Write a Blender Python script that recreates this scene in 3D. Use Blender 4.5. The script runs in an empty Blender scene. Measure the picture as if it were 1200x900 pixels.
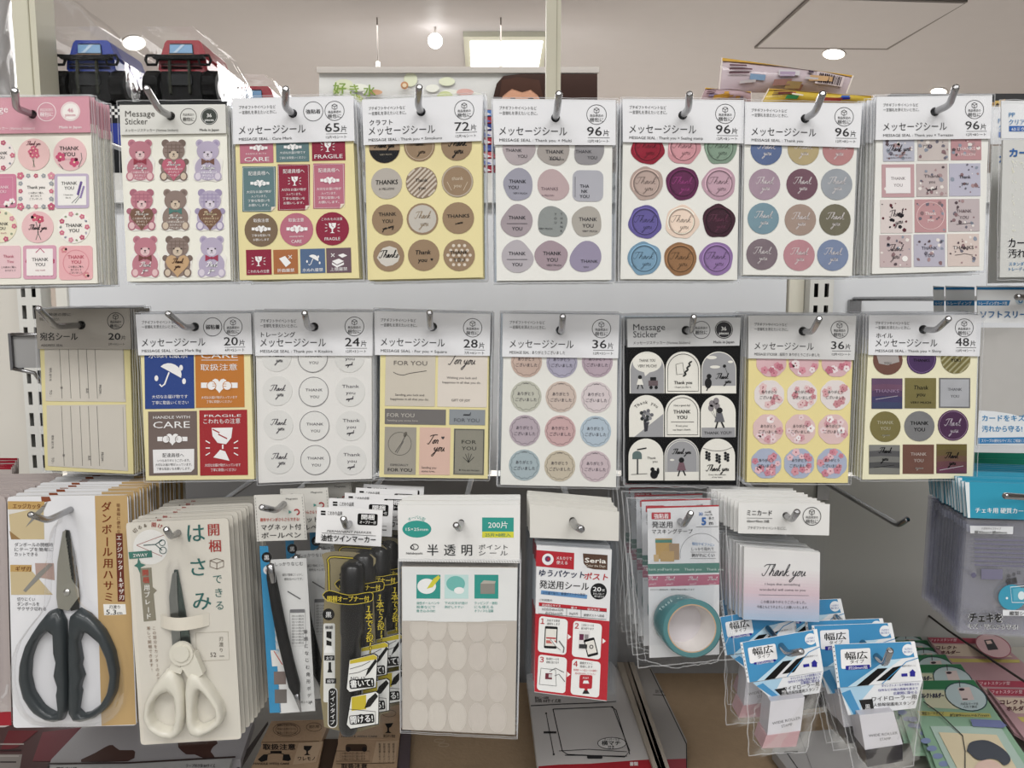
import bpy, math, random
from mathutils import Vector
from math import sin, cos, pi, radians, sqrt, atan2
SC = bpy.context.scene; COL = SC.collection
random.seed(7)
# ---------------- camera -------------------------------------------------
F = 900.0; PIT = radians(6.3); CAMZ = 1.45
cam = bpy.data.cameras.new('camera'); camo = bpy.data.objects.new('camera', cam); COL.objects.link(camo)
camo.location = (0, 0, CAMZ); camo.rotation_euler = (pi/2 - PIT, 0, 0)
cam.sensor_width = 36; cam.lens = F / 1200 * 36; cam.clip_start = 0.01; cam.clip_end = 60
SC.camera = camo
# ---------------- world, lights, exposure --------------------------------
w = bpy.data.worlds.new('store_ambient'); SC.world = w; w.use_nodes = True
w.node_tree.nodes['Background'].inputs[0].default_value = (1.0, 0.985, 0.97, 1)
w.node_tree.nodes['Background'].inputs[1].default_value = 0.42
def area(name, loc, rot, sx, sy, power, col=(1, .985, .96)):
    l = bpy.data.lights.new(name, 'AREA'); l.shape = 'RECTANGLE'; l.size = sx; l.size_y = sy; l.energy = power; l.color = col
    o = bpy.data.objects.new(name, l); COL.objects.link(o); o.location = loc; o.rotation_euler = rot; return o
area('aisle_ceiling_light_panel', (-0.8, -0.7, 2.96), (radians(20), 0, 0), 1.3, .45, 33)
area('aisle_ceiling_light_panel', (0.8, -0.7, 2.96), (radians(20), 0, 0), 1.3, .45, 33)
area('front_store_ceiling_lights', (0, -3.2, 2.96), (0, 0, 0), 7, 2.6, 190)
area('back_store_ceiling_lights', (0, 6.2, 2.96), (0, 0, 0), 9, 4, 1000)
SC.view_settings.view_transform = 'Standard'; SC.view_settings.look = 'None'
SC.view_settings.exposure = -0.3; SC.view_settings.gamma = 1.0; SC.view_settings.use_curve_mapping = False
SC.cycles.transparent_max_bounces = 32; SC.cycles.max_bounces = 8; SC.cycles.caustics_reflective = False
# ---------------- colour and materials -----------------------------------
def lin(h):
    if isinstance(h, tuple): return h
    r = [int(h[i:i+2], 16) / 255 for i in (0, 2, 4)]; g = sum(r)/3; r = [g + (c-g)*.86 for c in r]
    return tuple((c / 12.92 if c <= .04045 else ((c + .055) / 1.055) ** 2.4) for c in r) + (1,)
def mat(name, rough=.5, metal=0, col=None, noise=0.03, scale=60, bump=0, bscale=200, coat=0, spec=.18, emis=None):
    m = bpy.data.materials.new(name); m.use_nodes = True; nt = m.node_tree; N = nt.nodes; L = nt.links
    b = N['Principled BSDF']; b.inputs['Roughness'].default_value = rough; b.inputs['Metallic'].default_value = metal
    b.inputs['Coat Weight'].default_value = coat; b.inputs['Specular IOR Level'].default_value = spec
    if col is None:
        a = N.new('ShaderNodeAttribute'); a.attribute_name = 'Col'; src = a.outputs['Color']
    else:
        a = N.new('ShaderNodeRGB'); a.outputs[0].default_value = lin(col); src = a.outputs[0]
    tc = N.new('ShaderNodeTexCoord'); nz = N.new('ShaderNodeTexNoise'); nz.inputs['Scale'].default_value = scale
    nz.inputs['Detail'].default_value = 4; L.new(tc.outputs['Object'], nz.inputs['Vector'])
    mr = N.new('ShaderNodeMapRange'); mr.inputs['To Min'].default_value = 1 - noise; mr.inputs['To Max'].default_value = 1 + noise
    L.new(nz.outputs['Fac'], mr.inputs['Value'])
    mx = N.new('ShaderNodeVectorMath'); mx.operation = 'SCALE'; L.new(src, mx.inputs[0]); L.new(mr.outputs[0], mx.inputs['Scale'])
    L.new(mx.outputs[0], b.inputs['Base Color'])
    if bump:
        n2 = N.new('ShaderNodeTexNoise'); n2.inputs['Scale'].default_value = bscale; n2.inputs['Detail'].default_value = 3
        L.new(tc.outputs['Object'], n2.inputs['Vector'])
        bp = N.new('ShaderNodeBump'); bp.inputs['Strength'].default_value = bump; bp.inputs['Distance'].default_value = .002
        L.new(n2.outputs['Fac'], bp.inputs['Height']); L.new(bp.outputs[0], b.inputs['Normal'])
    if emis:
        b.inputs['Emission Color'].default_value = lin(emis[0]); b.inputs['Emission Strength'].default_value = emis[1]
    return m
def film(name, refl=.0, rough=.12, tint=(.975, .98, .985), haze=.006, bump=.5, bscale=14):
    m = bpy.data.materials.new(name); m.use_nodes = True; nt = m.node_tree; N = nt.nodes; L = nt.links
    N.remove(N['Principled BSDF']); out = N['Material Output']
    t = N.new('ShaderNodeBsdfTransparent'); t.inputs[0].default_value = (*tint, 1)
    d = N.new('ShaderNodeBsdfDiffuse'); d.inputs[0].default_value = (.85, .86, .88, 1)
    g = N.new('ShaderNodeBsdfGlossy'); g.inputs['Roughness'].default_value = rough; g.inputs[0].default_value = (1, 1, 1, 1)
    m1 = N.new('ShaderNodeMixShader'); m1.inputs[0].default_value = haze; L.new(t.outputs[0], m1.inputs[1]); L.new(d.outputs[0], m1.inputs[2])
    lw = N.new('ShaderNodeFresnel'); lw.inputs['IOR'].default_value = 1.45
    ma = N.new('ShaderNodeMath'); ma.operation = 'MULTIPLY_ADD'; ma.inputs[1].default_value = .55; ma.inputs[2].default_value = refl - .02; ma.use_clamp = True
    L.new(lw.outputs[0], ma.inputs[0])
    mn = N.new('ShaderNodeMath'); mn.operation = 'MINIMUM'; mn.inputs[1].default_value = .22; L.new(ma.outputs[0], mn.inputs[0])
    m2 = N.new('ShaderNodeMixShader'); L.new(mn.outputs[0], m2.inputs[0]); L.new(m1.outputs[0], m2.inputs[1]); L.new(g.outputs[0], m2.inputs[2])
    L.new(m2.outputs[0], out.inputs['Surface'])
    tc = N.new('ShaderNodeTexCoord'); n2 = N.new('ShaderNodeTexNoise'); n2.inputs['Scale'].default_value = bscale; n2.inputs['Detail'].default_value = 2
    n2.inputs['Distortion'].default_value = 1.0
    L.new(tc.outputs['Object'], n2.inputs['Vector'])
    bp = N.new('ShaderNodeBump'); bp.inputs['Strength'].default_value = bump; bp.inputs['Distance'].default_value = .004
    L.new(n2.outputs['Fac'], bp.inputs['Height']); L.new(bp.outputs[0], g.inputs['Normal'])
    return m
M = {}
M['print'] = mat('printed_paper', .55, noise=.02)
M['card'] = mat('coated_card', .42, noise=.015, scale=30)
M['gloss'] = mat('glossy_print', .25, noise=.03, coat=.3)
M['foil'] = mat('brushed_foil', .33, metal=.75, noise=.18, scale=45, bump=.15, bscale=90)
M['pearl'] = mat('pearl_sticker', .4, metal=.25, noise=.12, scale=120)
M['wax'] = mat('wax_look_sticker', .4, metal=.0, noise=.12, scale=70, bump=.12, bscale=160)
M['plastic'] = mat('moulded_plastic', .3, noise=.03, coat=.15, spec=.4)
M['rubber'] = mat('matt_rubber', .6, noise=.08)
M['kraft'] = mat('kraft_paper', .7, noise=.1, scale=90, bump=.3, bscale=260)
M['steel'] = mat('blade_steel', .28, metal=.95, noise=.06, scale=25, bump=.05, bscale=400)
M['chrome'] = mat('chrome_hook', .24, metal=1, col='A4A4A6', noise=.03)
M['paint'] = mat('painted_metal', .5, noise=.03, scale=8)
M['film'] = film('clear_film_sleeve')
M['filmc'] = film('crinkled_film_bag', refl=.015, rough=.1, haze=.006, bump=.7, bscale=18)
M['blister'] = film('clear_blister', refl=.0, rough=.06, tint=(.985, .985, .99), haze=.002, bump=.5, bscale=30)
M['hardclear'] = film('clear_hard_case', refl=.08, rough=.1, tint=(.90, .90, .95), haze=.10, bump=.2)
M['edge_highlight'] = film('bag_edge_highlight', refl=.05, rough=.2, tint=(.9, .9, .91), haze=.32, bump=.3)  # milky strip material: bright rims of the film put into the colour
M['lamp'] = mat('lit_diffuser', .5, col='FFFFFF', noise=0, emis=('FFFDF8', 4))
# ---------------- pixel ray -> point at a real depth ----------------------
cP, sP = cos(PIT), sin(PIT)
CAM = Vector((0, 0, CAMZ)); ZM = 1.25
def ray(px, py):
    u = (px - 600) / F; v = (450 - py) / F
    return Vector((u, cP + v * sP, -sP + v * cP))
def at(px, py, Y):
    d = ray(px, py); return CAM + d * (Y / d.y)
def atz(px, py, Z):
    d = ray(px, py); return CAM + d * ((Z - CAMZ) / d.z)
# ---------------- mesh collector ------------------------------------------
class MB:
    def __init__(s): s.v = []; s.f = []; s.c = []; s.sm = []
    def face(s, pts, col, smooth=False):
        n = len(s.v); s.v += [tuple(p) for p in pts]; s.f.append(tuple(range(n, n + len(pts)))); s.c.append(lin(col)); s.sm.append(smooth)
    def grid(s, rows, col, closed=False, smooth=True):
        n = len(s.v); k = len(rows[0]); c = lin(col)
        for r in rows: s.v += [tuple(p) for p in r]
        for i in range(len(rows) - 1):
            for j in range(k if closed else k - 1):
                a = n + i*k + j; b = n + i*k + (j+1) % k
                s.f.append((a, b, b + k, a + k)); s.c.append(c); s.sm.append(smooth)
    def prism(s, pts, off, col, side=None, back=True):
        """outline pts (front face), extruded by vector off"""
        pts = [Vector(p) for p in pts]; bk = [p + off for p in pts]; n = len(pts); side = side or col
        s.face(pts, col)
        if back: s.face(bk[::-1], side)
        for i in range(n):
            j = (i + 1) % n; s.face((pts[j], pts[i], bk[i], bk[j]), side)
    def box(s, x0, x1, y0, y1, z0, z1, col):
        V = Vector; s.prism([V((x0, y0, z0)), V((x1, y0, z0)), V((x1, y0, z1)), V((x0, y0, z1))], V((0, y1 - y0, 0)), col)
    def tube(s, path, r, col, n=10, cap=True):
        path = [Vector(p) for p in path]; rows = []; a = None; m = len(path)
        for i, p in enumerate(path):
            t = (path[min(i+1, m-1)] - path[max(i-1, 0)]).normalized()
            if a is None: a = t.cross(Vector((0, 0, 1)) if abs(t.z) < .8 else Vector((0, 1, 0)))
            a = (a - t * a.dot(t)).normalized(); b = t.cross(a); rr = r if not isinstance(r, (list, tuple)) else r[i]
            ring = lambda q, rad: [q + (a * cos(2*pi*k/n) + b * sin(2*pi*k/n)) * rad for k in range(n)]
            if i == 0 and cap: rows.append(ring(p - t*rr*.25, rr*.6))
            rows.append(ring(p, rr))
            if i == m-1 and cap: rows.append(ring(p + t*rr*.3, rr*.85)); rows.append(ring(p + t*rr*.42, rr*.45))
        s.grid(rows, col, closed=True)
        if cap: s.face(rows[0][::-1], col, True); s.face(rows[-1], col, True)
def bind(o, parent):
    if parent is not None: o.parent = parent
def origin(o):
    p = Vector(o.location)
    while o.parent: o = o.parent; p += Vector(o.location)
    return p
def mk(name, mb, m, parent=None, org=None, smooth=None):
    """link one mesh; vertices are stored relative to the thing's origin"""
    o0 = origin(parent) if parent else (Vector(org) if org is not None else Vector((0, 0, 0)))
    me = bpy.data.meshes.new(name)
    me.from_pydata([(v[0]-o0.x, v[1]-o0.y, v[2]-o0.z) for v in mb.v], [], mb.f)
    ca = me.color_attributes.new('Col', 'FLOAT_COLOR', 'CORNER'); buf = []
    for f, c in zip(mb.f, mb.c): buf += list(c) * len(f)
    ca.data.foreach_set('color', buf)
    me.polygons.foreach_set('use_smooth', mb.sm)
    me.materials.append(M[m] if isinstance(m, str) else m); me.update()
    o = bpy.data.objects.new(name, me); COL.objects.link(o)
    if parent: o.parent = parent
    else: o.location = o0
    return o
def thing(name, label, cat, loc, group=None):
    o = bpy.data.objects.new(name, None); COL.objects.link(o); o.location = loc; o.empty_display_size = .01
    tag(o, label, cat, group); return o
def tag(o, label, cat, group=None):
    o['label'] = label; o['category'] = cat
    if group: o['group'] = group
    return o
def struct(name, mb, m): o = mk(name, mb, m); o['kind'] = 'structure'; return o
def clone(root, dloc, label, group, keep=None):
    r = root.copy(); COL.objects.link(r); r.location = Vector(root.location) + Vector(dloc); r['label'] = label; r['group'] = group
    for ch in list(root.children):
        if keep and ch.name.split('.')[0] not in keep: continue
        c = ch.copy(); COL.objects.link(c); c.parent = r
        for g in list(ch.children):
            if keep and g.name.split('.')[0] not in keep: continue
            d = g.copy(); COL.objects.link(d); d.parent = c
    return r
# ---------------- text ----------------------------------------------------
_tc = {}
def glyphs(s, b, res):
    k = (s, b, res)
    if k not in _tc:
        c = bpy.data.curves.new('t', 'FONT'); c.body = s; c.size = 1; c.resolution_u = res; c.offset = b
        o = bpy.data.objects.new('t', c); m = o.to_mesh()
        vs = [(v.co.x, v.co.y) for v in m.vertices]; fs = [tuple(p.vertices) for p in m.polygons]
        o.to_mesh_clear(); bpy.data.objects.remove(o); bpy.data.curves.remove(c)
        _tc[k] = (vs, fs, min((v[0] for v in vs), default=0), max((v[0] for v in vs), default=1))
    return _tc[k]
EPS = .00012
# cursive alphabet: unit x-height, entry at left, exit at right
CUR = {
 'T': ([(-.1,1.7),(.3,2.1),(1.6,2.15)], [(.85,2.1),(.7,1.0),(.45,.05),(.1,.1),(-.05,.45)], 1.25),
 'F': ([(0,1.8),(.5,2.1),(1.7,2.2)], [(.8,2.1),(.55,.8),(.25,-.1),(-.1,.1)], 1.1),
 'h': ([(0,.3),(.45,1.4),(.5,2.2),(.3,2.0),(.2,.9),(.12,0),(.3,.75),(.6,1.0),(.68,.6),(.68,.1),(.95,.1)], None, .95),
 'a': ([(0,.1),(.55,.95),(.25,.95),(.05,.4),(.25,0),(.55,.5),(.62,.95),(.6,.15),(.85,.1)], None, .85),
 'n': ([(0,.1),(.15,.9),(.15,0),(.35,.75),(.6,.95),(.62,.15),(.85,.1)], None, .85),
 'k': ([(0,.2),(.45,1.5),(.45,2.2),(.25,1.9),(.15,0),(.2,.55),(.65,.95),(.3,.5),(.7,.05),(1.0,.2)], None, 1.0),
 's': ([(0,.1),(.35,1.0),(.5,.45),(.35,0),(.1,.1),(.6,.15)], None, .6),
 'y': ([(0,.5),(.1,.95),(.15,.3),(.4,.15),(.65,.95),(.5,-.4),(.15,-1.1),(-.05,-.8),(.75,.15)], None, .85),
 'o': ([(0,.15),(.3,.95),(.08,.5),(.2,.05),(.5,.3),(.45,.85),(.3,.95),(.8,.8)], None, .75),
 'u': ([(0,.5),(.1,.95),(.1,.2),(.35,.05),(.6,.9),(.62,.15),(.9,.2)], None, .85),
 'r': ([(0,.1),(.15,1.0),(.3,.85),(.5,.9),(.45,.2),(.7,.1)], None, .65),
 ' ': ([], None, .5),
}
def smooth_path(p, k=3):
    if len(p) < 3: return p
    out = []
    for i in range(len(p) - 1):
        a = p[max(i-1, 0)]; b = p[i]; c = p[i+1]; d = p[min(i+2, len(p)-1)]
        for j in range(k):
            t = j / k
            out.append(tuple(.5*((2*b[q]) + (-a[q]+c[q])*t + (2*a[q]-5*b[q]+4*c[q]-d[q])*t*t + (-a[q]+3*b[q]-3*c[q]+d[q])*t**3) for q in (0, 1)))
    out.append(p[-1]); return out
class Cv:
    """flat artwork on a real plane (through point p0, normal n); coordinates are picked off the photograph and dropped on that plane"""
    def __init__(s, Y=None, ang=0, p0=None, n=None, m=None):
        s.p0 = p0 if p0 is not None else Vector((0, Y, 0)); s.n = (n or Vector((0, -1, 0))).normalized(); s.ang = ang; s.off = 0; s.eps = EPS; s.mb = MB()
    def pt(s, x, y, l=0):
        d = ray(x, y); q = s.p0 + s.n * ((l + s.off) * s.eps)
        return CAM + d * ((q - CAM).dot(s.n) / d.dot(s.n))
    def new(s): s.mb = MB(); return s
    def out(s, name, m='print', parent=None): o = mk(name, s.mb, m, parent); s.mb = MB(); return o
    def poly(s, pts, col, l=1): s.mb.face([s.pt(x, y, l) for x, y in pts][::-1], col)
    def slab(s, pts, col, l=1, t=.0003, side=None):
        s.mb.prism([s.pt(x, y, l) for x, y in pts][::-1], s.n * -t, col, side)
    def rect(s, x0, y0, x1, y1, col, l=1): s.poly(s.rr(x0, y0, x1, y1), col, l)
    def rr(s, x0, y0, x1, y1):
        cx, cy = (x0+x1)/2, (y0+y1)/2; return [s.rot(cx, cy, x, y) for x, y in ((x0, y0), (x1, y0), (x1, y1), (x0, y1))]
    def rot(s, cx, cy, x, y):
        a = radians(s.ang); dx, dy = x-cx, y-cy; return (cx + dx*cos(a) - dy*sin(a), cy + dx*sin(a) + dy*cos(a))
    def ell(s, cx, cy, rx, ry=None, n=24, a0=0, a1=360, rot=0):
        ry = ry or rx; a = radians(rot); o = []
        for i in range(n + (a1 - a0 < 360)):
            t = radians(a0 + (a1-a0)*i/n); x, y = rx*cos(t), ry*sin(t); o.append((cx + x*cos(a) - y*sin(a), cy + x*sin(a) + y*cos(a)))
        return o
    def circ(s, cx, cy, r, col, l=1, ry=None, n=24, rot=0): s.poly(s.ell(cx, cy, r, ry, n, rot=rot), col, l)
    def ring(s, cx, cy, r, w, col, l=2, ry=None, n=28, a0=0, a1=360, rot=0):
        s.line(s.ell(cx, cy, r, ry, n, a0, a1, rot), w, col, l, closed=(a1-a0 >= 360))
    def line(s, pts, w, col, l=2, closed=False):
        n = len(pts); L = []; R = []
        for i, p in enumerate(pts):
            a = pts[(i-1) % n] if closed or i else p; b = pts[(i+1) % n] if closed or i < n-1 else p
            dx, dy = b[0]-a[0], b[1]-a[1]; q = sqrt(dx*dx+dy*dy) or 1; L.append((p[0]-dy/q*w/2, p[1]+dx/q*w/2)); R.append((p[0]+dy/q*w/2, p[1]-dx/q*w/2))
        k = range(n if closed else n-1)
        for i in k:
            j = (i+1) % n; s.poly([L[i], L[j], R[j], R[i]], col, l)
    def frame(s, x0, y0, x1, y1, w, col, l=2): s.line(s.rr(x0, y0, x1, y1), w, col, l, closed=True)
    def text(s, t, x, y, size, col, al='l', w=None, b=0, l=3, rot=0, shear=0):
        """baseline starts at (x,y); w = wished width in the photograph's pixels"""
        res = 2
        vs, fs, x0, x1 = glyphs(t, 0, res)
        sx = size if w is None else w / max(x1 - x0, .01)
        tw = (x1 - x0) * sx; ox = {'l': 0, 'c': -tw/2, 'r': -tw}[al]
        a = radians(s.ang + rot); ca, sa = cos(a), sin(a); n = len(s.mb.v); c = lin(col)
        # heavier weights are the same glyph struck again with a slight shift
        q = b * size * .9
        D = [(0, 0)] if b < .008 else [(-q, 0), (q, 0)] if b < .028 else [(-q*.8, 0), (q*.8, 0), (0, -q*.6), (0, q*.6)] if b < .045 else [(q*cos(k*pi/4), q*sin(k*pi/4)) for k in range(8)]
        for kk, (ex, ey) in enumerate(D):
            n = len(s.mb.v)
            for vx, vy in vs:
                dx = (vx - x0 + shear*vy) * sx + ox + ex; dy = -vy * size + ey
                s.mb.v.append(tuple(s.pt(x + dx*ca - dy*sa, y + dx*sa + dy*ca, l + .11*kk)))
            for f in fs: s.mb.f.append(tuple(n + i for i in f)); s.mb.c.append(c); s.mb.sm.append(False)
    def vtext(s, t, x, y, size, col, step=None, b=0, l=3, rotc=0, slant=0):
        step = step or size * 1.02
        for i, ch in enumerate(t):
            if ch == ' ': continue
            if ch in 'ー': 
                s.text('|', x + i*slant, y + i*step + size*.8, size*.9, col, 'c', b=b+.02, l=l); continue
            s.text(ch, x + i*slant, y + i*step + size*.85, size, col, 'c', b=b, l=l)
    def arct(s, t, cx, cy, r, size, col, span, b=0, l=3, mid=-90):
        n = len(t)
        for i, ch in enumerate(t):
            a = mid + (i - (n-1)/2) * span / max(n-1, 1)
            s.text(ch, cx + r*cos(radians(a)), cy + r*sin(radians(a)), size, col, 'c', b=b, l=l, rot=a+90)
    def script(s, t, x, y, h, col, w=.7, l=3, al='c', shear=.35, rot=0, sq=1.0):
        """joined handwriting; h = x-height in pixels"""
        strokes = []; px = 0; cur = []
        for ch in t:
            g = CUR.get(ch) or CUR['n']
            if g[1]:
                if cur: strokes.append(cur); cur = []
                strokes.append([(px+p[0], p[1]) for p in g[0]]); strokes.append([(px+p[0], p[1]) for p in g[1]])
            elif not g[0]:
                if cur: strokes.append(cur); cur = []
            else: cur += [(px+p[0], p[1]) for p in g[0]]
            px += g[2]
        if cur: strokes.append(cur)
        ox = {'c': -px*h*sq/2, 'l': 0, 'r': -px*h*sq}[al]; a = radians(s.ang + rot)
        for st in strokes:
            P = []
            for gx, gy in smooth_path(st, 2 if h < 6 else 4):
                dx = gx*h*sq + shear*gy*h + ox; dy = -gy*h; P.append((x + dx*cos(a) - dy*sin(a), y + dx*sin(a) + dy*cos(a)))
            s.line(P, w, col, l)
    def heart(s, cx, cy, r, col, l=2):
        P = []
        for i in range(20):
            t = 2*pi*i/20; P.append((cx + r*16*sin(t)**3/16, cy - r*(13*cos(t)-5*cos(2*t)-2*cos(3*t)-cos(4*t))/15))
        s.poly(P, col, l)
    def rrect(s, x0, y0, x1, y1, r, n=4):
        P = []
        for cx, cy, a in ((x1-r, y0+r, -90), (x1-r, y1-r, 0), (x0+r, y1-r, 90), (x0+r, y0+r, 180)):
            for i in range(n+1): t = radians(a + 90*i/n); P.append((cx + r*cos(t), cy + r*sin(t)))
        cx, cy = (x0+x1)/2, (y0+y1)/2; return [s.rot(cx, cy, *p) for p in P]
def holed(mb, cv, quad, hx, hy, r, col, l, t):
    """card with a real punched hole: front face, hole wall, outer edge"""
    def hit(a):
        dx, dy = cos(a), sin(a); best = 1e9
        for i in range(4):
            (x0, y0), (x1, y1) = quad[i], quad[(i+1) % 4]; ex, ey = x1-x0, y1-y0; den = dx*ey - dy*ex
            if abs(den) < 1e-9: continue
            k = ((x0-hx)*ey - (y0-hy)*ex)/den; u = ((x0-hx)*dy - (y0-hy)*dx)/den
            if k > 0 and -1e-6 <= u <= 1+1e-6: best = min(best, k)
        return (hx+dx*best, hy+dy*best)
    an = sorted([2*pi*i/16 for i in range(16)] + [atan2(y-hy, x-hx) % (2*pi) for x, y in quad])
    I = [cv.pt(hx + r*cos(a), hy + r*sin(a), l) for a in an]; O = [cv.pt(*hit(a), l) for a in an]; n = len(an); off = cv.n * -t
    for i in range(n):
        j = (i+1) % n
        mb.face((I[i], I[j], O[j], O[i]), col); mb.face((O[i], O[j], O[j]+off, O[i]+off), col); mb.face((I[j], I[i], I[i]+off, I[j]+off), col)
        mb.face((I[j]+off, I[i]+off, O[i]+off, O[j]+off), col)
def wavy(mb, cv, quad, l, amp, nx=8, ny=12, seed=1, col='FFFFFF'):
    """rippled film sheet over a quad: soft folds plus a few creases"""
    rnd = random.Random(seed); tl, tr, br, bl = quad; rows = []
    if nx > 2: nx *= 2; ny *= 2
    W = [(rnd.uniform(2, 7), rnd.uniform(2, 7), rnd.uniform(0, 6.3), rnd.uniform(.4, 1)) for _ in range(5)]
    def hgt(u, v):
        q = 0
        for a, b, p, k in W: x = a*u + b*v + p; q += k*(1 - abs(2*((x/3.14159) % 1) - 1))**1.5
        return q/3.2
    for j in range(ny+1):
        r = []; v = j/ny
        for i in range(nx+1):
            u = i/nx; e = min(1, 6*min(u, 1-u))*min(1, 8*min(v, 1-v))
            x = (tl[0]*(1-u)+tr[0]*u)*(1-v) + (bl[0]*(1-u)+br[0]*u)*v; y = (tl[1]*(1-u)+tr[1]*u)*(1-v) + (bl[1]*(1-u)+br[1]*u)*v
            r.append(cv.pt(x, y, l + e*hgt(u, v)*amp))
        rows.append(r)
    mb.grid(rows, col)
def edge_highlight(cv, quad, l, parent, w=1.6, seed=1, sides=(0, 1, 2, 3), jag=.7):
    """crumpled strip on bag edges and creases; its milky white paints the film highlights"""
    rnd = random.Random(seed)
    for i in sides:
        a, b = quad[i], quad[(i+1) % 4]; P = [(a[0]+(b[0]-a[0])*t/14 + rnd.uniform(-jag, jag), a[1]+(b[1]-a[1])*t/14 + rnd.uniform(-jag, jag)) for t in range(15)]; cv.line(smooth_path(P, 2), w*.7, 'FFFFFF', l)
    cv.out('bag_edge_highlight', 'edge_highlight', parent)
def hook(tip, hole, Yh, label, Yback=.9065, bend=.018, reach=.04, r=.0024, group='chrome display hooks'):
    """chrome hook: rod out of the board, then turned up at its end"""
    h = at(hole[0], hole[1], Yh); Yback = .8855 if h.z < ZM else Yback; e = Vector((h.x, Yh - bend, h.z)); t = at(tip[0], tip[1], Yh - reach)
    o = thing('display_hook', label, 'hook', (h.x, Yback, h.z), group)
    mb = MB(); P = [(h.x, Yback, h.z), (h.x, Yh, h.z)]
    e0 = e + Vector((0, .006, 0)); d = (t - e).normalized(); e1 = e + d * .006
    for k in range(5):
        q = k/4; P.append(tuple(e0*(1-q)**2 + e*2*q*(1-q) + e1*q*q))
    P.append(tuple(t)); mb.tube(P, r, 'C8C8CA', n=12); mk('rod', mb, 'chrome', o)
    mb = MB(); mb.box(h.x-.007, h.x+.007, Yback-.004, Yback+.001, h.z-.022, h.z-.001, 'B8B8BA'); mk('back_plate', mb, 'chrome', o)
    return o
# =================== the shop itself ======================================
CEIL = 3.0
mb = MB(); mb.box(-7, 7, -5, 9.2, CEIL, CEIL+.1, 'B4AFB0'); struct('ceiling', mb, 'paint')
mb = MB(); mb.box(-7, 7, 9, 9.2, 0, CEIL, 'B5A99F'); struct('wall_back', mb, 'paint')
mb = MB(); mb.box(-7.1, -7, -5, 9, 0, CEIL, 'B5A99F'); struct('wall_left', mb, 'paint')
mb = MB(); mb.box(7, 7.1, -5, 9, 0, CEIL, 'B5A99F'); struct('wall_right', mb, 'paint')
mb = MB(); mb.box(-7, 7, -5, 9, -.1, 0, 'A09C94'); struct('floor', mb, 'paint')
# ceiling fittings
def flatceil(name, px, z, t, col, m, parent):
    mb = MB(); P = [atz(x, y, z) for x, y in px]; mb.prism(P, Vector((0, 0, t)), col); return mk(name, mb, m, parent)
c = atz(592, 64, CEIL); o = thing('ceiling_light', 'bright square lit ceiling light panel above the hanging photo banner', 'ceiling light', c)
flatceil('frame', [(543, 43), (640, 43), (637, 83), (546, 83)], CEIL-.03, .03, 'B9B9A8', 'paint', o)
flatceil('diffuser', [(551, 49), (636, 49), (631, 79), (552, 79)], CEIL-.036, .005, 'FFFFFF', 'lamp', o)
for (x, y, rx, ry, lab) in ((977, 64, 12.5, 5.5, 'oval lit recessed downlight beside the corner of the square ceiling hatch'), (1100, 108, 9, 4, 'small recessed downlight just over the terrazzo seal packet'), (157, 51, 13, 8, 'bright ceiling downlight seen between the two boxed toy trucks')):
    o = thing('downlight', lab, 'downlight', atz(x, y, CEIL))
    flatceil('trim_ring', [(x + (rx+1.6)*cos(2*pi*k/24), y + (ry+.9)*sin(2*pi*k/24)) for k in range(24)], CEIL-.006, .006, 'C8C2BA', 'paint', o)
    flatceil('lamp', [(x + rx*cos(2*pi*k/24), y + ry*sin(2*pi*k/24)) for k in range(24)], CEIL-.010, .004, 'FFFFFF', 'lamp', o)
c = at(510, 48, 4.6); o = thing('globe_lamp', 'small round glowing globe lamp hanging under the ceiling', 'lamp', c)
mb = MB(); R = []
for i in range(11):
    a = pi*i/10; R.append([c + Vector((sin(a)*cos(2*pi*k/20), sin(a)*sin(2*pi*k/20), -cos(a)))*.042 for k in range(20)])
mb.grid(R, 'FFFFFF', closed=True); mk('bulb', mb, 'lamp', o)
mb = MB(); mb.tube([c + Vector((0, 0, .04)), Vector((c.x, c.y, CEIL))], .006, 'BDB6AE'); mk('stem', mb, 'paint', o)
o = thing('ceiling_hatch', 'large square access hatch outlined in the ceiling at upper right', 'ceiling hatch', atz(1000, 30, CEIL))
Q = [(884, 57), (1040, 58.5), (1134, 2.5), (949, -3)]
flatceil('shadow_gap', Q, CEIL-.012, .012, '6E6864', 'paint', o)
cx, cy = 1001, 31; flatceil('door_panel', [(cx+(x-cx)*.968, cy+(y-cy)*.94) for x, y in Q], CEIL-.016, .01, 'B4AFB0', 'paint', o)
# hanging banner with a photograph print
YB = 4.45; cv = Cv(YB); cv.eps = .0012
o = thing('hanging_banner', 'long hanging banner with green foliage print and a child portrait, on two thin cords', 'banner', at(505, 85, YB))
cv.slab([(374, 86), (700, 86), (700, 190), (374, 190)], 'D3D5D4', 0, .004); cv.out('sheet', 'print', o)
rnd = random.Random(3)
for i in range(26):
    x = rnd.choice((385, 400, 430, 470, 520, 535, 560)) + rnd.uniform(-14, 14); cv.circ(x, rnd.uniform(92, 150), rnd.uniform(5, 12), rnd.choice(('B9C77C', 'A8BC62', 'C9D49A', 'D6DCC0', 'E3E6DC')), 1+i*.2, ry=rnd.uniform(3, 9))
cv.text('好', 398, 110, 16, '7FA046', 'c', b=.03, l=12); cv.text('き', 415, 111, 15, '8CAA4C', 'c', b=.03, l=12); cv.text('水', 433, 112, 15, '7FA046', 'c', b=.03, l=12)
cv.circ(474, 100, 4.5, 'C08A60', 13); cv.circ(474, 100, 2.5, 'DCC8A8', 14); cv.circ(440, 108, 8, 'D2A27E', 8, ry=3); cv.circ(545, 108, 10, 'D9A9A2', 8, ry=4)
cv.poly([(578, 150), (577, 118), (582, 98), (590, 89), (610, 86.5), (700, 86.5), (700, 150)], '3B2620', 13)
cv.circ(610, 122, 23, 'D79D7E', 14, ry=24)
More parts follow.
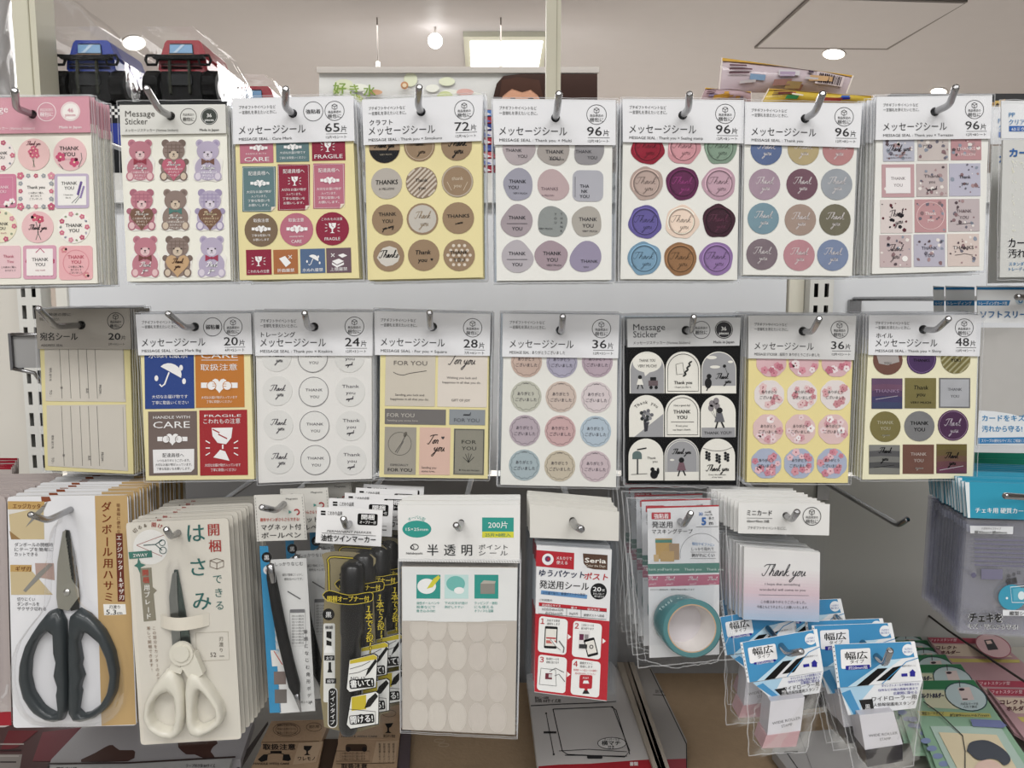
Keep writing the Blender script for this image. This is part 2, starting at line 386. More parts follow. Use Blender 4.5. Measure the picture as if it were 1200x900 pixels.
cv.poly([(585, 116), (588, 94), (606, 90), (632, 94), (637, 117), (622, 105), (612, 108), (600, 104), (592, 110)], '4A2E24', 15)
cv.circ(601, 116, 3.4, '3A2018', 16, ry=1.6); cv.circ(622, 116, 3.4, '3A2018', 16, ry=1.6); cv.circ(611, 124, 2.6, 'C48A70', 16)
cv.out('photo_print', 'print', o)
mb = MB(); a, b = at(372, 84, YB), at(702, 84, YB); mb.box(a.x, b.x, YB-.015, YB+.015, a.z-.01, a.z+.022, 'A8A39E'); mk('top_rail', mb, 'paint', o)
for x in (443, 587):
    mb = MB(); a = at(x, 84, YB); mb.tube([a, (a.x, YB, CEIL)], .004, '8F8882', 6); mb.tube([a, a + Vector((0, 0, .05))], .012, 'D8D4CC', 8); mk('cord', mb, 'paint', o)
# posts above the gondola
YW = .9; zt = at(600, 236, YW).z
for (x0, x1, Y, lab) in ((20, 47, .96, 'wide cream steel post at the left of the boxed toy trucks'), (640, 657, 1.5, 'slim cream steel post rising behind the multi-shape seal packet')):
    a, b = at(x0, 100, Y), at(x1, 100, Y); mb = MB(); mb.box(a.x, b.x, Y, Y+.04, zt+.0122, 2.6, 'D6D3BE')
    mb.box(a.x+(b.x-a.x)*.70, a.x+(b.x-a.x)*.74, Y-.0015, Y, zt+.0122, 2.6, 'B5B19C')
    o = mk('steel_post', mb, 'paint', org=((a.x+b.x)/2, Y, zt+.0122)); tag(o, lab, 'post')
# ---------------- gondola: panels, uprights, shelf -------------------------
zt = at(600, 236, YW).z; zm = at(600, 553, YW).z; zd = 1.0
X0, X1, X2 = at(27, 335, YW).x, at(945, 335, YW).x, 1.6
o = thing('shelving_gondola', 'white metal shop shelving with back panels and slotted uprights behind all the packets', 'shelving', (0, YW, 0))
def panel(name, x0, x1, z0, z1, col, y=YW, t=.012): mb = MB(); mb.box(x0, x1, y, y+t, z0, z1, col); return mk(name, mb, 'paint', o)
panel('back_panel', X0+.045, X1-.02, zm, zt, 'DFE2E7', YW+.008)
panel('back_panel', X1+.03, X2, zm, zt, 'DFE2E7', YW+.008)
panel('back_panel', -1.4, X0, .3, zt, 'D9D5CC', YW+.008)
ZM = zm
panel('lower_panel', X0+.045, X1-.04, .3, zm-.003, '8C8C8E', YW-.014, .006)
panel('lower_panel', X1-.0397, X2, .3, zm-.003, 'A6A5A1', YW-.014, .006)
panel('frame_strip', X0+.035, X0+.048, .3, zt, 'E4E2DA', YW+.004)
panel('frame_strip', X1-.018, X1-.001, .3, zt, 'DEDACA', YW+.004)
for x0 in (X0, X1):
    wd = .027; t = .0014; mb = MB(); z0, z1 = zm - .02, zt - .015; yb = YW - .012
    xs = (x0, x0+.0045, x0+.0095, x0+.0165, x0+.0215, x0+wd)
    for i in (0, 2, 4): mb.box(xs[i], xs[i+1], yb, yb+t, z0, z1, 'DDDDD8')
    zs0 = at(600, 332.5, YW).z; n = int((zs0-z0)/.025)+1
    for i in (1, 3):
        top = z1
        k0 = -int((z1-zs0)/.025)
        for k in range(k0, n):
            s1 = zs0 - k*.025; s0 = s1 - .0155
            mb.box(xs[i], xs[i+1], yb, yb+t, s1, min(top, z1), 'DDDDD8'); top = s0
        mb.box(xs[i], xs[i+1], yb, yb+t, z0, top, 'DDDDD8')
    mb.box(x0, x0+t, yb+t, YW+.008, z0, z1, 'CFCFCA'); mb.box(x0+wd-t, x0+wd, yb+t, YW+.008, z0, z1, 'CFCFCA')
    mb.box(x0+t, x0+wd-t, YW+.004, YW+.006, z0, z1, '1C1C1E'); mk('slotted_upright', mb, 'paint', o)
mb = MB(); mb.box(-1.4, 1.6, YW-.006, 1.6, zt-.002, zt+.012, 'E4E4E2'); mk('top_shelf', mb, 'paint', o)
mb = MB(); mb.box(-1.4, 1.6, .3, YW, zd-.05, zd-.035, 'C9C7C2'); mb.box(-1.4, 1.6, .29, .3, zd-.09, zd-.03, 'D4D2CC'); mk('lower_deck', mb, 'paint', o)
mb = MB(); mb.box(-1.4, 1.6, YW+.02, 1.6, .0, .1, 'C9C7C2'); mk('kick_base', mb, 'paint', o)
zb = at(600, 134, .56).z; mb = MB(); mb.box(-.7, .75, .907, .915, zb-.02, zb+.015, 'CFCFCB'); mk('hook_bar', mb, 'paint', o)
for x in (X0+.004, X1+.004): mb = MB(); mb.box(x, x+.02, .916, .93, zt+.0122, zb+.02, 'D8D8D2'); mk('bar_bracket', mb, 'paint', o)
# rail end at the left
o = thing('price_rail', 'grey metal price rail end clipped left of the address seal packet', 'rail', at(28, 410, .70))
mb = MB(); a, b = at(13, 393, .70), at(46, 431, .70); mb.box(a.x, b.x, .70, .712, b.z, a.z, 'A9A9AA'); mb.box(a.x-.001, a.x+.0015, .697, .713, b.z-.002, a.z+.002, '6E6E72')
mk('end_plate', mb, 'paint', o); mb = MB(); mb.tube([at(13.5, 392, .698), at(46, 392, .698)], .0016, 'D8D8D8'); mb.tube([at(16, 432, .698), at(40, 437, .698), at(50, 450, .705)], .0018, '7A7A7C')
mk('rim', mb, 'chrome', o)
mb = MB(); a, b = at(20, 400, .712), at(46, 425, .712); mb.box(a.x, b.x, .712, YW, b.z, a.z, '909092'); mk('arm', mb, 'paint', o)
# =================== sticker packets =======================================
INK = '3A3A3C'; HGREY = 'E7E7EA'
def badge(cv, cx, cy, r=11.3, kind=0, col=INK):
    cv.ring(cx, cy, r, .7, col, 2)
    if kind == 0:
        cv.line([(cx-3, cy-6.5), (cx, cy-8.2), (cx+3, cy-6.5), (cx+3, cy-3.2), (cx, cy-1.6), (cx-3, cy-3.2)], .6, col, 3, closed=True)
        cv.line([(cx-3, cy-6.5), (cx, cy-5), (cx+3, cy-6.5)], .6, col, 3); cv.line([(cx, cy-5), (cx, cy-1.8)], .6, col, 3)
        cv.text('商品発送の', cx, cy+2.4, 3.4, col, 'c', w=r*1.35, b=.01); cv.text('梱包に', cx, cy+8, 5.2, col, 'c', w=r*1.4, b=.01)
    elif kind == 1: cv.text('強粘着', cx, cy+2.2, 5.6, col, 'c', w=r*1.5, b=.02)
    elif kind == 2: cv.text('弱粘着', cx, cy+2.2, 5.6, col, 'c', w=r*1.5, b=.03)
def std_header(cv, q, cnt, eng, sh, sub=None, title='メッセージシール', kinds=(0,)):
    (x0, y0), (x1, y1) = q[0], q[1]; W = x1 - x0; dy = (y1-y0)/W; H = q[3][1] - y0; k = W/142
    def Y(u, v): return y0 + v*H/54 + dy*u*k
    def X(u): return x0 + u*k
    cv.text('プチギフトやイベントなど', X(8), Y(8, 12.5), 4.6*k, INK, w=43*k, l=3); cv.text('一言御礼を添えたいときに。', X(8), Y(8, 18.5), 4.6*k, INK, w=44*k)
    if sub: cv.text(sub, X(9), Y(9, 30.5), 7.2*k, INK, b=.01)
    cv.text(title, X(8), Y(8, 42), 11.6*k, '2E2E30', w=(78 if len(title) > 5 else 45)*k, b=.006)
    cv.text(eng, X(8), Y(8, 50), 4.6*k, INK, w=min(86, len(eng)*2.6)*k)
    for i, kd in enumerate(kinds): badge(cv, X(120 - 25*i), Y(120-25*i, 17.5), 11.3*k, kd)
    cv.text(cnt, X(109), Y(108, 42), 14.5*k, '2E2E30', w=17*k, b=.01); cv.text('片', X(127.5), Y(127, 42), 8*k, '2E2E30')
    cv.line([(X(110), Y(110, 44.6)), (X(135), Y(135, 44.6))], .5, INK, 2); cv.text(sh, X(110), Y(110, 50), 4.2*k, INK, w=24*k)
def alt_header(cv, q, cnt, bg, fg, dark):
    (x0, y0), (x1, y1) = q[0], q[1]; W = x1-x0; k = W/132; dy = (y1-y0)/W; H = q[3][1]-y0
    X = lambda u: x0+u*k; Y = lambda u, v: y0 + v*H/38 + dy*u*k
    cv.text('Message', X(7), Y(7, 15.5), 10.5*k, fg, w=37*k); cv.text('Sticker', X(7), Y(7, 25), 10.5*k, fg, w=28*k)
    cv.text('メッセージステッカー (Various Stickers)', X(7), Y(7, 34), 4.2*k, fg, w=66*k)
    cx, cy = X(86), Y(86, 16); cv.ring(cx, cy, 10*k, .7, fg, 2); cv.text('商品発送の', cx, cy-1, 3.6*k, fg, 'c', w=14*k); cv.text('梱包に', cx, cy+5, 5.4*k, fg, 'c', w=14*k, b=.02)
    cx, cy = X(112), Y(112, 16); cv.circ(cx, cy, 10.5*k, dark, 2); tc = 'F0F0EC' if dark != 'F4EFE9' else 'D58A9C'
    cv.ring(cx, cy, 9.3*k, .35, tc, 3); cv.text(cnt, cx, cy+1, 6.5*k, tc, 'c', b=.02); cv.text('pieces', cx, cy+5.6, 4.6*k, tc, 'c', b=.02)
    cv.text('Made in Japan', X(112), Y(112, 34), 4.2*k, fg, 'c', w=24*k, b=.02)
PACKS = {}
def packet(label, Y, hq, sq, fq, hole, tip, ang, hcol, scol, group, n=8, step=.0042, hr=5.2, hbot=None, jit=1, name='sticker_packet', cat='sticker packet', stack_label=None, seed=1, fm='film', jx=.0):
    c = at(hole[0], hole[1], Y); o = thing(name, label, cat, c, group if False else None)
    cv = Cv(Y, ang)
    holed(cv.mb, cv, hq, hole[0], hole[1], hr, hcol, 14, .0009); hd = cv.out('header_card', 'card', o)
    t_ = (hole[1] + 11); sq = [lerp_y(sq[0], sq[3], t_), lerp_y(sq[1], sq[2], t_), sq[2], sq[3]] if name == 'sticker_packet' else sq
    cv.slab(sq, scol, 0, .0016); sh = cv.out('sticker_sheet', 'card', o)
    wavy(cv.mb, cv, fq, 22, 6, seed=seed); wavy(cv.mb, cv, fq, -18, -2, nx=2, ny=2); fl = cv.out('film_sleeve', fm, o); edge_highlight(cv, fq, 24, o, 1.3, seed, (0, 1, 2, 3), .3)
    rnd = random.Random(seed*13)
    g = group
    for i in range(1, n+1):
        clone(o, (rnd.uniform(-.0007, .0007)*jit + jx*i, step*i, rnd.uniform(-.0009, .0009)*jit), stack_label or ('one of the packets hanging deeper behind the ' + short(label)), g)
    cv.off = 13
    if tip: hook(tip, hole, Y, 'chrome hook holding the ' + short(label))
    return o, cv, hd, sh
def short(l):
    w = l.replace(',', '').split(); k = w.index('packet')+1 if 'packet' in w[:8] else min(len(w), 7); return ' '.join(w[:k])
def lerp_y(a, b, y):
    t = (y - a[1])/(b[1]-a[1]); return (a[0] + (b[0]-a[0])*t, y)
def dots(cv, x0, y0, x1, y1, n, cols, r0, r1, rnd, l=2.0, blob=True):
    for i in range(n):
        r = rnd.uniform(r0, r1); x = rnd.uniform(x0+r, x1-r); y = rnd.uniform(y0+r, y1-r); c = rnd.choice(cols)
        P = []; k = rnd.choice((5, 6, 7)); a0 = rnd.uniform(0, 6)
        for j in range(k): q = r*rnd.uniform(.65, 1.1); P.append((x+q*cos(a0+2*pi*j/k), y+q*sin(a0+2*pi*j/k)))
        cv.poly(P, c, l + (i % 5)*.1)
def flower(cv, x, y, r, col, c2='F6E3B8', l=3, n=5):
    for i in range(n): a = 2*pi*i/n + x; cv.circ(x+r*.55*cos(a), y+r*.55*sin(a), r*.45, col, l + .05*i, n=8)
    cv.circ(x, y, r*.22, c2, l+.6, n=6)
def sticker(cv, sh, pts, col, m='print', l=3, deco=None):
    """one peel-off sticker: raised outline plus its print, a piece of its own on the sheet"""
    cv.off = 0
    cv.slab(pts, col, l, .00025)
    if deco: deco(cv)
    return cv.out('sticker', m, sh)
# layers inside a sticker: face at 3, print 4 and above (header card front at 8 lies on top)
# ---- row 1 -----------------------------------------------------------------
# 1 pink floral (alt header)
hq = [(-38, 115), (104, 112.5), (106, 155), (-36, 157)]; sq = [(-36, 120), (105, 118), (114.5, 332), (-27, 334)]; fq = [(-40, 112), (107, 111), (117, 334), (-30, 337)]
o, cv, hd, sh = packet('pink-headed message sticker packet with rose and lavender gift labels', .56, hq, sq, fq, (38, 134), (17.5, 106.5), -.6, 'D995A4', 'EFEBDD', 'pink floral packets on the first hook', n=9, step=.0032, seed=1, jit=1.2)
alt_header(cv, hq, '46', 'D995A4', 'FBEFF0', 'F4EFE9'); cv.out('lettering', 'print', hd)
rnd = random.Random(5); PK = ['D8708A', 'E08FA2', 'C85A78', 'E8A9B6', '8C8F98']
def fl_ring(x, y, r, n, l=4.2):
    def f(cv):
        for i in range(n): a = 2*pi*i/n; (flower(cv, x+r*cos(a), y+r*sin(a), 3.2, PK[i % 3], l=l) if i % 2 == 0 else dots(cv, x+r*cos(a)-2, y+r*sin(a)-2, x+r*cos(a)+2, y+r*sin(a)+2, 2, ['7C8790', '97A487', 'B7B0C4'], 1, 2, rnd, l))
    return f
def ty(cv, x, y, s, col=INK, l=5, a='THANK', b='YOU', gap=None):
    cv.text(a, x, y, s, col, 'c', l=l, b=.012); cv.text(b, x, y + (gap or s*1.05), s, col, 'c', l=l, b=.012)
def bouquet(cv, x, y, col='D8607C'):
    cv.line([(x, y+12), (x+1, y), (x+3, y-6)], .6, '6C7A62', 4); cv.line([(x+2, y+12), (x-1, y+2), (x-3, y-5)], .6, '6C7A62', 4)
    for dx, dy in ((-3, -6), (3, -7), (0, -10), (-1, -2), (4, -2)): flower(cv, x+dx, y+dy, 3.6, col, l=4.4)
def S(pts, col, f, m='print'): return sticker(cv, sh, pts, col, m, deco=f)
S(cv.ell(-1, 182, 18.5), 'F6E9E4', lambda c: (fl_ring(-1, 182, 15.5, 10)(c), ty(c, 0, 181, 5)))
S(cv.ell(39.5, 181, 18.8), 'EFC3C0', lambda c: (c.script('Thank you', 39, 170, 2.1, '8A4A5A', .5, l=5), bouquet(c, 39, 184)))
S(cv.ell(82, 180.5, 19.5), 'EDBFC0', lambda c: (ty(c, 81, 176, 6.6), flower(c, 71, 184, 6, 'D94F77'), flower(c, 87, 190, 6, 'D94F77'), c.line([(92, 196), (96, 186), (95, 179)], .7, '4B5A5A', 4), c.line([(74, 198), (69, 192)], .7, '4B5A5A', 4), c.text('hope you like it', 82, 187.5, 3, 'B0506A', 'c')))
S(cv.rrect(-19, 204, 19, 243.5, 3), 'D77F9C', lambda c: (ty(c, 2, 221, 5, 'F6DCE2'), flower(c, 8, 239, 4, 'F8F0EE'), flower(c, 14, 236, 4, 'F8F0EE'), c.frame(-15, 208, 15, 240, .5, 'F0C4D0', 4)))
def sqroses(c):
    for k in range(16):
        t = k/16*4; e = int(t); u = t-e; x, y = [(24+36*u, 206), (60, 206+36*u), (60-36*u, 242), (24, 242-36*u)][e]
        flower(c, x, y, 4.6 if k % 4 == 0 else 2.8, PK[k % 3] if k % 2 == 0 else '9AA0A8', l=4.2)
    c.text('Thank you', 42, 221, 5, INK, 'c', b=.01, l=5); c.text('この度はご購入', 42, 227, 2.6, INK, 'c', l=5); c.text('ありがとう', 42, 230.5, 2.6, INK, 'c', l=5); c.text('ございました', 42, 234, 2.6, INK, 'c', l=5)
S(cv.rrect(23, 204.5, 61, 243.5, 3), 'F4EDE6', sqroses)
def lav(c):
    c.poly(c.rrect(67.5, 206.5, 101, 240.5, 1), 'F3F0EA', 4); ty(c, 81, 216.5, 5.4); c.text('I hope you', 80, 229, 2.6, INK, 'c', l=5); c.text('like it.', 80, 232.5, 2.6, INK, 'c', l=5)
    c.line([(84, 238), (92, 230), (95, 214)], .6, '5B6A66', 5); c.line([(88, 238), (97, 226)], .6, '5B6A66', 5)
    for i in range(7): c.circ(95-i*.6, 214+i*2.2, 1.7, '7A62A8', 5.5, n=6); c.circ(98-i*.6, 219+i*2, 1.4, '9A86BE', 5.5, n=6)
S(cv.rrect(64, 203.5, 104, 244, 3), 'C3B2CC', lav)
S(cv.ell(0, 265, 19.5), 'EFE6C6', lambda c: (fl_ring(0, 265, 16.5, 11)(c), ty(c, 1, 264, 5), c.text('very much', 1, 274, 3, 'B0506A', 'c', l=5)))
S(cv.ell(44, 266, 18.7), 'EDBFC0', lambda c: (flower(c, 41, 255, 5, 'D85C74'), flower(c, 47, 257, 5, 'CF4F6A'), c.line([(42, 260), (45, 272), (42, 281)], .7, '5A6A5E', 4), c.line([(47, 261), (44, 272), (48, 281)], .7, '5A6A5E', 4), c.script('Thank you', 44, 269, 2.7, '4A3A3E', .6, l=5)))
S(cv.ell(86.5, 266, 19), 'F5EFE6', lambda c: (fl_ring(86.5, 266, 15.5, 14)(c), ty(c, 86.5, 266, 5.8)))
S(cv.rrect(-13, 288, 24.5, 326, 3), 'EBC3C8', lambda c: (c.text('Thank', 10, 302, 5, 'C0506C', 'c', l=5), c.text('You', 12, 308, 5, 'C0506C', 'c', l=5), c.text('この度はご購入', 10, 314, 2.6, INK, 'c', l=5), c.text('ありがとう', 12, 318, 2.6, INK, 'c', l=5)))
S(cv.rrect(27, 287.5, 66, 327, 3), 'DDA0B6', lambda c: (c.poly(c.rrect(31, 291.5, 62, 323, 1), 'F6EEEA', 4), ty(c, 47, 306, 5.6), flower(c, 33, 306, 3.5, 'B83A62'), flower(c, 61, 306, 3.5, 'B83A62'), c.line([(42, 296), (47, 291), (52, 296)], 1, 'C04A70', 5), c.text('very much', 47, 317.5, 2.8, 'B0506A', 'c', l=5), [flower(c, 33+i*4.6, 322, 2, 'B86A86') for i in range(7)]))
S(cv.rrect(69, 288, 108.5, 328, 4), 'EFB0B4', lambda c: (c.ring(89, 308, 15, .8, 'E58F98', 4), ty(c, 89, 303, 5.6, 'C85468'), c.text('この度はご購入', 89, 313.5, 2.6, INK, 'c', l=5), c.text('ありがとう', 89, 317, 2.6, INK, 'c', l=5), c.text('ございました', 89, 320.5, 2.6, INK, 'c', l=5), flower(c, 75, 293, 4, 'DE8A90'), flower(c, 101, 322, 4, 'DE8A90')))
# 2 bears
hq = [(140, 122), (264, 121), (265, 156), (141, 158)]; sq = [(140, 130), (265, 130), (270.5, 328), (149, 330)]; fq = [(137, 118), (268, 117), (272, 331), (147, 332)]
o, cv, hd, sh = packet('cream message sticker packet with nine pastel teddy bears', .56, hq, sq, fq, (200, 136), (172, 103.5), -.4, 'DCDBD4', 'EFEDE0', 'teddy bear sticker packets on one hook', n=8, step=.0036, seed=2)
cv.rect(138.5, 119, 266, 122.5, '2A2C2C', 1); alt_header(cv, hq, '36', 'DCDBD4', '55534E', '3E443E'); cv.out('lettering', 'print', hd)
def bear(c, x, y, col, dk, lt, acc, plaid=False, heart=None, txt='F6EEEE', big=False):
    m = 4
    for s in (-1, 1): c.circ(x+s*9.6, y-20, 4.6, dk if plaid else col, m); c.circ(x+s*9.6, y-20, 2.6, dk, m+.3)
    c.circ(x, y+9, 15.2, col, m+.4, ry=14.5)
    for s in (-1, 1): c.circ(x+s*11.5, y+18.5, 4.8, dk if heart else col, m+.6, ry=5.4); c.circ(x+s*11.5, y+18.5, 3.2, lt, m+.9, ry=4)
    if plaid:
        for s in (-1, 1): c.circ(x+s*14.2, y+1.5, 3.6, dk, m+.8)
    c.circ(x, y-11, 13, col, m+1.2, ry=11.8)
    if plaid:
        for k in (-7, -2.5, 2.5, 7): c.line([(x+k, y-20.5+abs(k)*.3), (x+k, y-3)], 1.1, dk, m+1.5)
        for k in (-18, -14, -9.5): c.line([(x-10.5, y+k), (x+10.5, y+k)], 1.1, dk, m+1.6)
    c.circ(x, y-6.2, 5.4, lt, m+2, ry=5)
    c.circ(x-4.2, y-9.5, .95, '2A2022', m+2.6, n=8); c.circ(x+4.2, y-9.5, .95, '2A2022', m+2.6, n=8); c.circ(x, y-7.2, 1.3, '2A2022', m+2.6, ry=.9, n=8); c.line([(x-1.4, y-4.4), (x, y-5.6), (x+1.4, y-4.4)], .5, '2A2022', m+2.6)
    ty0 = y + 6
    if heart: c.heart(x, y+9, 14, heart, m+2.4)
    else:
        c.poly([(x, y+1.2), (x-7.5, y-2.6), (x-7.5, y+5.2)], acc, m+2.6); c.poly([(x, y+1.2), (x+7.5, y+5.2), (x+7.5, y-2.6)], acc, m+2.6); c.circ(x, y+1.2, 1.7, acc, m+2.9, n=8); ty0 = y + 10
    if big: c.script('Thank', x, ty0+1.5, 2.6, txt, .7, l=8); c.script('you', x, ty0+7, 2.6, txt, .7, l=8)
    else:
        c.script('Thank you', x, ty0, 2.0, txt, .6, l=8)
        for k, t in enumerate(('この度はお買上げ', 'ありがとう', 'ございました')): c.text(t, x, ty0+5+3.6*k, 2.7, txt, 'c', l=8)
def bearsil(c, x, y):
    return [(x-13.5, y-23), (x-6, y-24.5), (x, y-22), (x+6, y-24.5), (x+13.5, y-23), (x+14, y-17), (x+12.5, y-7), (x+18, y+1), (x+16.5, y+10), (x+17, y+22), (x+10, y+25), (x, y+23.5), (x-10, y+25), (x-17, y+22), (x-16.5, y+10), (x-18, y+1), (x-12.5, y-7), (x-14, y-17)]
PKB = ('C27A88', 'B0687A', 'E5BFC0'); BRB = ('8F7B72', '7A675E', 'D3BFA8'); LVB = ('B5A9C2', '9F92B4', 'D9CFDC')
for (x, y, cc, acc, pl, he, tx, bg) in ((164, 188, PKB, '9E3848', 0, None, 'F8EEEE', 0), (203.5, 188, BRB, '', 1, 'C25F74', 'F8EEEE', 0), (243.5, 188, LVB, '7A5448', 0, None, 'FFFFFF', 0),
    (166, 246, PKB, '', 1, '7E5A48', 'F4E8DC', 0), (205.5, 246, BRB, '4E8078', 0, None, 'F4EEE6', 0), (246, 246, LVB, '', 1, '7E5A48', 'E8D2A8', 0),
    (170, 301, PKB, '7A4440', 0, None, 'F8EEEE', 1), (208, 301, BRB, '', 1, 'C9A276', '5A3A2A', 1), (248, 301, LVB, 'A83A56', 0, None, 'FFFFFF', 1)):
    S(bearsil(cv, x, y), 'EDE9E2', lambda c: bear(c, x, y, cc[0], cc[1], cc[2], acc, pl, he, tx, bg))
# 3 care marks
hq = [(272, 115.5), (414, 112), (415.5, 165), (273, 169)]; sq = [(274, 122), (412, 118), (421, 326), (281, 328)]; fq = [(270, 113), (416, 110), (426, 328), (280, 331)]
o, cv, hd, sh = packet('care mark seal packet with teal, pink and crimson handling labels on yellow backing', .56, hq, sq, fq, (343, 133), (335, 104.5), -1.4, HGREY, 'EBDDA0', 'care mark seal packets on one hook', n=8, step=.0040, seed=3)
std_header(cv, hq, '65', 'MESSAGE SEAL : Care Mark', '13片×5シート', kinds=(0, 1)); cv.out('lettering', 'print', hd)
W_ = 'F1EFEE'; TEAL = '5F7E82'; CRIM = '96243E'; PNK = 'BE6A7E'
def glass(c, x, y, k=1, col=W_, bg=CRIM, l=5):
    c.poly([(x-4.6*k, y-6*k), (x+4.6*k, y-6*k), (x+3.8*k, y-1*k), (x+.9*k, y+1.6*k), (x+.7*k, y+5*k), (x+3*k, y+6.4*k), (x-3*k, y+6.4*k), (x-.7*k, y+5*k), (x-.9*k, y+1.6*k), (x-3.8*k, y-1*k)], col, l)
    c.line([(x-2*k, y-6*k), (x-.2*k, y-4*k), (x-1.4*k, y-3.2*k), (x+1.4*k, y-.8*k)], .7*k, bg, l+1)
    for s in (-1, 1):
        for dy, ddy in ((-4, -1.4), (0, 0), (4, 1.4)): c.line([(x+s*6.4*k, y+dy*k*.8), (x+s*9*k, y+(dy*.8+ddy)*k)], .7*k, col, l)
def hands(c, x, y, k=1, col=W_, bg=None, l=5):
    c.heart(x, y, 5.5*k, col, l); bgc = bg or TEAL
    for s in (-1, 1):
        c.poly([(x+s*13*k, y-1.6*k), (x+s*13*k, y+2.2*k), (x+s*6*k, y+2.2*k), (x+s*6*k, y-1.6*k)], col, l); c.circ(x+s*5.6*k, y+.6*k, 3.1*k, col, l+1, n=12); c.ring(x+s*5.6*k, y+.6*k, 3.2*k, .5*k, bgc, l+1.4, n=12)
        c.line([(x+s*5*k, y-.6*k), (x+s*3*k, y-.6*k)], .4*k, bgc, l+1.5); c.line([(x+s*5*k, y+1*k), (x+s*3*k, y+1*k)], .4*k, bgc, l+1.5)
def umbrella(c, x, y, k=1, col=W_, l=5):
    P = [(x + 8*k*cos(radians(a)), y + 7*k*sin(radians(a))) for a in range(200, 361, 20)]; P = [(x+(px-x)*cos(.35)-(py-y)*sin(.35), y+(px-x)*sin(.35)+(py-y)*cos(.35)) for px, py in P]
    c.poly(P, col, l); c.line([(x-.5*k, y-1*k), (x-3.5*k, y+7*k), (x-5.5*k, y+8.5*k), (x-6.8*k, y+7*k)], 1*k, col, l)
    for dx, dy in ((-9, 3), (7.5, -4), (9.5, 5)): c.circ(x+dx*k, y+dy*k, 1.3*k, col, l, ry=2*k, n=10)
def care_card(x0, y0, x1, y1, col, kind, lines, capt=None, fold=False):
    def f(c):
        x = (x0+x1)/2; c.frame(x0+1.2, y0+1.2, x1-1.2, y1-1.2, .4, W_, 4)
        c.text('配達員様へ', x, y0+10, 5.4, W_, 'c', l=5, w=25)
        (glass if kind == 'g' else hands)(c, x+1, y0+19.5, .85, bg=col)
        for i, t in enumerate(lines): c.text(t, x, y0+31+5.2*i, 3.5, W_, 'c', l=5, w=[29, 18, 26, 24][i % 4])
        c.poly([(x1-5.5, y1), (x1, y1-6), (x1-5, y1-5.5)], 'E8D8C8', 5)
    P = [(x0, y0), (x1, y0), (x1, y1-6), (x1-5.5, y1), (x0, y1)]; a = cv.rot; S(P, col, f)
LN = ('大切なお届け物が', '入っています。', '丁寧な取扱いを', 'お願いします。')
S(cv.rr(281, 160, 320, 191), PNK, lambda c: (hands(c, 303, 173, .8, bg=PNK), c.text('H A N D L E  W I T H', 300, 181, 2.6, W_, 'c', l=5), c.text('CARE', 301, 189, 7, W_, 'c', w=29, l=5)))
S(cv.rr(323.5, 160, 362, 189.5), TEAL, lambda c: (hands(c, 343, 172, .8), c.text('大切なお届け物です', 343, 180, 3.2, W_, 'c', l=5, w=30), c.text('丁寧にお取扱いください', 343, 186, 3.2, W_, 'c', l=5, w=31)))
S(cv.rr(365.5, 160, 404.5, 188), CRIM, lambda c: (glass(c, 384, 172, .9), c.text('FRAGILE', 385, 185.5, 6.6, W_, 'c', w=33, l=5)))
care_card(284, 195, 323, 248, TEAL, 'h', LN); care_card(325.5, 192.5, 363, 246.5, CRIM, 'g', LN); care_card(367, 191.5, 404, 244.5, PNK, 'h', LN)
S(cv.ell(306, 269.5, 19.5), '7E6850', lambda c: (c.text('取扱注意', 306, 260, 4.6, W_, 'c', l=5), hands(c, 306, 268, .85, bg='7E6850'), c.text('丁寧な取扱いを', 306, 277, 3.2, W_, 'c', l=5), c.text('お願いします', 306, 282, 3.2, W_, 'c', l=5)))
S(cv.ell(347.5, 269, 19.5), PNK, lambda c: (c.text('取扱注意', 347, 259.5, 4.6, W_, 'c', l=5), hands(c, 348, 268, .95, bg=PNK), c.text('CARE', 347.5, 284.5, 5, W_, 'c', l=5), c.text('HANDLE WITH', 347.5, 278, 2.4, W_, 'c', l=5)))
S(cv.ell(389.5, 268, 19.5), CRIM, lambda c: (c.text('こわれもの注意', 389, 258, 3.6, W_, 'c', l=5), glass(c, 389.5, 267, .95), c.text('FRAGILE', 389.5, 281.5, 5, W_, 'c', l=5)))
S(cv.rr(288.5, 292.5, 318, 322), CRIM, lambda c: (glass(c, 303, 306, .9), c.text('こわれもの注意', 303, 319.5, 4, W_, 'c', w=25, l=5)))
S(cv.rr(320.5, 292.5, 349, 321), 'B26A3C', lambda c: (c.poly([(327, 303), (334, 300), (341, 308), (335, 313)], W_, 5), c.line([(338, 299), (342, 303)], .8, W_, 5), c.line([(342, 299), (338, 303)], .8, W_, 5), c.text('折曲厳禁', 335, 318.5, 4.6, W_, 'c', w=20, l=5)))
S(cv.rr(352, 291.5, 381, 320), '516A90', lambda c: (umbrella(c, 367, 304, .8), c.text('水ぬれ厳禁', 366.5, 318, 4.6, W_, 'c', w=24, l=5)))
S(cv.rr(382.5, 290.5, 411.5, 319.5), '6E5560', lambda c: (c.poly([(389, 306), (397, 303), (403, 306), (395, 310)], W_, 5), c.poly([(389, 307.5), (395, 311), (403, 307.5), (403, 310), (395, 313.5), (389, 310)], W_, 5), c.poly([(396, 299), (402, 297), (407, 299.5), (401, 302)], W_, 5), c.line([(388, 297), (392, 301)], .8, W_, 5), c.line([(392, 297), (388, 301)], .8, W_, 5), c.text('上積厳禁', 397, 317, 4.6, W_, 'c', w=20, l=5)))
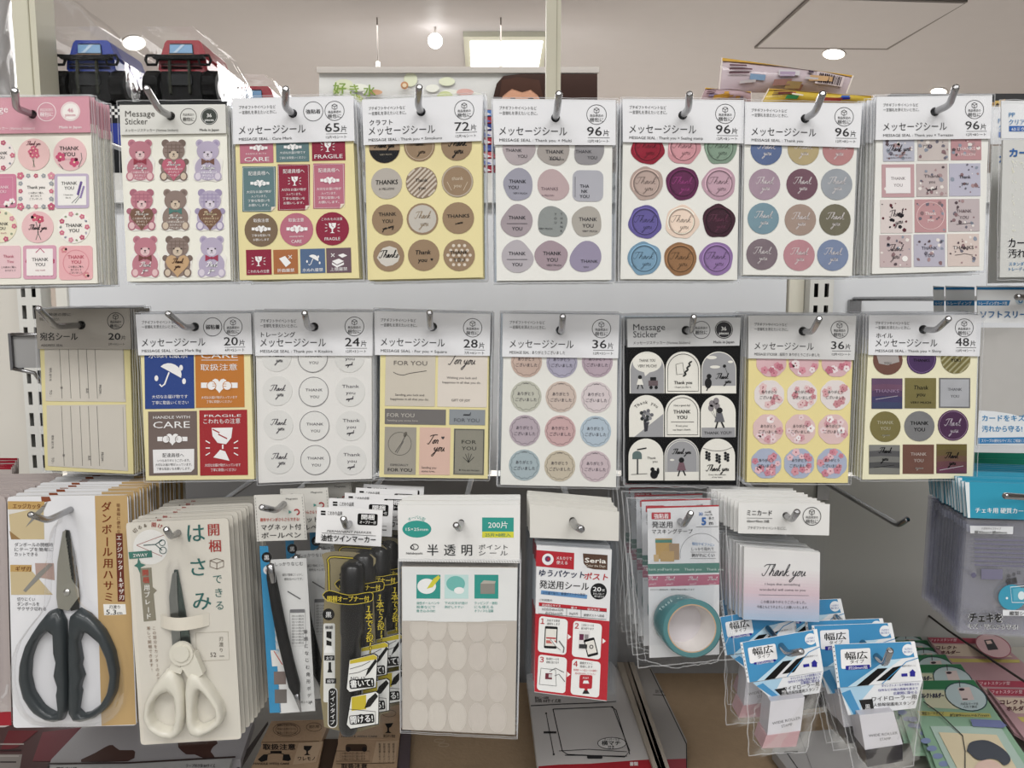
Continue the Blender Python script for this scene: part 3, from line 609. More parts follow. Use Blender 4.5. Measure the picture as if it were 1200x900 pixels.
# 4 kraft
hq = [(424, 117), (566, 110.5), (564.5, 165), (426, 170)]; sq = [(427, 122), (564, 118), (566, 325), (431, 328)]; fq = [(422.5, 114), (568.5, 108.5), (570, 327.5), (430, 330.5)]
o, cv, hd, sh = packet('kraft round thank-you seal packet, brown circles on yellow backing', .562, hq, sq, fq, (493.5, 131), (491.5, 102.5), -1.8, HGREY, 'EBDDA0', 'kraft seal packets on one hook', n=8, step=.0040, seed=4)
std_header(cv, hq, '72', 'MESSAGE SEAL : Thank you × Simokuro', '12片×6シート', sub='クラフト'); cv.out('lettering', 'print', hd)
KR = '9A7F62'; KL = 'B5ADA3'; BK = '1E1C1C'
def kstr(c):
    for i in range(-5, 6):
        x = 494 + i*6.2; P = []
        import itertools
        pts = []
        for t in (0, 1):
            for s in (-1, 1):
                pass
        d = i*4.2
        if abs(d) < 17:
            h = sqrt(17.6**2 - d*d); q = .7071; ax, ay = d*q, d*q; c.line([(494+ax-h*q, 214+ay+h*q), (494+ax+h*q, 214+ay-h*q)], 2.2, 'CDBFAE', 4)
    c.text('Thank', 494, 213, 5.6, BK, 'c', b=.015, l=5); c.text('you', 494.5, 222, 5.6, BK, 'c', b=.015, l=5)
def kdots(c):
    for i in range(-3, 4):
        for j in range(-3, 4):
            x, y = i*6.5 + (3.2 if j % 2 else 0), j*5.6
            if x*x+y*y < 15.5**2: c.circ(538+x, 299+y, 1.9, 'D9CCBC', 4, n=10)
    ty(c, 538, 298, 6.2, BK, 6, gap=8.5)
cvc = lambda c, x, y, r=18.2: c.ell(x, y, r)
S(cvc(cv, 450.5, 173), KR, lambda c: (c.poly([(450.5+17.9*cos(radians(a)), 173+17.9*sin(radians(a))) for a in range(10, 171, 16)], '16181C', 4), c.script('Thank you', 450, 173, 3, BK, .8, l=5), c.text('VERY MUCH', 452, 182, 2.6, 'B0A48C', 'c', l=5)))
S(cvc(cv, 491.5, 171), KR, lambda c: (c.ring(491.5, 171, 16, .6, 'D2BEA4', 4), c.script('Thank', 489, 171, 3.4, 'CDB89C', .7), c.script('you', 494, 180, 3.4, 'CDB89C', .7)), 'print')
S(cvc(cv, 535, 170), KR, lambda c: (c.script('Thank', 536, 171, 4.4, BK, .9, l=5), c.script('you', 537, 180, 4.4, BK, .9, l=5)))
S(cvc(cv, 453, 215), KL, lambda c: (c.text('THANKS', 453, 216, 7.5, BK, 'c', w=26, b=.02, shear=.1, l=5), c.text('A MILLION!', 453, 222.5, 3.6, BK, 'c', l=5)))
S(cvc(cv, 494, 214, 18.5), '8F7A66', kstr)
S(cvc(cv, 536, 212.5, 18.6), KR, lambda c: (c.ring(536, 212.5, 17.4, 1.6, 'B9AA96', 4), c.text('thank', 536, 211, 6, 'D8C8B0', 'c', shear=.1, l=5), c.text('you', 536, 219.5, 6, 'D8C8B0', 'c', shear=.1, l=5), c.line([(524, 213), (529, 223)], .5, 'D8C8B0', 5), c.line([(548, 213), (543, 223)], .5, 'D8C8B0', 5)))
S(cvc(cv, 454, 257.5), KR, lambda c: (ty(c, 454, 253, 6, BK, 5, gap=8.2), c.script('you very', 455, 268, 2.2, BK, .55, l=5, rot=-12)))
S(cvc(cv, 495, 256.5, 18.5), KR, lambda c: (c.circ(495, 256.5, 16.3, 'C2BBB0', 4), c.script('Thank', 495, 256, 3.8, 'A08A70', .6, l=5), c.script('you', 497, 265, 3.8, 'A08A70', .6, l=5)))
S(cvc(cv, 537, 255.5, 18.6), KR, lambda c: (c.text('THANKS', 537, 255, 5.8, BK, 'c', w=26, b=.015, l=5), c.script('s nnrrn', 538, 262.5, 1.8, BK, .5, l=5, rot=-8)))
S(cvc(cv, 455.5, 300), KR, lambda c: (c.poly([(455.5+(13+1.5*sin(3*k))*cos(k*.6), 300.5+(11.5+sin(5*k))*sin(k*.6)) for k in range(11)][:11], 'CFC9BE', 4), c.script('Thanks', 455, 302, 4, BK, .8, l=5)))
S(cvc(cv, 496.5, 299, 18.5), KR, lambda c: (c.text('Thank', 495.5, 298, 7.2, BK, 'c', b=.02, shear=.15, l=5), c.text('you', 495, 307, 7.2, BK, 'c', b=.02, shear=.15, l=5), c.heart(506, 304, 1.6, BK, 5)))
S(cvc(cv, 538, 299, 18.6), KR, kdots)
# 5 multi blobs
hq = [(577, 115.5), (721.5, 117), (721.5, 170), (579, 169.5)]; sq = [(580, 120), (718, 122), (716.5, 328), (582, 329)]; fq = [(576, 114), (724.5, 115.5), (721, 330), (578, 331)]
o, cv, hd, sh = packet('pebble-shaped pastel thank-you seal packet with soft irregular greyed stickers', .56, hq, sq, fq, (651, 138), (655, 110), .6, HGREY, 'E8E7E1', 'pebble-shaped seal packets on one hook', n=8, step=.0040, seed=5)
std_header(cv, hq, '96', 'MESSAGE SEAL : Thank you × Multi', '12片×8シート'); cv.out('lettering', 'print', hd)
rnd = random.Random(11)
def blob(x, y, r, k):
    ph = k*1.3; return [(x + r*(1+.07*sin(2*a+ph)+.04*sin(3*a+2*ph))*cos(a), y + r*(1+.06*cos(2*a+1.7*ph)+.04*sin(3*a))*sin(a)) for a in [2*pi*i/28 for i in range(28)]]
BL = [(608, 175, 'AFA3A6', 0), (649, 176, 'A69E98', 1), (690, 176.5, '928F92', 0), (607.5, 216.5, '9A99A8', 2), (648, 217, 'BBA3A4', 3), (689, 217, 'ADADB6', 4), (606, 259, 'A3969C', 5), (647, 260, '8D9290', 6), (688, 260, 'ABA59C', 1), (606, 301, 'B3ACB2', 5), (646, 300, 'A38F98', 1), (686.5, 301, '958CA6', 3)]
for i, (x, y, co, md) in enumerate(BL):
    def f(c, x=x, y=y, md=md):
        D = '2C2C34'
        if md == 0: c.text('THANK', x-6, y+3, 5.4, D, 'c', w=19, l=5); c.text('YOU', x+4, y+10, 5.4, D, 'c', l=5)
        elif md == 1: ty(c, x+1, y-1 if i > 2 else y+4, 6.2, D, 5, gap=7.6); c.text('VERY MUCH', x+3, y+12, 3.2, D, 'c', l=5)
        elif md == 2: c.text('THANK', x-1, y-2, 5.8, D, 'c', l=5, b=.02); c.text('YOU', x-6, y+5, 5.8, D, 'c', l=5, b=.02); c.text('VERY MUCH', x+2, y+11, 3, D, 'c', l=5)
        elif md == 3: c.text('THANKS' if i == 4 else 'THANK', x-4 if i == 4 else x+4, y+6 if i == 4 else y+7, 5.2, '6A5660' if i == 4 else D, 'c', w=20, l=5); c.text('A MILLION' if i == 4 else 'YOU', x-6 if i == 4 else x, y+13, 3, '6A5660' if i == 4 else D, 'c', l=5)
        elif md == 4: [c.text(t, x-4, y+3+6*k, 5.4, D, 'c', l=5, b=.015) for k, t in enumerate(('THA', 'NK', 'YOU'))]; c.line([(x-15, y-10), (x-15, y+14)], .4, D, 5)
        elif md == 5: ty(c, x, y-2, 5.8, D, 5, gap=13); c.line([(x-12, y+3), (x+12, y+3)], .5, D, 5)
        elif md == 6: c.vtext('THANK', x+11, y-11, 4, D, 4.9, l=5); c.vtext('YOU', x+4, y-11, 4, D, 4.9, l=5); c.text('VERY MUCH', x-8, y+9, 3, D, 'c', l=5)
    S(blob(x, y, 18.3, i+1) if co != 'ADADB6' else cv.rrect(x-18, y-17.5, x+18, y+19, 8), co, f)
# 6 wax stamps
hq = [(729.5, 115.5), (872, 117), (871.5, 168), (730, 166.5)]; sq = [(731, 121), (867, 122), (864, 328), (727, 327)]; fq = [(727.5, 114), (874, 115.5), (867, 330), (725, 329.5)]
o, cv, hd, sh = packet('sealing wax style packet with twelve embossed jewel-coloured wax stamps', .56, hq, sq, fq, (800, 135), (808, 110.5), .6, HGREY, 'E6E5DE', 'wax stamp seal packets on one hook', n=8, step=.0040, seed=6)
std_header(cv, hq, '96', 'MESSAGE SEAL : Thank you × Sealing stamp', '12片×8シート'); cv.out('lettering', 'print', hd)
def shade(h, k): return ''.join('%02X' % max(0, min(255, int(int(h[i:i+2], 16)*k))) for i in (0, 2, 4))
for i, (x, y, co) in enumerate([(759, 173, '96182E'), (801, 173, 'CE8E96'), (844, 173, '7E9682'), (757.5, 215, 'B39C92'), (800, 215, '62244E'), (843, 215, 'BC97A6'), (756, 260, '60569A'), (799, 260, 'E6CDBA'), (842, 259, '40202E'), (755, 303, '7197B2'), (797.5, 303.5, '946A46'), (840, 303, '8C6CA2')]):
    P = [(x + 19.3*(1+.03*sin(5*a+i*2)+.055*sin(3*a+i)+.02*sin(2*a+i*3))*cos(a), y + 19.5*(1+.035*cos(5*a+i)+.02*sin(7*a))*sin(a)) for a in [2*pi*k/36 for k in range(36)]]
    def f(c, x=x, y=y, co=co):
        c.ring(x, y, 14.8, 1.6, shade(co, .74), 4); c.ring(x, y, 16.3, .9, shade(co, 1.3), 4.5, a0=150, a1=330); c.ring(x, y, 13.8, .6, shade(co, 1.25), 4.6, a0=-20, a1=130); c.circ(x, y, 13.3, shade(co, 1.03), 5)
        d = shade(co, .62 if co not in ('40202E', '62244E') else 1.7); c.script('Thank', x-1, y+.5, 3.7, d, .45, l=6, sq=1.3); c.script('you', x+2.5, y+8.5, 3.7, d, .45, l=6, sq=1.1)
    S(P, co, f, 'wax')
# 7 thank-you circles
hq = [(873, 119), (1010.5, 121), (1007.5, 173), (872.5, 169)]; sq = [(873, 124), (1006, 126), (998.5, 323.5), (870.5, 322)]; fq = [(871, 117), (1013, 119.5), (1001, 326), (868.5, 325)]
o, cv, hd, sh = packet('muted circle seal packet, twelve dull discs each reading Thank you in white script', .56, hq, sq, fq, (943.5, 139), (964, 110), 1.3, HGREY, 'E6E5DE', 'muted circle seal packets on one hook', n=8, step=.0036, seed=7)
std_header(cv, hq, '96', 'MESSAGE SEAL : Thank you', '12片×8シート'); cv.out('lettering', 'print', hd)
for (x, y, co) in [(898, 175, '5A6C96'), (941.5, 175, 'B5A276'), (982.5, 175.5, 'B98080'), (896, 216, 'A58C9C'), (940, 216, '75525F'), (980.5, 216, '9A9FA6'), (894.5, 256, '7796A4'), (938, 257.5, 'A68F82'), (978.5, 257.5, '75705C'), (893, 298, '807078'), (936.5, 299, 'C08890'), (976, 299, '7C8BAC')]:
    S(cv.ell(x, y, 18.4), co, lambda c: (c.script('Thank', x, y-.5, 3.7, 'E2DADA', .45, l=5, sq=1.15), c.script('you', x+1, y+7, 3.7, 'E2DADA', .45, l=5)), 'pearl')
# 8 terrazzo
hq = [(1027.5, 113), (1163, 111.5), (1160.5, 162.5), (1026, 164)]; sq = [(1028, 118), (1160, 117), (1152.5, 317), (1022, 321)]; fq = [(1024.5, 111), (1166, 110), (1156, 320), (1019, 324)]
o, cv, hd, sh = packet('terrazzo pattern seal packet with twelve speckled square stickers', .56, hq, sq, fq, (1095.5, 131), (1120, 102.5), -.4, HGREY, 'E8E7E1', 'terrazzo seal packets on one hook', n=9, step=.0040, seed=8, jx=-.0004)
std_header(cv, hq, '96', 'MESSAGE SEAL : Thank you × Terrazzo', '12片×8シート'); cv.out('lettering', 'print', hd)
rnd = random.Random(21)
TZ = [((1035, 160, 1071.5, 189), 'B9BAC8', 0), ((1075.5, 160, 1111.5, 188), 'C7BBB6', 1), ((1114.5, 160, 1150, 187.5), 'BE8C90', 2), ((1033.5, 192.5, 1071.5, 231), 'C39A9E', 3), ((1074, 191.8, 1110.5, 230.3), 'BFAFAE', 4), ((1112.5, 191.5, 1149, 229.7), 'B8B6C8', 5), ((1032, 234, 1069.5, 273), 'D9CCC8', 6), ((1072, 233.5, 1109, 272.2), 'C08F92', 7), ((1111.5, 233, 1148, 271), 'BEB0B2', 8), ((1031, 275.3, 1068, 313), 'C5B0B0', 9), ((1071, 274.5, 1107.5, 312.5), 'B6B2C2', 10), ((1110.5, 274, 1147.5, 312), 'D6C4BC', 11)]
for (b, co, md) in TZ:
    def f(c, b=b, md=md):
        x0, y0, x1, y1 = b; x, y = (x0+x1)/2, (y0+y1)/2; D = '3A3038'
        cols = ['6E6A78', '8A6A6E', '5A4A50', 'A98A8C', '8C94A4', 'E6DED8'] if md not in (6,) else ['16141A', '5E2430', '8A5A5E', '1E1C22']
        dots(c, x0, y0, x1, y1, 20 if md != 3 else 2, cols, .7, 3.1, rnd, 4)
        L = 5
        if md == 0: c.script('Thank you', x, 177, 3.4, D, .6, l=L); c.text('Wish you something', x, 182, 2.4, D, 'c', l=L); c.text('wonderful will come to you', x, 185.5, 2.4, D, 'c', w=29, l=L)
        elif md == 1: c.text('YOU', x-7, y-2+1, 5, D, 'c', l=L)
        elif md == 2: c.text('THANKS', x, 176, 5.4, 'F0DCDC', 'c', l=L); c.text('A MILLION', x, 182.5, 4.4, 'F0DCDC', 'c', l=L)
        elif md == 3: c.rect(x0+4.5, y0+4, x1-4.5, y1-4.5, 'E9E4E4', 4.6); ty(c, x, y-1, 5, '7A7074', L, gap=8)
        elif md == 4: c.text('Thank', x, y-3, 5.2, D, 'c', w=19, l=L); c.text('you', x, y+3.5, 5, D, 'c', l=L); c.script('you nunh', x, y+12, 1.8, D, .5, l=L, rot=-8)
        elif md == 5: c.text('Thank', x, y-1.5, 5.4, D, 'c', l=L, b=.02); c.text('you', x, y+6, 5.4, D, 'c', l=L, b=.02)
        elif md == 6: c.script('Thank', x, y, 3.6, D, .5, l=L, rot=-10); c.script('you', x+3, y+9, 3.6, D, .5, l=L, rot=-10)
        elif md == 7: c.ring(x, y, 16, .6, 'E6C8C8', 4.6); ty(c, x, y-1, 5.2, 'F4E4E2', L, a='Thank', b='you', gap=7.5)
        elif md == 8: ty(c, x, y-3, 5.2, '6A5A60', L, gap=7.5); c.line([(x-9, y+11), (x+11, y+9)], .5, D, L)
        elif md == 9: c.script('Thank', x, y, 3.6, D, .45, l=L); c.script('you', x, y+9, 3.6, D, .45, l=L); c.circ(x+11, y+9, 3.5, 'F2EEEA', L, n=8)
        elif md == 10: ty(c, x, y-1, 5.4, '4E4C5C', L, gap=8.5)
        elif md == 11: c.text('THANKS', x, y-1, 5.6, D, 'c', w=24, b=.015, l=L); c.line([(x-10, y+6), (x-2, y+5), (x+1, y+4), (x+11, y+6)], .5, D, L)
    S(cv.rr(*b), co, f)
# ---- row 2 -----------------------------------------------------------------
Y2 = .60
# 1 address seal
hq = [(41.5, 362.5), (152, 361.5), (153.5, 409.5), (44, 409)]; sq = [(45, 368), (151, 367), (156.5, 555.5), (53, 551)]; fq = [(39.5, 361), (154, 359.5), (159, 557), (50.5, 553)]
o, cv, hd, sh = packet('address seal packet with two lined beige name labels, beside the slotted upright', .62, hq, sq, fq, (95, 381), None, 0.2, 'A9A298', 'E5D89A', 'address seal packets on one hook', n=8, step=.0042, seed=9)
k = .79
cv.text('商品発送の際に', 46, 370, 4, INK, w=37); cv.text('宛名を書いて貼るだけ。', 46, 375.5, 4, INK, w=24); cv.text('宛名シール', 47, 398, 10, '2A2A2C', w=44, b=.02); cv.text('ADDRESS SEAL', 48, 406, 3.8, INK, w=26)
badge(cv, 135.5, 376, 9.6); cv.text('20', 127, 398, 11, '2A2A2C', w=14, b=.03); cv.text('片', 142, 398, 6, '2A2A2C'); cv.text('2片×10シート', 127, 404.5, 3.4, INK, w=19); cv.out('lettering', 'print', hd)
for (y0, y1, dx) in ((404, 471, 0), (475, 550, 2.5)):
    def f(c):
        for j, x in enumerate((69.5, 80, 91, 101, 111)): c.line([(x+dx, y0+1), (x+dx+3.2, y1-4)], .5, '6A6660', 4)
        c.line([(144, y0+2), (146, y1-3)], .4, '8A867C', 4); c.text('TO :', 58+dx, y1-14, 4, INK, l=5, rot=90); c.text('FROM :', 116+dx, y1-20 , 4, INK, l=5, rot=90); c.text('宛先 送り先', 58+dx, y1-40, 3, INK, l=5, rot=90); c.text('様', 71+dx, y1-18, 3, INK, l=5, rot=90); c.text('品名', 101+dx, y1-16, 3, INK, l=5, rot=90)
    S([(52+dx, y0), (144.5+dx, y0-1), (147.5+dx, y1+(2 if dx else 0)), (53.5+dx, y1-(4 if dx else 1))], 'CFC8BC', f)
hook((45, 361.5), (95, 381), .62, 'long chrome hook bent aside in front of the address seal packet', reach=.075, bend=.035)
# 2 care big
hq = [(158.5, 368.5), (294, 367), (295.5, 415), (162, 416.5)]; sq = [(163, 375), (292, 374), (298, 561.5), (171, 563)]; fq = [(157, 366.5), (297, 365), (300.5, 563.5), (169, 565.5)]
o, cv, hd, sh = packet('large care mark seal packet with blue, orange, grey and red squares', Y2, hq, sq, fq, (228, 383), (197, 367.5), -.8, HGREY, 'EFE2A8', 'large care mark seal packets on one hook', n=8, step=.0042, seed=10)
std_header(cv, hq, '20', 'MESSAGE SEAL : Care Mark Big', '4片×5シート', kinds=(0, 2)); cv.out('lettering', 'print', hd)
def f(c): c.text('水ぬれ厳禁', 197, 419, 8, W_, 'c', w=46, l=5); umbrella(c, 199, 438, 1.75); c.text('大切なお届け物です', 199, 466.5, 4.6, W_, 'c', w=42, l=5); c.text('丁寧に取扱いください', 199.5, 473.5, 4.6, W_, 'c', w=43, l=5)
S(cv.rr(169.5, 408, 227.3, 479), '2B4690', f)
def f(c): c.text('CARE', 257, 419.5, 9, W_, 'c', w=43, l=5); c.text('取扱注意', 256.5, 433.5, 8.4, W_, 'c', w=43, l=5); c.line([(236, 422), (279, 422)], .6, W_, 5); hands(c, 257, 451, 1.65, bg='CB7A2E'); c.text('大切なお届け物が入っています', 257, 467, 3.6, W_, 'c', w=42, l=5); c.text('丁寧に取扱いください', 257, 472, 3.6, W_, 'c', w=30, l=5)
S(cv.rr(229, 408, 286, 477.5), 'CB7A2E', f)
def f(c):
    c.text('HANDLE WITH', 201, 490.5, 4.6, W_, 'c', w=43, l=5); c.text('CARE', 201, 501.5, 11, W_, 'c', w=43, l=5); hands(c, 202, 514, 1.35, bg='75655F'); c.poly([(179, 527), (227.5, 526), (227.5, 549), (224, 553), (180, 554.5)], 'ECEAEA', 4); c.text('配達員様へ', 203, 535.5, 5.4, INK, 'c', w=25, l=5)
    for i, t in enumerate(('いつもありがとうございます。', '大切なお届け物が入っています。', '丁寧な取扱いをお願いします。')): c.text(t, 203.5, 541+4.8*i, 3.6, INK, 'c', w=(38, 43, 40)[i], l=5)
S(cv.rr(174, 482, 231, 557), '75655F', f)
def f(c):
    c.text('FRAGILE', 261, 488.5, 4, W_, 'c', w=43, l=5); c.text('こわれもの注意', 260, 496, 6.6, W_, 'c', w=43, l=5); c.text('大切なお届け物が入っています', 261, 546.5, 4, W_, 'c', w=42, l=5); c.text('丁寧に取扱いください', 262, 552, 4, W_, 'c', w=30, l=5)
    c.poly([(248, 501.5), (272.5, 501), (271, 513), (265, 520.5), (255, 519), (249, 511)], W_, 5); c.line([(249, 503), (257, 507), (256, 509), (266, 514)], 1.4, 'AE2A30', 6); c.line([(261, 521), (261, 526)], 1.8, W_, 5); c.poly([(258, 527), (264, 529), (269, 540), (250, 536)], W_, 5)
    for s, X in ((-1, 246), (1, 274)):
        for dy, e in ((-8, -3), (0, 0), (8, 3)): c.line([(X, 525+dy*.7), (X+s*5, 525+dy*.7+e)], 1.2, W_, 5)
S(cv.rr(234, 480.5, 290, 557), 'AE2A30', f)
# 3 tracing
hq = [(297, 366), (437, 366), (436.5, 417), (299, 417)]; sq = [(299, 372), (435.5, 372), (436, 561), (303, 566)]; fq = [(296, 364), (439, 364.5), (438.5, 563), (301.5, 568.5)]
o, cv, hd, sh = packet('tracing paper seal packet, translucent white sheet with thin ringed thank-you circles', Y2, hq, sq, fq, (368, 383), (357, 367), 0, HGREY, 'E4E2DE', 'tracing paper seal packets on one hook', n=8, step=.0040, seed=11)
std_header(cv, hq, '24', 'MESSAGE SEAL : Thank you × Kitakira', '12片×3シート', sub='トレーシング'); cv.out('lettering', 'print', hd)
for i, y in enumerate((419, 459, 499, 539)):
    dx = i*1.0
    S(cv.ell(324+dx, y-1, 17.5), 'DCDBD7', lambda c: (c.script('Thank', 324+dx, y-1, 3.2, '55525A', .55, l=5, sq=1.15), c.script('you', 327+dx, y+5.5, 3.2, '55525A', .55, l=5)))
    S(cv.ell(366.5+dx, y, 17.6), 'E0DFDB', lambda c: (c.ring(366.5+dx, y, 17.2, .6, '77747A', 5), c.text('THANK', 367+dx, y-.5, 4.4, '55525A', 'c', w=20, l=5), c.text('YOU', 367.5+dx, y+7.5, 4.4, '55525A', 'c', w=11, l=5)))
    S(cv.ell(409.5+dx*.8, y, 17.5), 'DCDBD7', lambda c: (c.text('Thank', 410+dx*.8, y-4.5, 5.2, '55525A', 'c', w=20, l=5), c.text('you', 410+dx*.8, y+3, 5.2, '55525A', 'c', w=11, l=5), c.script('nnynrh', 409+dx*.8, y+9.5, 1.7, '55525A', .5, l=5, rot=-8)))
# 4 for you
hq = [(438.5, 364.5), (575, 368), (574, 417), (439, 416)]; sq = [(446, 372), (573, 376), (571.5, 561), (444.5, 559)]; fq = [(437, 362), (577.5, 366), (573.5, 563), (437.5, 562)]
o, cv, hd, sh = packet('for-you square seal packet with beige, grey and peach gift labels on yellow backing', Y2, hq, sq, fq, (507, 383), (503.5, 366.5), 1.0, HGREY, 'EADD9E', 'for-you square seal packets on one hook', n=8, step=.0042, seed=12)
std_header(cv, hq, '28', 'MESSAGE SEAL : For you × Square', '7片×4シート'); cv.out('lettering', 'print', hd)
DK = '4A4648'
S(cv.rr(451.5, 410, 510, 476), 'CFC6B6', lambda c: (c.text('FOR YOU', 481, 428, 7.2, '6A6460', 'c', w=39, l=5), c.line(smooth_path([(461, 436), (466, 438.5), (473, 439.5), (480, 437.5), (500, 434.5)]), .6, DK, 5), c.text('Sending you luck and', 480, 464, 3.6, DK, 'c', w=34, l=5), c.text('happiness in all that you do.', 480, 469, 3.6, DK, 'c', w=45, l=5)))
S(cv.rr(513, 410, 571, 477), 'DFD5C9', lambda c: (c.script('For you', 541, 427, 5.6, DK, .9, l=5), c.text('Wishing you luck and', 541, 444, 3.6, DK, 'c', w=35, l=5), c.text('happiness in all that you do.', 541, 449.5, 3.6, DK, 'c', w=45, l=5), c.text('GIFT OF JOY', 540, 470.5, 4, DK, 'c', w=22, l=5)))
S(cv.rr(451, 479.5, 522.5, 497.5), '74706E', lambda c: (c.text('FOR YOU', 453.5, 488.5, 6.4, 'C9C2B8', w=32, l=5), c.text('Sending you some love', 453.5, 493.5, 3, 'C9C2B8', w=36, l=5)))
S(cv.rr(526.5, 480, 568.5, 498), '8E9499', lambda c: (c.text('FOR YOU', 547, 494.5, 6, '5C6068', 'c', w=30, l=5), c.script('snnuuh', 547, 487, 1.7, '4C5058', .5, l=5)))
S(cv.rr(450.5, 500.5, 487.5, 556), 'A19B8F', lambda c: (c.ring(468.5, 520, 13.5, .5, '57534C', 4), c.line([(463, 530), (470, 520), (476, 509)], .6, DK, 5), c.line([(465, 531), (473, 517)], .5, DK, 5), c.circ(475, 509, 2, '6A655C', 5, ry=3.2, n=10, rot=25), c.text('ESPECIALLY', 468, 546, 3.4, DK, 'c', w=21, l=5), c.text('FOR YOU', 468.5, 552.5, 5.4, '2A2828', 'c', w=28, b=.02, l=5)))
S(cv.rr(491.5, 501, 527.5, 556.5), 'DDB7A6', lambda c: (c.script('For', 507, 520, 4.8, '2A2424', .9, l=5), c.script('you', 514, 529, 5.2, '2A2424', .9, l=5), c.heart(519, 513, 2, DK, 5), c.text('Sending you', 494, 549, 3.6, DK, l=5), c.text('some love.', 494, 553.2, 3.6, DK, l=5)))
S(cv.rr(531.5, 502.5, 567.5, 556.5), '8F8C7E', lambda c: (c.frame(532.6, 503.6, 566.4, 555.4, .9, '3A3A36', 4), c.text('FOR', 549.5, 520, 6, '3A3A36', 'c', w=17, l=5), c.text('YOU', 549.5, 527.5, 6, '3A3A36', 'c', w=17, l=5), [c.line([(549, 542), (549+7*cos(radians(a)), 538+7*sin(radians(a)))], .6, '3A3A36', 5) for a in (200, 240, 270, 300, 340)], c.text('★ You are the best', 549.5, 552, 3, '3A3A36', 'c', w=24, l=5)))
# 5 arigato
hq = [(589.5, 367.5), (726, 369), (724.5, 420), (588.5, 418)]; sq = [(591, 374), (724, 375), (722, 571), (586.5, 568)]; fq = [(586, 366), (729, 367), (725.5, 573), (582.5, 570)]
o, cv, hd, sh = packet('pastel scalloped-circle seal packet with Japanese thanks on white backing', Y2, hq, sq, fq, (656.5, 387), (659.5, 371), .7, HGREY, 'E7E6DF', 'pastel Japanese thanks seal packets on one hook', n=8, step=.0040, seed=13)
std_header(cv, hq, '36', 'MESSAGE SEAL : ありがとうございました', '12片×3シート'); cv.out('lettering', 'print', hd)
for (x, y, co) in [(617, 424, 'C9AEA0'), (658.5, 424.5, 'A9A5BA'), (700, 424, 'B8A3B0'), (616.5, 464.5, 'BFBFB0'), (657.5, 465, 'CDBAAE'), (699, 465.5, 'D5C8CA'), (615, 504.5, 'B5A6B0'), (656.5, 505, 'CBA6A6'), (698, 505.5, 'AFC0CE'), (614.5, 545, 'A3B4BA'), (656, 546, 'C6BAA4'), (697.5, 546.5, 'C9B6BC')]:
    d = '4A4650'; sc = [(x + (15.6+.7*cos(14*a))*cos(a), y + (15.6+.7*cos(14*a))*sin(a)) for a in [2*pi*k/56 for k in range(56)]]
    S(cv.ell(x, y, 18.2), co, lambda c: (c.line(sc, .45, shade(co, .62), 4, closed=True), c.text('ありがとう', x-.5, y-1.5, 4.6, d, 'c', w=19, l=5, b=.01), c.text('ございました', x, y+5.5, 4.6, d, 'c', w=25, l=5, b=.01), c.line([(x-3, y-14.5), (x, y-16), (x+3, y-14.5)], .5, d, 5)))
# 6 black arches
hq = [(735, 373.5), (868.5, 372), (866.5, 405), (735.5, 407)]; sq = [(735, 371.5), (869, 370.5), (863, 568.5), (735, 566.5)]; fq = [(731, 369), (872, 368.5), (866, 570.5), (732, 569)]
o, cv, hd, sh = packet('black message sticker packet with nine monochrome arch-shaped pictures', Y2, hq, sq, fq, (804, 387), (813, 371.5), -.5, 'C9C9C9', '0B0B0C', 'black arch sticker packets on one hook', n=7, step=.0046, seed=14)
alt_header(cv, hq, '36', 'C9C9C9', '4A4A4C', '333336'); cv.out('lettering', 'print', hd)
def arch(x0, x1, y0, y1):
    r = (x1-x0)/2; cx = (x0+x1)/2; return [(cx + r*cos(radians(a)), y0 + r*1.0 + r*sin(radians(a))) for a in range(-180, 1, 12)] + [(x1, y1), (x0, y1)]
CR = 'E9E6DC'; GR = '9D9DA0'; BB = '1E1E20'
def fig(c, x, y, k, dress, l=6):
    c.circ(x, y-8*k, 2.4*k, BB, l, n=10); c.poly([(x-2*k, y-6*k), (x+2*k, y-6*k), (x+4*k, y+1*k), (x-4*k, y+1*k)], dress, l); c.line([(x-1.5*k, y+1*k), (x-3*k, y+6*k)], 1.2*k, BB, l); c.line([(x+1.5*k, y+1*k), (x+3.5*k, y+5.5*k)], 1.2*k, BB, l)
def A0(c, X, Y): c.poly(arch(X+1.2, X+39.8, Y+1.2, Y+48)[:16] + [(X+39.8, Y+24), (X+1.2, Y+24)], GR, 4); c.rect(X+1, Y+20, X+40, Y+49, GR, 4.1); c.circ(X+20.5, Y+13, 17, CR, 4.5, ry=11.5); c.poly([(X+16, Y+22), (X+26, Y+22), (X+18, Y+29)], CR, 4.6); c.text('THANK YOU', X+20.5, Y+12, 4.8, BB, 'c', w=19, l=6); c.text('VERY MUCH!!', X+20.5, Y+18.5, 4.8, BB, 'c', w=22, l=6); fig(c, X+12, Y+38, 1, CR); c.rect(X+22, Y+34, X+33, Y+40, '6A5A5E', 6); c.circ(X+25, Y+42, 2, BB, 6.5, n=10); c.circ(X+31, Y+42, 2, BB, 6.5, n=10); c.rect(X+24, Y+30, X+31, Y+34, BB, 6)
def A1(c, X, Y):
    c.line(arch(X+2.6, X+38.4, Y+2.8, Y+46.5), .6, BB, 5, closed=True); c.line([(X+12, Y+15), (X+20, Y+13), (X+22, Y+26), (X+13, Y+27)], .6, BB, 5, closed=True)
    for i in range(7): c.circ(X+22+i*1.2, Y+28-i*2.6, 2.3, '2E3230', 5.5, ry=1.1, n=8, rot=-30+(i % 2)*90)
    c.text('Thank you', X+20.5, Y+38, 5.2, BB, 'c', w=21, b=.02, l=6); c.text('I hope you like it.', X+20.5, Y+42.5, 3, BB, 'c', w=19, l=6)
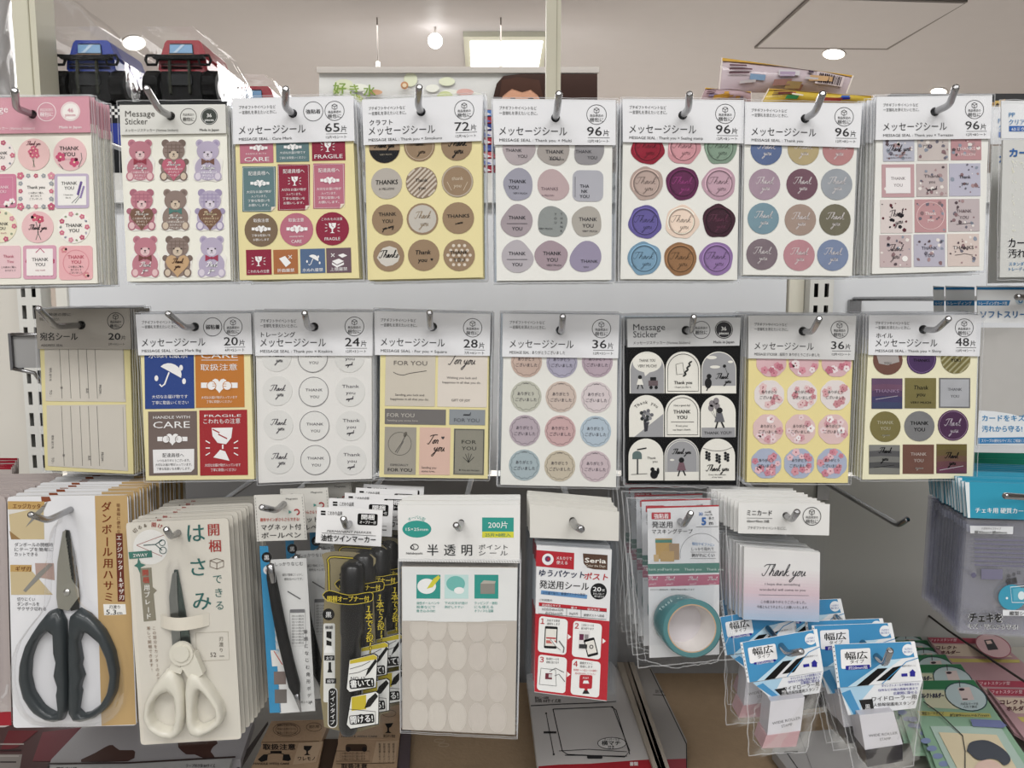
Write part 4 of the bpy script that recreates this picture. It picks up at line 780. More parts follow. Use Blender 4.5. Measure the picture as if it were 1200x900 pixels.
def A2(c, X, Y): c.poly(arch(X+1, X+40, Y+1, Y+40), GR, 4); c.circ(X+12, Y+7, 6, CR, 5, ry=2); c.circ(X+16, Y+18, 6, CR, 5, ry=1.8); c.circ(X+34, Y+12, 3, CR, 5, ry=1.5); c.circ(X+8, Y+37, 4, BB, 6, ry=6); c.circ(X+9, Y+29, 2.8, BB, 6); c.line([(X+8, Y+42), (X+6, Y+46)], 1.2, BB, 6); c.circ(X+27, Y+17, 2, BB, 6, n=8); c.line([(X+28, Y+19), (X+31, Y+27)], .4, BB, 6); c.script('Thank', X+24, Y+32, 3, BB, .7, l=6); c.script('you', X+31, Y+37, 3, BB, .7, l=6)
def A3(c, X, Y):
    c.poly([(X+40, Y+22), (X+40, Y+49), (X+6, Y+49)], GR, 4); c.arct('Thank you', X+20.5, Y+26, 16, 5.4, BB, 88, l=6)
    for i in range(14): a = i*2.4; c.circ(X+20+5.5*cos(a)*(i/14+.3), Y+25+5.5*sin(a)*(i/14+.4)*1.2, 2.2, ('2E3234', '6A6A70', '8C8C90')[i % 3], 5+.05*i, n=7)
    c.poly([(X+17, Y+32), (X+23, Y+32), (X+21.5, Y+42), (X+18, Y+43)], '3A3A40', 5.8)
def A4(c, X, Y): c.line(arch(X+2.6, X+38.4, Y+2.8, Y+46.5), .6, BB, 5, closed=True); c.text('Have a good day!', X+20, Y+13, 3.2, BB, 'c', w=19, l=6); c.text('THANK', X+20, Y+21.5, 6, BB, 'c', w=20, b=.02, l=6); c.text('YOU', X+20, Y+28, 6, BB, 'c', w=12, b=.02, l=6); c.line([(X+7, Y+31.5), (X+34, Y+31.5)], .5, BB, 5); c.text('From your', X+20, Y+37, 3.2, BB, 'c', w=14, l=6); c.text('no heart thank.', X+20, Y+41.5, 3.2, BB, 'c', w=21, l=6)
def A5(c, X, Y):
    c.rect(X+.8, Y+38, X+40.2, Y+49.5, GR, 4); fig(c, X+22, Y+30, 1.5, '6A6A70')
    for dx, dy in ((13, 10), (18, 7), (12, 15), (19, 13)): c.circ(X+dx, Y+dy, 3.4, '8A8488', 5, ry=4, n=14); c.line([(X+dx, Y+dy+4), (X+18, Y+28)], .3, BB, 5)
    c.text('THANK YOU!!', X+20, Y+46, 5, BB, 'c', w=32, l=6)
def A6(c, X, Y): c.circ(X+10, Y+19, 5.5, '5F7472', 5, ry=4.5); c.rect(X+4.5, Y+19, X+15.5, Y+24, '5F7472', 5.1); c.line([(X+10.5, Y+24), (X+10.5, Y+42)], 1.8, '4A4A4C', 5); c.line([(X+10, Y+13), (X+21, Y+11)], 1.4, BB, 6); c.line([(X+3, Y+42), (X+22, Y+41)], .5, BB, 6); c.text('Thank', X+27, Y+24, 4, BB, 'c', l=6); c.text('you', X+31, Y+28, 4, BB, 'c', l=6); c.circ(X+30, Y+42, 4.5, BB, 6, ry=5); c.circ(X+28, Y+36, 2.4, BB, 6); c.circ(X+34.5, Y+38, 1.6, BB, 6, ry=4)
def A7(c, X, Y): c.poly(arch(X+.8, X+40.2, Y+.8, Y+48), GR, 4); c.line(arch(X+2.6, X+38.4, Y+2.8, Y+46.5), .6, CR, 5, closed=True); c.rect(X+1, Y+39, X+40, Y+49, CR, 4.5); c.script('Thank you', X+20, Y+18, 2.8, BB, .7, l=6); fig(c, X+20, Y+36, 1.35, '7A5A64'); c.circ(X+9, Y+25, 2.6, CR, 5, ry=1.2)
def A8(c, X, Y):
    c.line(smooth_path([(X+3, Y+11), (X+14, Y+14), (X+27, Y+14), (X+38, Y+10)]), .5, BB, 5)
    for x, n in ((9, 0), (21, 3), (31, 1)):
        for i in range(6): c.circ(X+x+(i % 2)*3-1.5, Y+16+n+i*1.7, 1.8, '2A2C2E', 5.2+.05*i, n=7)
    c.script('Thank you', X+20, Y+38, 3.4, BB, .7, l=6); c.text('From the bottom', X+20, Y+43, 2.6, BB, 'c', w=20, l=6); c.text('of my heart.', X+20, Y+46, 2.6, BB, 'c', l=6)
for i, fn in enumerate((A0, A1, A2, A3, A4, A5, A6, A7, A8)):
    X = 738 + 42*(i % 3) - .7*(i//3); Yy = (412, 463, 514)[i//3]; S(arch(X, X+40.8, Yy, Yy+49), CR, lambda c: fn(c, X, Yy))
# 7 sakura
hq = [(877, 370), (1003.5, 370), (1001, 422), (877, 420)]; sq = [(878, 376), (1001, 377), (993.5, 566), (875, 565)]; fq = [(874.5, 367.5), (1007, 368.5), (997, 568), (872, 567)]
o, cv, hd, sh = packet('cherry blossom seal packet, pink and blue flower-edged circles on yellow backing', Y2, hq, sq, fq, (941, 388), (960, 373.5), .9, 'D6D5D4', 'EEDD96', 'cherry blossom seal packets on one hook', n=9, step=.0042, seed=15)
std_header(cv, hq, '36', 'MESSAGE STICKER : 桜彩り ありがとうございました', '12片×3シート'); cv.out('lettering', 'print', hd)
rnd = random.Random(4)
for (y, xs, md) in ((424, (904, 942, 980.5), 0), (463, (901.5, 940, 979), 1), (503, (900, 938, 976.5), 2), (543, (898, 936.5, 975), 3)):
    for x in xs:
        def f(c, x=x, y=y, md=md):
            for i in range(10):
                a = rnd.uniform(0, 6.28) if md != 1 else rnd.choice((-.8, .6, 1.4, 3.6)) + rnd.uniform(-.5, .5); r = rnd.uniform(8, 14)
                flower(c, x+r*cos(a), y+r*sin(a), rnd.uniform(3.2, 5), rnd.choice((['EFE0E2', 'D98A9A', 'C87084'], ['D9A0A4', 'CC8890', 'E2BDBD'], ['F2EAEA', 'D49AA2', 'E8CFD2'], ['D9929E', 'E7B9C0', 'CF7F90'])[md]), 'B05A6A', 4+.1*i)
            if md: c.text('ありがとう', x, y-2, 4.2, INK, 'c', w=17, l=7, b=.01); c.text('ございました', x, y+4.5, 4.2, INK, 'c', w=22, l=7, b=.01)
        P = [(x + (17.3+.8*abs(sin(4*a)))*cos(a), y + (17.3+.8*abs(sin(4*a)))*sin(a)) for a in [2*pi*k/40 for k in range(40)]]
        S(P, ('DDB2B8', 'E4DAD8', 'E0BEBC', 'A9B2CA')[md], f)
# 8 foil
hq = [(1018.5, 369.5), (1150.5, 369), (1148, 417.5), (1017.5, 416)]; sq = [(1019, 375), (1147.5, 375), (1140, 560.5), (1010.5, 562)]; fq = [(1015.5, 367.5), (1153.5, 367), (1145, 563), (1008, 564)]
o, cv, hd, sh = packet('metallic foil seal packet with gold, violet, silver and copper stickers', Y2, hq, sq, fq, (1082, 386), (1111.5, 373.5), .3, HGREY, 'EFE9C6', 'metallic foil seal packets on one hook', n=9, step=.0044, seed=16)
std_header(cv, hq, '48', 'MESSAGE SEAL : Thank you × Shiny', '12片×4シート', sub='ホイル'); cv.out('lettering', 'print', hd)
GO = 'A2965A'; PU = '66487E'; SI = 'A2A2A4'; CO = '96675A'; WH = 'F0EAF0'
def grad(c, x0, y0, x1, y1, cols, l=4):
    n = len(cols)
    for i, co in enumerate(cols):
        a = y0 + (y1-y0)*i/n; b = y0+(y1-y0)*(i+1)/n
        c.poly([(x0, a), (x0+(x1-x0)*.4, a-1*(i > 0)), (x1, a), (x1, b), (x0, b)], co, l + i*.1)
S(cv.ell(1040.5, 422, 17.3), CO, lambda c: (c.poly([(1026, 412), (1052, 412), (1054, 424), (1040, 428), (1030, 426)], 'DAD0CC', 4), c.text('YOU', 1040, 427, 4, BB, 'c', l=5)), 'foil')
S(cv.ell(1080, 421, 17.3), PU, lambda c: (c.ring(1080, 421, 15.5, .5, 'B08AC8', 4), c.text('THANKS', 1080, 424, 5, BB, 'c', l=5)), 'foil')
def f(c):
    for i in range(-3, 4):
        d = i*5; h = sqrt(max(17**2 - d*d, 0)); q = .7071; c.line([(1120+d*q-h*q, 420.5+d*q+h*q), (1120+d*q+h*q, 420.5+d*q-h*q)], 2, 'D9D2A0', 4)
    c.text('YOU', 1120, 424, 5.5, BB, 'c', b=.02, l=5)
S(cv.ell(1120, 420.5, 17.3), GO, f, 'foil')
S(cv.rr(1021.5, 443.5, 1057.5, 479), '6B4A86', lambda c: (grad(c, 1022, 444, 1057.3, 478.8, ['86648A', '946888', '745880', '5C5688', '56608A']), c.text('THANKS', 1039.5, 460, 5.4, 'C8A8D0', 'c', w=28, l=5), c.line([(1026, 468), (1052, 464)], .6, WH, 5)), 'foil')
S(cv.rr(1060.5, 443, 1097, 478.5), GO, lambda c: (c.text('Thank', 1079, 456.5, 7, BB, 'c', shear=.15, l=5), c.text('you', 1079, 464.5, 7, BB, 'c', shear=.15, l=5), c.text('VERY MUCH', 1079, 473, 3.6, BB, 'c', w=24, l=5)), 'foil')
S(cv.rr(1100.5, 443, 1137, 478), '8E8E90', lambda c: (c.rect(1102, 444.5, 1135.5, 476.5, 'DCDEE4', 4), ty(c, 1119, 458, 4.8, '7A7A82', 5, gap=8)), 'foil')
S(cv.ell(1037.5, 500, 18), GO, lambda c: (ty(c, 1037.5, 497, 5.6, 'E8E2C0', 5, gap=7), c.script('nnyuurn', 1038, 511, 1.6, 'E8E2C0', .5, l=5)), 'foil')
S(cv.ell(1077.5, 499.5, 17.8), SI, lambda c: ty(c, 1077.5, 498, 6.2, BB, 5, gap=7.5), 'foil')
S(cv.ell(1117, 498.5, 18), '68406A', lambda c: (c.ring(1117, 498.5, 16.5, .5, 'D8B0D8', 4), c.script('Thank', 1116, 499, 3.8, 'EAD8EC', .7, l=5), c.script('you', 1118, 507, 3.8, 'EAD8EC', .7, l=5)), 'foil')
S(cv.rr(1018.5, 521.5, 1054.5, 555.8), '8C8C8C', lambda c: (grad(c, 1018.8, 522, 1054.2, 555.5, ['A8A8A4', '77777A', '9C9C98', '6A6A6C', 'A2A29C']), c.script('Thank', 1037, 531, 3, BB, .7, l=5), c.script('you', 1037, 540, 3, BB, .7, l=5), c.line([(1024, 548), (1048, 545)], .5, BB, 5)), 'foil')
S(cv.rr(1058, 521, 1094.5, 555.3), CO, lambda c: (ty(c, 1076.5, 534, 5.4, 'F0E0D8', 5, gap=7.5), c.script('nnynuun', 1077, 549.5, 1.6, 'F0E0D8', .5, l=5)), 'foil')
S(cv.rr(1097.5, 520.5, 1133, 554.8), '8A6A50', lambda c: (grad(c, 1097.8, 521, 1132.8, 554.5, ['8E8044', '8A7448', '906A56', '8E5A60', '96566E']), c.script('Thank', 1115, 537, 3.2, BB, .8, l=5), c.script('you', 1116, 545, 3.2, BB, .8, l=5), c.line([(1101, 551), (1129, 546)], .7, WH, 5)), 'foil')
# =================== third row ==============================================
def plate3(mb, cv, pts, col, l, t): mb.prism([cv.pt(x, y, l) for x, y in pts][::-1], cv.n * -t, col)
def loopplate(mb, cv, outer, inner, l, h, col, n=40):
    """rounded ring between two outlines (scissor handle)"""
    cx = sum(p[0] for p in inner)/len(inner); cy = sum(p[1] for p in inner)/len(inner)
    def rad(poly, a):
        dx, dy = cos(a), sin(a); best = 0
        for i in range(len(poly)):
            (x0, y0), (x1, y1) = poly[i], poly[(i+1) % len(poly)]; ex, ey = x1-x0, y1-y0; den = dx*ey - dy*ex
            if abs(den) < 1e-9: continue
            k = ((x0-cx)*ey - (y0-cy)*ex)/den; u = ((x0-cx)*dy - (y0-cy)*dx)/den
            if k > 0 and -1e-6 <= u <= 1+1e-6: best = max(best, k)
        return best
    rows = []
    for u, z in ((0, 0), (.02, .45), (.14, .85), (.35, 1), (.65, 1), (.86, .85), (.98, .45), (1, 0)):
        r = []
        for i in range(n):
            a = 2*pi*i/n; ro, ri = rad(outer, a), rad(inner, a); q = ro + (ri-ro)*u; r.append(cv.pt(cx + q*cos(a), cy + q*sin(a), l) + cv.n*(h*z))
        rows.append(r)
    mb.grid([list(r) for r in rows], col, closed=True)
def bag(cv, quad, l, parent, amp=14, seed=1, m='filmc', nx=7, ny=12, back=True, name='film_bag'):
    wavy(cv.mb, cv, quad, l, amp, nx, ny, seed)
    if back: wavy(cv.mb, cv, quad, -12, -4, 2, 2, seed)
    return cv.out(name, m, parent)
def pilepack(o, n, step, jx, label, group, seed, jit=1, jz=0, keep=None):
    rnd = random.Random(seed); o['group'] = group
    for i in range(1, n+1): clone(o, (jx*i + rnd.uniform(-.0008, .0008)*jit, step*i, jz*i + rnd.uniform(-.001, .001)*jit), label, group, keep)
# ---- A corrugated-card scissors ---------------------------------------------
YA = .58; cv = Cv(YA, .4)
o = thing('scissors_packet', 'grey-handled scissors on a white and kraft-yellow blister card', 'scissors packet', at(83, 597, YA))
quad = [(8.5, 582), (150, 580), (160.5, 850), (15.5, 853)]
def rquad(q, r=4):
    out = []
    for i in range(4):
        a, b, c = q[i-1], q[i], q[(i+1) % 4]
        for t in (0, .5, 1):
            da = sqrt((a[0]-b[0])**2+(a[1]-b[1])**2); dc = sqrt((c[0]-b[0])**2+(c[1]-b[1])**2)
            p = (b[0]+(a[0]-b[0])*r/da, b[1]+(a[1]-b[1])*r/da); s = (b[0]+(c[0]-b[0])*r/dc, b[1]+(c[1]-b[1])*r/dc)
            out.append(tuple(p[k]*(1-t)**2 + b[k]*2*t*(1-t) + s[k]*t*t for k in (0, 1)))
    return out
cv.slab(rquad(quad), 'E2E3E7', 0, .0008, side='A9A49A'); card = cv.out('backing_card', 'card', o)
cv.poly([(111, 581), (149, 580.2), (159.5, 849), (119, 850.5)], 'C2A06A', 1); cv.poly([(48, 582), (58, 582), (60, 587), (49, 589)], '8E4A30', 1)
cv.rect(9, 587.5, 52, 597, 'C49E5E', 2); cv.text('エッジカッター', 15, 595.5, 6.6, '6E3A1E', w=38, b=.02, l=3)
cv.poly([(10, 597), (51, 597), (52, 632), (13, 632)], 'C9B68C', 1.5); cv.poly([(10, 603), (36, 597), (10, 597)], 'D9D6D0', 2); cv.poly([(30, 618), (42, 600), (53, 590), (56, 587), (50, 600)], '8C8A84', 3)
cv.poly([(11, 622), (24, 632), (13, 632)], '9C7A4C', 2)
for i, t in enumerate(('ダンボールの開梱時', 'にテープを簡単に', 'カットできる')): cv.text(t, 17, 640+5.6*i, 5, '4A4A4E', w=(45, 45, 27)[i])
cv.rect(12, 662, 37, 670, 'C49E5E', 2); cv.text('ギザ刃', 18, 669, 6.2, '6E3A1E', w=18, b=.02, l=3)
cv.poly([(12, 670), (38, 670), (62, 697), (13, 697)], 'C9B68C', 1.5); cv.poly([(41, 660), (63, 660), (64, 680), (42, 676)], 'B59A90', 2); cv.poly([(27, 692), (44, 672), (58, 660), (62, 662), (46, 678), (30, 694)], '8C8A84', 3)
for i, t in enumerate(('切りにくい', 'ダンボールを', 'ザクザク切れる')): cv.text(t, 20, 704+5.6*i, 5, '4A4A4E', w=(21, 26, 34)[i])
cv.vtext('ダンボール用ハサミ', 124.5, 588, 12.4, '7A3418', 13.2, b=.02, slant=.35); cv.vtext('簡易箱に便利な', 138.5, 590, 4.6, '7A4428', 5.1, slant=.1)
cv.poly([(135.5, 625), (143.5, 625), (146.5, 705), (138, 705)], '6E3226', 2); cv.vtext('エッジカッター&ギザ刃', 139.5, 627, 6.6, 'E9E2DA', 7.0, b=.02, slant=.3)
cv.poly([(121, 708), (147, 708), (148, 720), (122, 721)], 'ECEBE6', 2); cv.text('刃渡り', 128, 713, 4.6, '2A2A2A', b=.01); cv.text('5.3', 124.5, 720, 8, '2A2A2A', w=11.5, b=.02); cv.text('cm', 137, 720, 5.6, '2A2A2A', b=.01)
cv.out('lettering', 'print', card)
sc = cv.new(); mb = MB()
plate3(mb, cv, [(76, 621), (80.5, 622), (87, 650), (91.5, 684), (93, 700), (92, 714), (83, 716), (80, 704), (81, 660)], '5A5C5C', 14, .0012)
bl = [(73.5, 623), (77, 621)] + [(78 + (y-640)*.14 + (.9 if k % 2 else 0), y) for k, y in enumerate(range(630, 680, 2))] + [(91, 690), (92, 700), (80, 716), (68, 713), (66, 700), (67, 660)]
plate3(mb, cv, bl, 'C9CABF', 26, .0012); mk('blade', mb, 'steel', o)
mb = MB(); R = []
for i in range(6): a = pi/2*i/5; R.append([cv.pt(78.5 + 4.4*cos(a)*cos(2*pi*k/16), 694 + 4.4*cos(a)*sin(2*pi*k/16), 26) + cv.n*(.0018*sin(a)) for k in range(16)])
mb.grid(R, 'D0D0CC', closed=True); mk('pivot_screw', mb, 'steel', o)
HC = '3C4346'
for outer, inner in (([(68, 710), (58, 716), (46, 732), (34, 752), (27, 775), (26, 795), (31, 815), (42, 832), (58, 841), (72, 843), (80, 840), (82, 820), (81, 780), (80, 740), (79, 722), (74, 712)], [(64, 736), (54, 740), (45, 752), (39, 770), (38, 790), (42, 808), (52, 824), (64, 833), (72, 834), (73, 824), (68, 812), (71, 800), (66, 788), (69, 775), (65, 765), (68, 752)]),
        ([(90, 712), (100, 711), (112, 722), (126, 738), (136, 760), (141, 785), (139, 808), (130, 826), (115, 838), (100, 842), (90, 842), (84, 838), (83.5, 800), (83, 750), (83.5, 722)], [(98, 738), (108, 742), (120, 752), (128, 770), (132, 790), (129, 808), (120, 824), (106, 834), (97, 835), (94, 828), (100, 815), (96, 803), (101, 790), (97, 778), (100, 765), (95, 752)])):
    mb = MB(); loopplate(mb, cv, outer, inner, 6, .0075, HC); mk('handle', mb, 'plastic', o)
# blister: rounded bubble over the scissors
def bubble(cv, pts, l, h, parent, name='blister', m='blister', col='FFFFFF'):
    cx = sum(p[0] for p in pts)/len(pts); cy = sum(p[1] for p in pts)/len(pts); rows = []
    for u, z in ((1.04, 0), (1.0, 0), (.975, .7), (.94, .95), (.88, 1)): rows.append([cv.pt(cx+(x-cx)*u, cy+(y-cy)*u, l) + cv.n*(h*z) for x, y in pts])
    mb = MB(); mb.grid([list(r) for r in rows], col, closed=True); mb.face(rows[-1][::-1], col); return mk(name, mb, m, parent)
bubble(cv, smooth_path([(76, 605), (88, 612), (95, 660), (100, 700), (122, 720), (142, 750), (150, 790), (143, 825), (118, 846), (80, 848), (42, 845), (24, 822), (18, 785), (26, 750), (48, 720), (60, 700), (62, 650), (68, 612), (76, 605)], 2)[:-1], 2, .0115, o)
pilepack(o, 20, .0052, 0, 'one of the white and kraft-yellow scissors cards stacked behind the front grey-handled one', 'kraft-yellow scissors packets on one hook', 31, keep=('backing_card', 'lettering', 'handle'))
hook((36, 603), (83, 597), YA, 'hook bent left over the grey-handled scissors card', reach=.05, bend=.03)
# neighbour at the far left edge
cv = Cv(.585, 0); o = thing('blister_packet', 'pinkish clear blister packet cut off by the photo edge, beside the grey-handled scissors card', 'blister packet', at(-50, 600, .585))
cv.slab(rquad([(-110, 583), (7, 581), (13.5, 852), (-104, 855)], 8), 'B5A9A6', 0, .001); cd = cv.out('backing_card', 'card', o)
cv.poly([(-108, 836), (13, 834), (13.5, 850), (-104, 853)], 'A3222E', 1); cv.line([(2, 818), (7, 812), (9, 802)], 3, 'C9C4C2', 2); cv.out('lettering', 'print', cd)
bubble(cv, rquad([(-104, 590), (3, 588), (9, 830), (-100, 834)], 8), 2, .008, o)
pilepack(o, 10, .0075, .0, 'one of the clear blister packets stacked behind the pinkish one at the edge', 'pinkish blister packets at the edge', 32)
cv = Cv(.70, 0); o = thing('red_edged_packet', 'red-edged card packet far back at the left edge above the blister packets', 'card packet', at(-30, 545, .70))
cv.slab([(-60, 546), (14, 548), (17, 760), (-60, 760)], 'B9AEAA', 0, .001); cd = cv.out('backing_card', 'card', o); cv.rect(-60, 547.5, 13, 550, 'A3182C', 2); cv.out('edge_band', 'print', cd)
pilepack(o, 5, .008, -.004, 'one of the red-edged card packets in a row at the left edge', 'red-edged packets at the left edge', 33)
# ---- B unpacking scissors ----------------------------------------------------
YB3 = .57; cv = Cv(YB3, -2.6)
o = thing('scissors_packet', 'cream-handled unpacking scissors strapped on a cream card', 'scissors packet', at(206, 621, YB3))
quad = [(147.5, 612.5), (267.5, 607), (283, 866), (165, 873)]
cv.slab(rquad(quad), 'DDD6C8', 0, .0008, side='A39A8C'); card = cv.out('backing_card', 'card', o)
cv.circ(176.5, 641, 20.5, 'E9E6E0', 1); cv.arct('切る&', 176, 641, 24, 5.6, '6E6250', 30, b=.015, mid=-118); cv.arct('開ける', 178, 641, 24, 6, 'B23A2E', 34, b=.02, mid=-68)
cv.line([(160, 639), (192, 627)], .6, 'A34A3E', 2); cv.line([(160, 639), (190, 652)], .6, 'A34A3E', 2); cv.line([(168, 639), (182, 638), (190, 633)], 1, '2E5A56', 3); cv.ring(190, 636, 3.5, .8, '2E5A56', 3, n=12); cv.ring(191, 645, 4, .8, '2E5A56', 3, n=12); cv.line([(182, 638), (190, 645)], 1, '2E5A56', 3)
cv.poly([(150.5, 647), (177.5, 645), (178.5, 653), (151.5, 655)], '3E7A6C', 4); cv.text('2WAY', 164.5, 652.5, 5.4, 'EDEAE4', 'c', w=17, b=.01, l=5)
for k, t in enumerate('はさみ'): cv.text(t, (230, 232.5, 237)[k], (633.5, 673.5, 713)[k], 24, '2E6C66', 'c', b=.012)
for k, t in enumerate('開梱'): cv.text(t, (250.5, 252)[k], (626.5, 645.5)[k], 15.5, 'B2332C', 'c', b=.018)
cv.line([(246, 657), (254, 654.5), (262, 657), (262, 664), (254, 667), (246, 664)], .8, '7A6A5A', 3, closed=True); cv.line([(246, 657), (254, 660), (262, 657)], .8, '7A6A5A', 3); cv.line([(254, 660), (254, 667)], .8, '7A6A5A', 3)
for k, t in enumerate('できる'): cv.text(t, (255, 256.5, 257.5)[k], (683, 699, 714)[k], 12, '2E6C66', 'c', b=.005)
cv.poly([(162, 653), (165, 660), (171, 662), (165, 665), (164, 672), (161, 665), (157, 663), (161, 660)], '3E7A6C', 2)
cv.poly([(163.5, 666), (177.5, 665), (179, 688), (184, 692), (180, 696), (183, 727), (168.5, 728.5)], '8C8470', 1.5)
cv.vtext('開梱', 170.5, 667.5, 7.6, 'C0402E', 8.6, b=.03, slant=.6); cv.vtext('用ブレード', 172, 685, 7.4, 'F0EDE6', 8.4, b=.02, slant=.7)
cv.vtext('この部分をカッターのように', 180.5, 734, 4.6, '8A6A52', 5.4, slant=.45); cv.vtext('差して開梱できます!', 174, 734, 4.6, '8A6A52', 5.4, slant=.45)
cv.frame(230, 741, 268, 774, .5, 'A89C88', 2); cv.vtext('刃渡り', 259, 746, 5.6, '6E6658', 6.6, slant=.2); cv.text('52', 246.5, 770, 7.5, '5A5248'); cv.text('mm', 257.5, 770, 3.6, '5A5248')
cv.out('lettering', 'print', card)
mb = MB(); plate3(mb, cv, [(204, 668), (208, 668), (214, 700), (222, 745), (224, 762), (208, 764), (203, 740), (200, 700)], '6A7A74', 12, .001); plate3(mb, cv, [(202, 672), (207, 670), (208, 700), (212, 757), (202, 757), (198, 700)], 'A8ACA8', 18, .0008); mk('blade', mb, 'steel', o)
mb = MB(); rows = []
for yy, xx, ww in ((655, 204, 5), (665, 203, 8), (700, 206, 12), (745, 213, 13), (757, 215, 11)): rows.append([cv.pt(xx + ww*cos(a), yy, 8) + cv.n*(.005*sin(a)) for a in [pi*k/10 for k in range(11)]])
mb.grid(rows, 'FFFFFF'); mk('blade_cap', mb, 'blister', o)
mb = MB(); rows = []
for k in range(9):
    u = k/8; x = 188 + 57*u; b = .008*sin(pi*u); rows.append([cv.pt(x, 720 - 2*u + (8*sin(pi*u))*0, 2) + cv.n*b, cv.pt(x+.3, 735 - 2*u, 2) + cv.n*b])
mb.grid(rows, 'E4DCCB'); mk('strap', mb, 'card', o)
HC = 'DDD8C8'
for outer, inner in (([(203, 778), (195, 784), (183, 800), (174, 818), (172, 836), (178, 850), (192, 859), (207, 861), (215, 855), (219, 835), (219, 812), (215, 796), (208, 782)], [(199, 808), (190, 811), (182, 821), (180, 833), (184, 844), (194, 850), (204, 851), (208, 845), (209, 828), (207, 813)]),
        ([(222, 790), (226, 782), (236, 786), (250, 803), (261, 820), (265, 834), (262, 845), (250, 853), (236, 859), (227, 858), (222, 845), (221, 820), (220, 802)], [(236, 805), (233, 812), (231, 828), (232, 843), (238, 848), (248, 844), (256, 836), (255, 826), (247, 814), (241, 807)])):
    mb = MB(); loopplate(mb, cv, outer, inner, 8, .009, HC); mk('handle', mb, 'plastic', o)
mb = MB(); plate3(mb, cv, [(214, 764), (228, 766), (238, 790), (224, 800), (212, 782)], HC, 62, .006); plate3(mb, cv, [(204, 774), (214, 784), (212, 790), (196, 786)], HC, 54, .006)
for rr, hh in ((14, 0), (9.5, .0012)):
    plate3(mb, cv, cv.ell(212, 766.5, rr), HC, 70 + hh/EPS, .0025)
mk('pivot_boss', mb, 'plastic', o)
bag(cv, [(145, 610), (269.5, 604), (286, 869), (162.5, 876)], 84, o, amp=5, seed=5, back=False, m='film')
pilepack(o, 9, .0078, .0005, 'one of the cream scissors cards stacked behind the cream-handled scissors', 'cream scissors packets on one hook', 34, keep=('backing_card', 'lettering', 'film_bag', 'handle', 'bag_edge_highlight'))
hook((195, 620.5), (209, 624), YB3, 'hook through the top of the cream-handled scissors card', reach=.03, bend=.012)
# ---- C magnet ballpoint pen ----------------------------------------------------
YC = .58; cv = Cv(YC, -1.2)
o = thing('pen_packet', 'black magnet ballpoint pen packet with a grey-white header and blue side strip', 'pen packet', at(333, 590, YC))
cv.slab([(297.5, 580.5), (355.5, 579), (360, 632.5), (301, 634.5)], 'D3D1CA', 8, .001); hd = cv.out('header_card', 'card', o); cv.off = 9
for k in range(14): cv.line([(299.2+k*.26, 583+k*3.7), (299.3+k*.26, 585.4+k*3.7)], .5, '7A7A78', 1); cv.line([(354+k*.3, 582+k*3.6), (354.1+k*.3, 584.2+k*3.6)], .5, '7A7A78', 1)
cv.text('簡単サインがさらさらできる!', 305, 611, 4.6, 'C0402C', w=46, b=.02); cv.text('マグネット付', 306, 621, 7.6, '2C2C2E', w=47, b=.01); cv.text('ボールペン', 306.5, 630.5, 7.6, '2C2C2E', w=46, b=.01)
cv.ring(347.5, 600, 3, 1.4, 'B02A30', 3, a0=-150, a1=90, n=12); cv.circ(339.5, 600, 2.4, '4E9A90', 3, n=3); cv.text('Magnetic', 335, 585.5, 2.8, INK, w=14); cv.out('lettering', 'print', hd); cv.off = 0
cv.slab([(304, 640), (314, 640), (329.5, 835), (316, 835.5)], '2A8CC0', 0, .0004); cv.slab([(317, 656), (359, 654), (369.5, 833), (328, 836)], 'D9D9D7', 0, .0004); cd = cv.out('insert_card', 'card', o)
cv.circ(312.5, 653, 6, '141416', 2); cv.text('黒', 312.5, 655.8, 6.4, 'E8E8E8', 'c', b=.02); cv.circ(314, 668, 5.5, 'D9DDDF', 2); cv.text('0.7', 314, 670, 4.6, 'B0483A', 'c', b=.02)
cv.text('しっかりなじむ', 322, 663, 5, '5A5A5C', w=33); cv.text('磁石で簡単にくっつく。', 331, 675, 3.4, INK, w=24); cv.text('便利なペンです。', 333, 680, 3.4, INK, w=22)
cv.vtext('マグネット付き', 321, 706, 6, '5FA8CF', 9, slant=.7); cv.line([(337, 693), (352, 702)], 1.4, '6A6A6C', 3); cv.frame(340, 715, 358, 757, .4, '8A8A8C', 2); cv.rect(340, 714, 357, 718, '77777A', 2)
for k in range(10): cv.text('水性ボールペン使用上の注', 342, 723+3.5*k, 2.6, '4A4A4C', w=14)
cv.vtext('筆感になじむ角形ボディ', 358, 738, 5.2, '2A2A2C', 8.3, slant=.5); cv.poly([(317, 762), (334, 762), (335, 780), (319, 781)], 'DEDCD8', 2); cv.line([(321, 763), (331, 779)], 1, 'C04038', 3); cv.circ(335, 766, 5, 'C23A2A', 4, ry=4); cv.rect(321, 787, 335, 802, '7A6A64', 2); cv.rect(322, 808, 336, 824, '6A6460', 2); cv.text('使用上の注意', 350, 824, 3, INK, w=16)
cv.out('lettering', 'print', cd)
mb = MB(); P = [(316.5, 667), (318, 676), (324, 710), (331, 745), (338, 775), (345, 803), (347.5, 812)]; mb.tube([cv.pt(x, y, 40) for x, y in P], [.0026, .0037, .0042, .0044, .0044, .0046, .0030], '1B1B1C', n=14); mk('pen_barrel', mb, 'rubber', o)
mb = MB(); mb.tube([cv.pt(x, y, 40) for x, y in ((347.5, 812), (350, 824), (352.5, 834))], [.0030, .0016, .0006], 'C8C6C2'); mb.tube([cv.pt(x, y, 76) for x, y in ((316.5, 662), (319, 672), (320, 682))], [.003, .0028, .002], 'D0D0D0'); mk('metal_tip', mb, 'chrome', o)
bag(cv, [(299, 633), (362, 631), (372.5, 837), (315, 839)], 84, o, amp=8, seed=6, back=False)
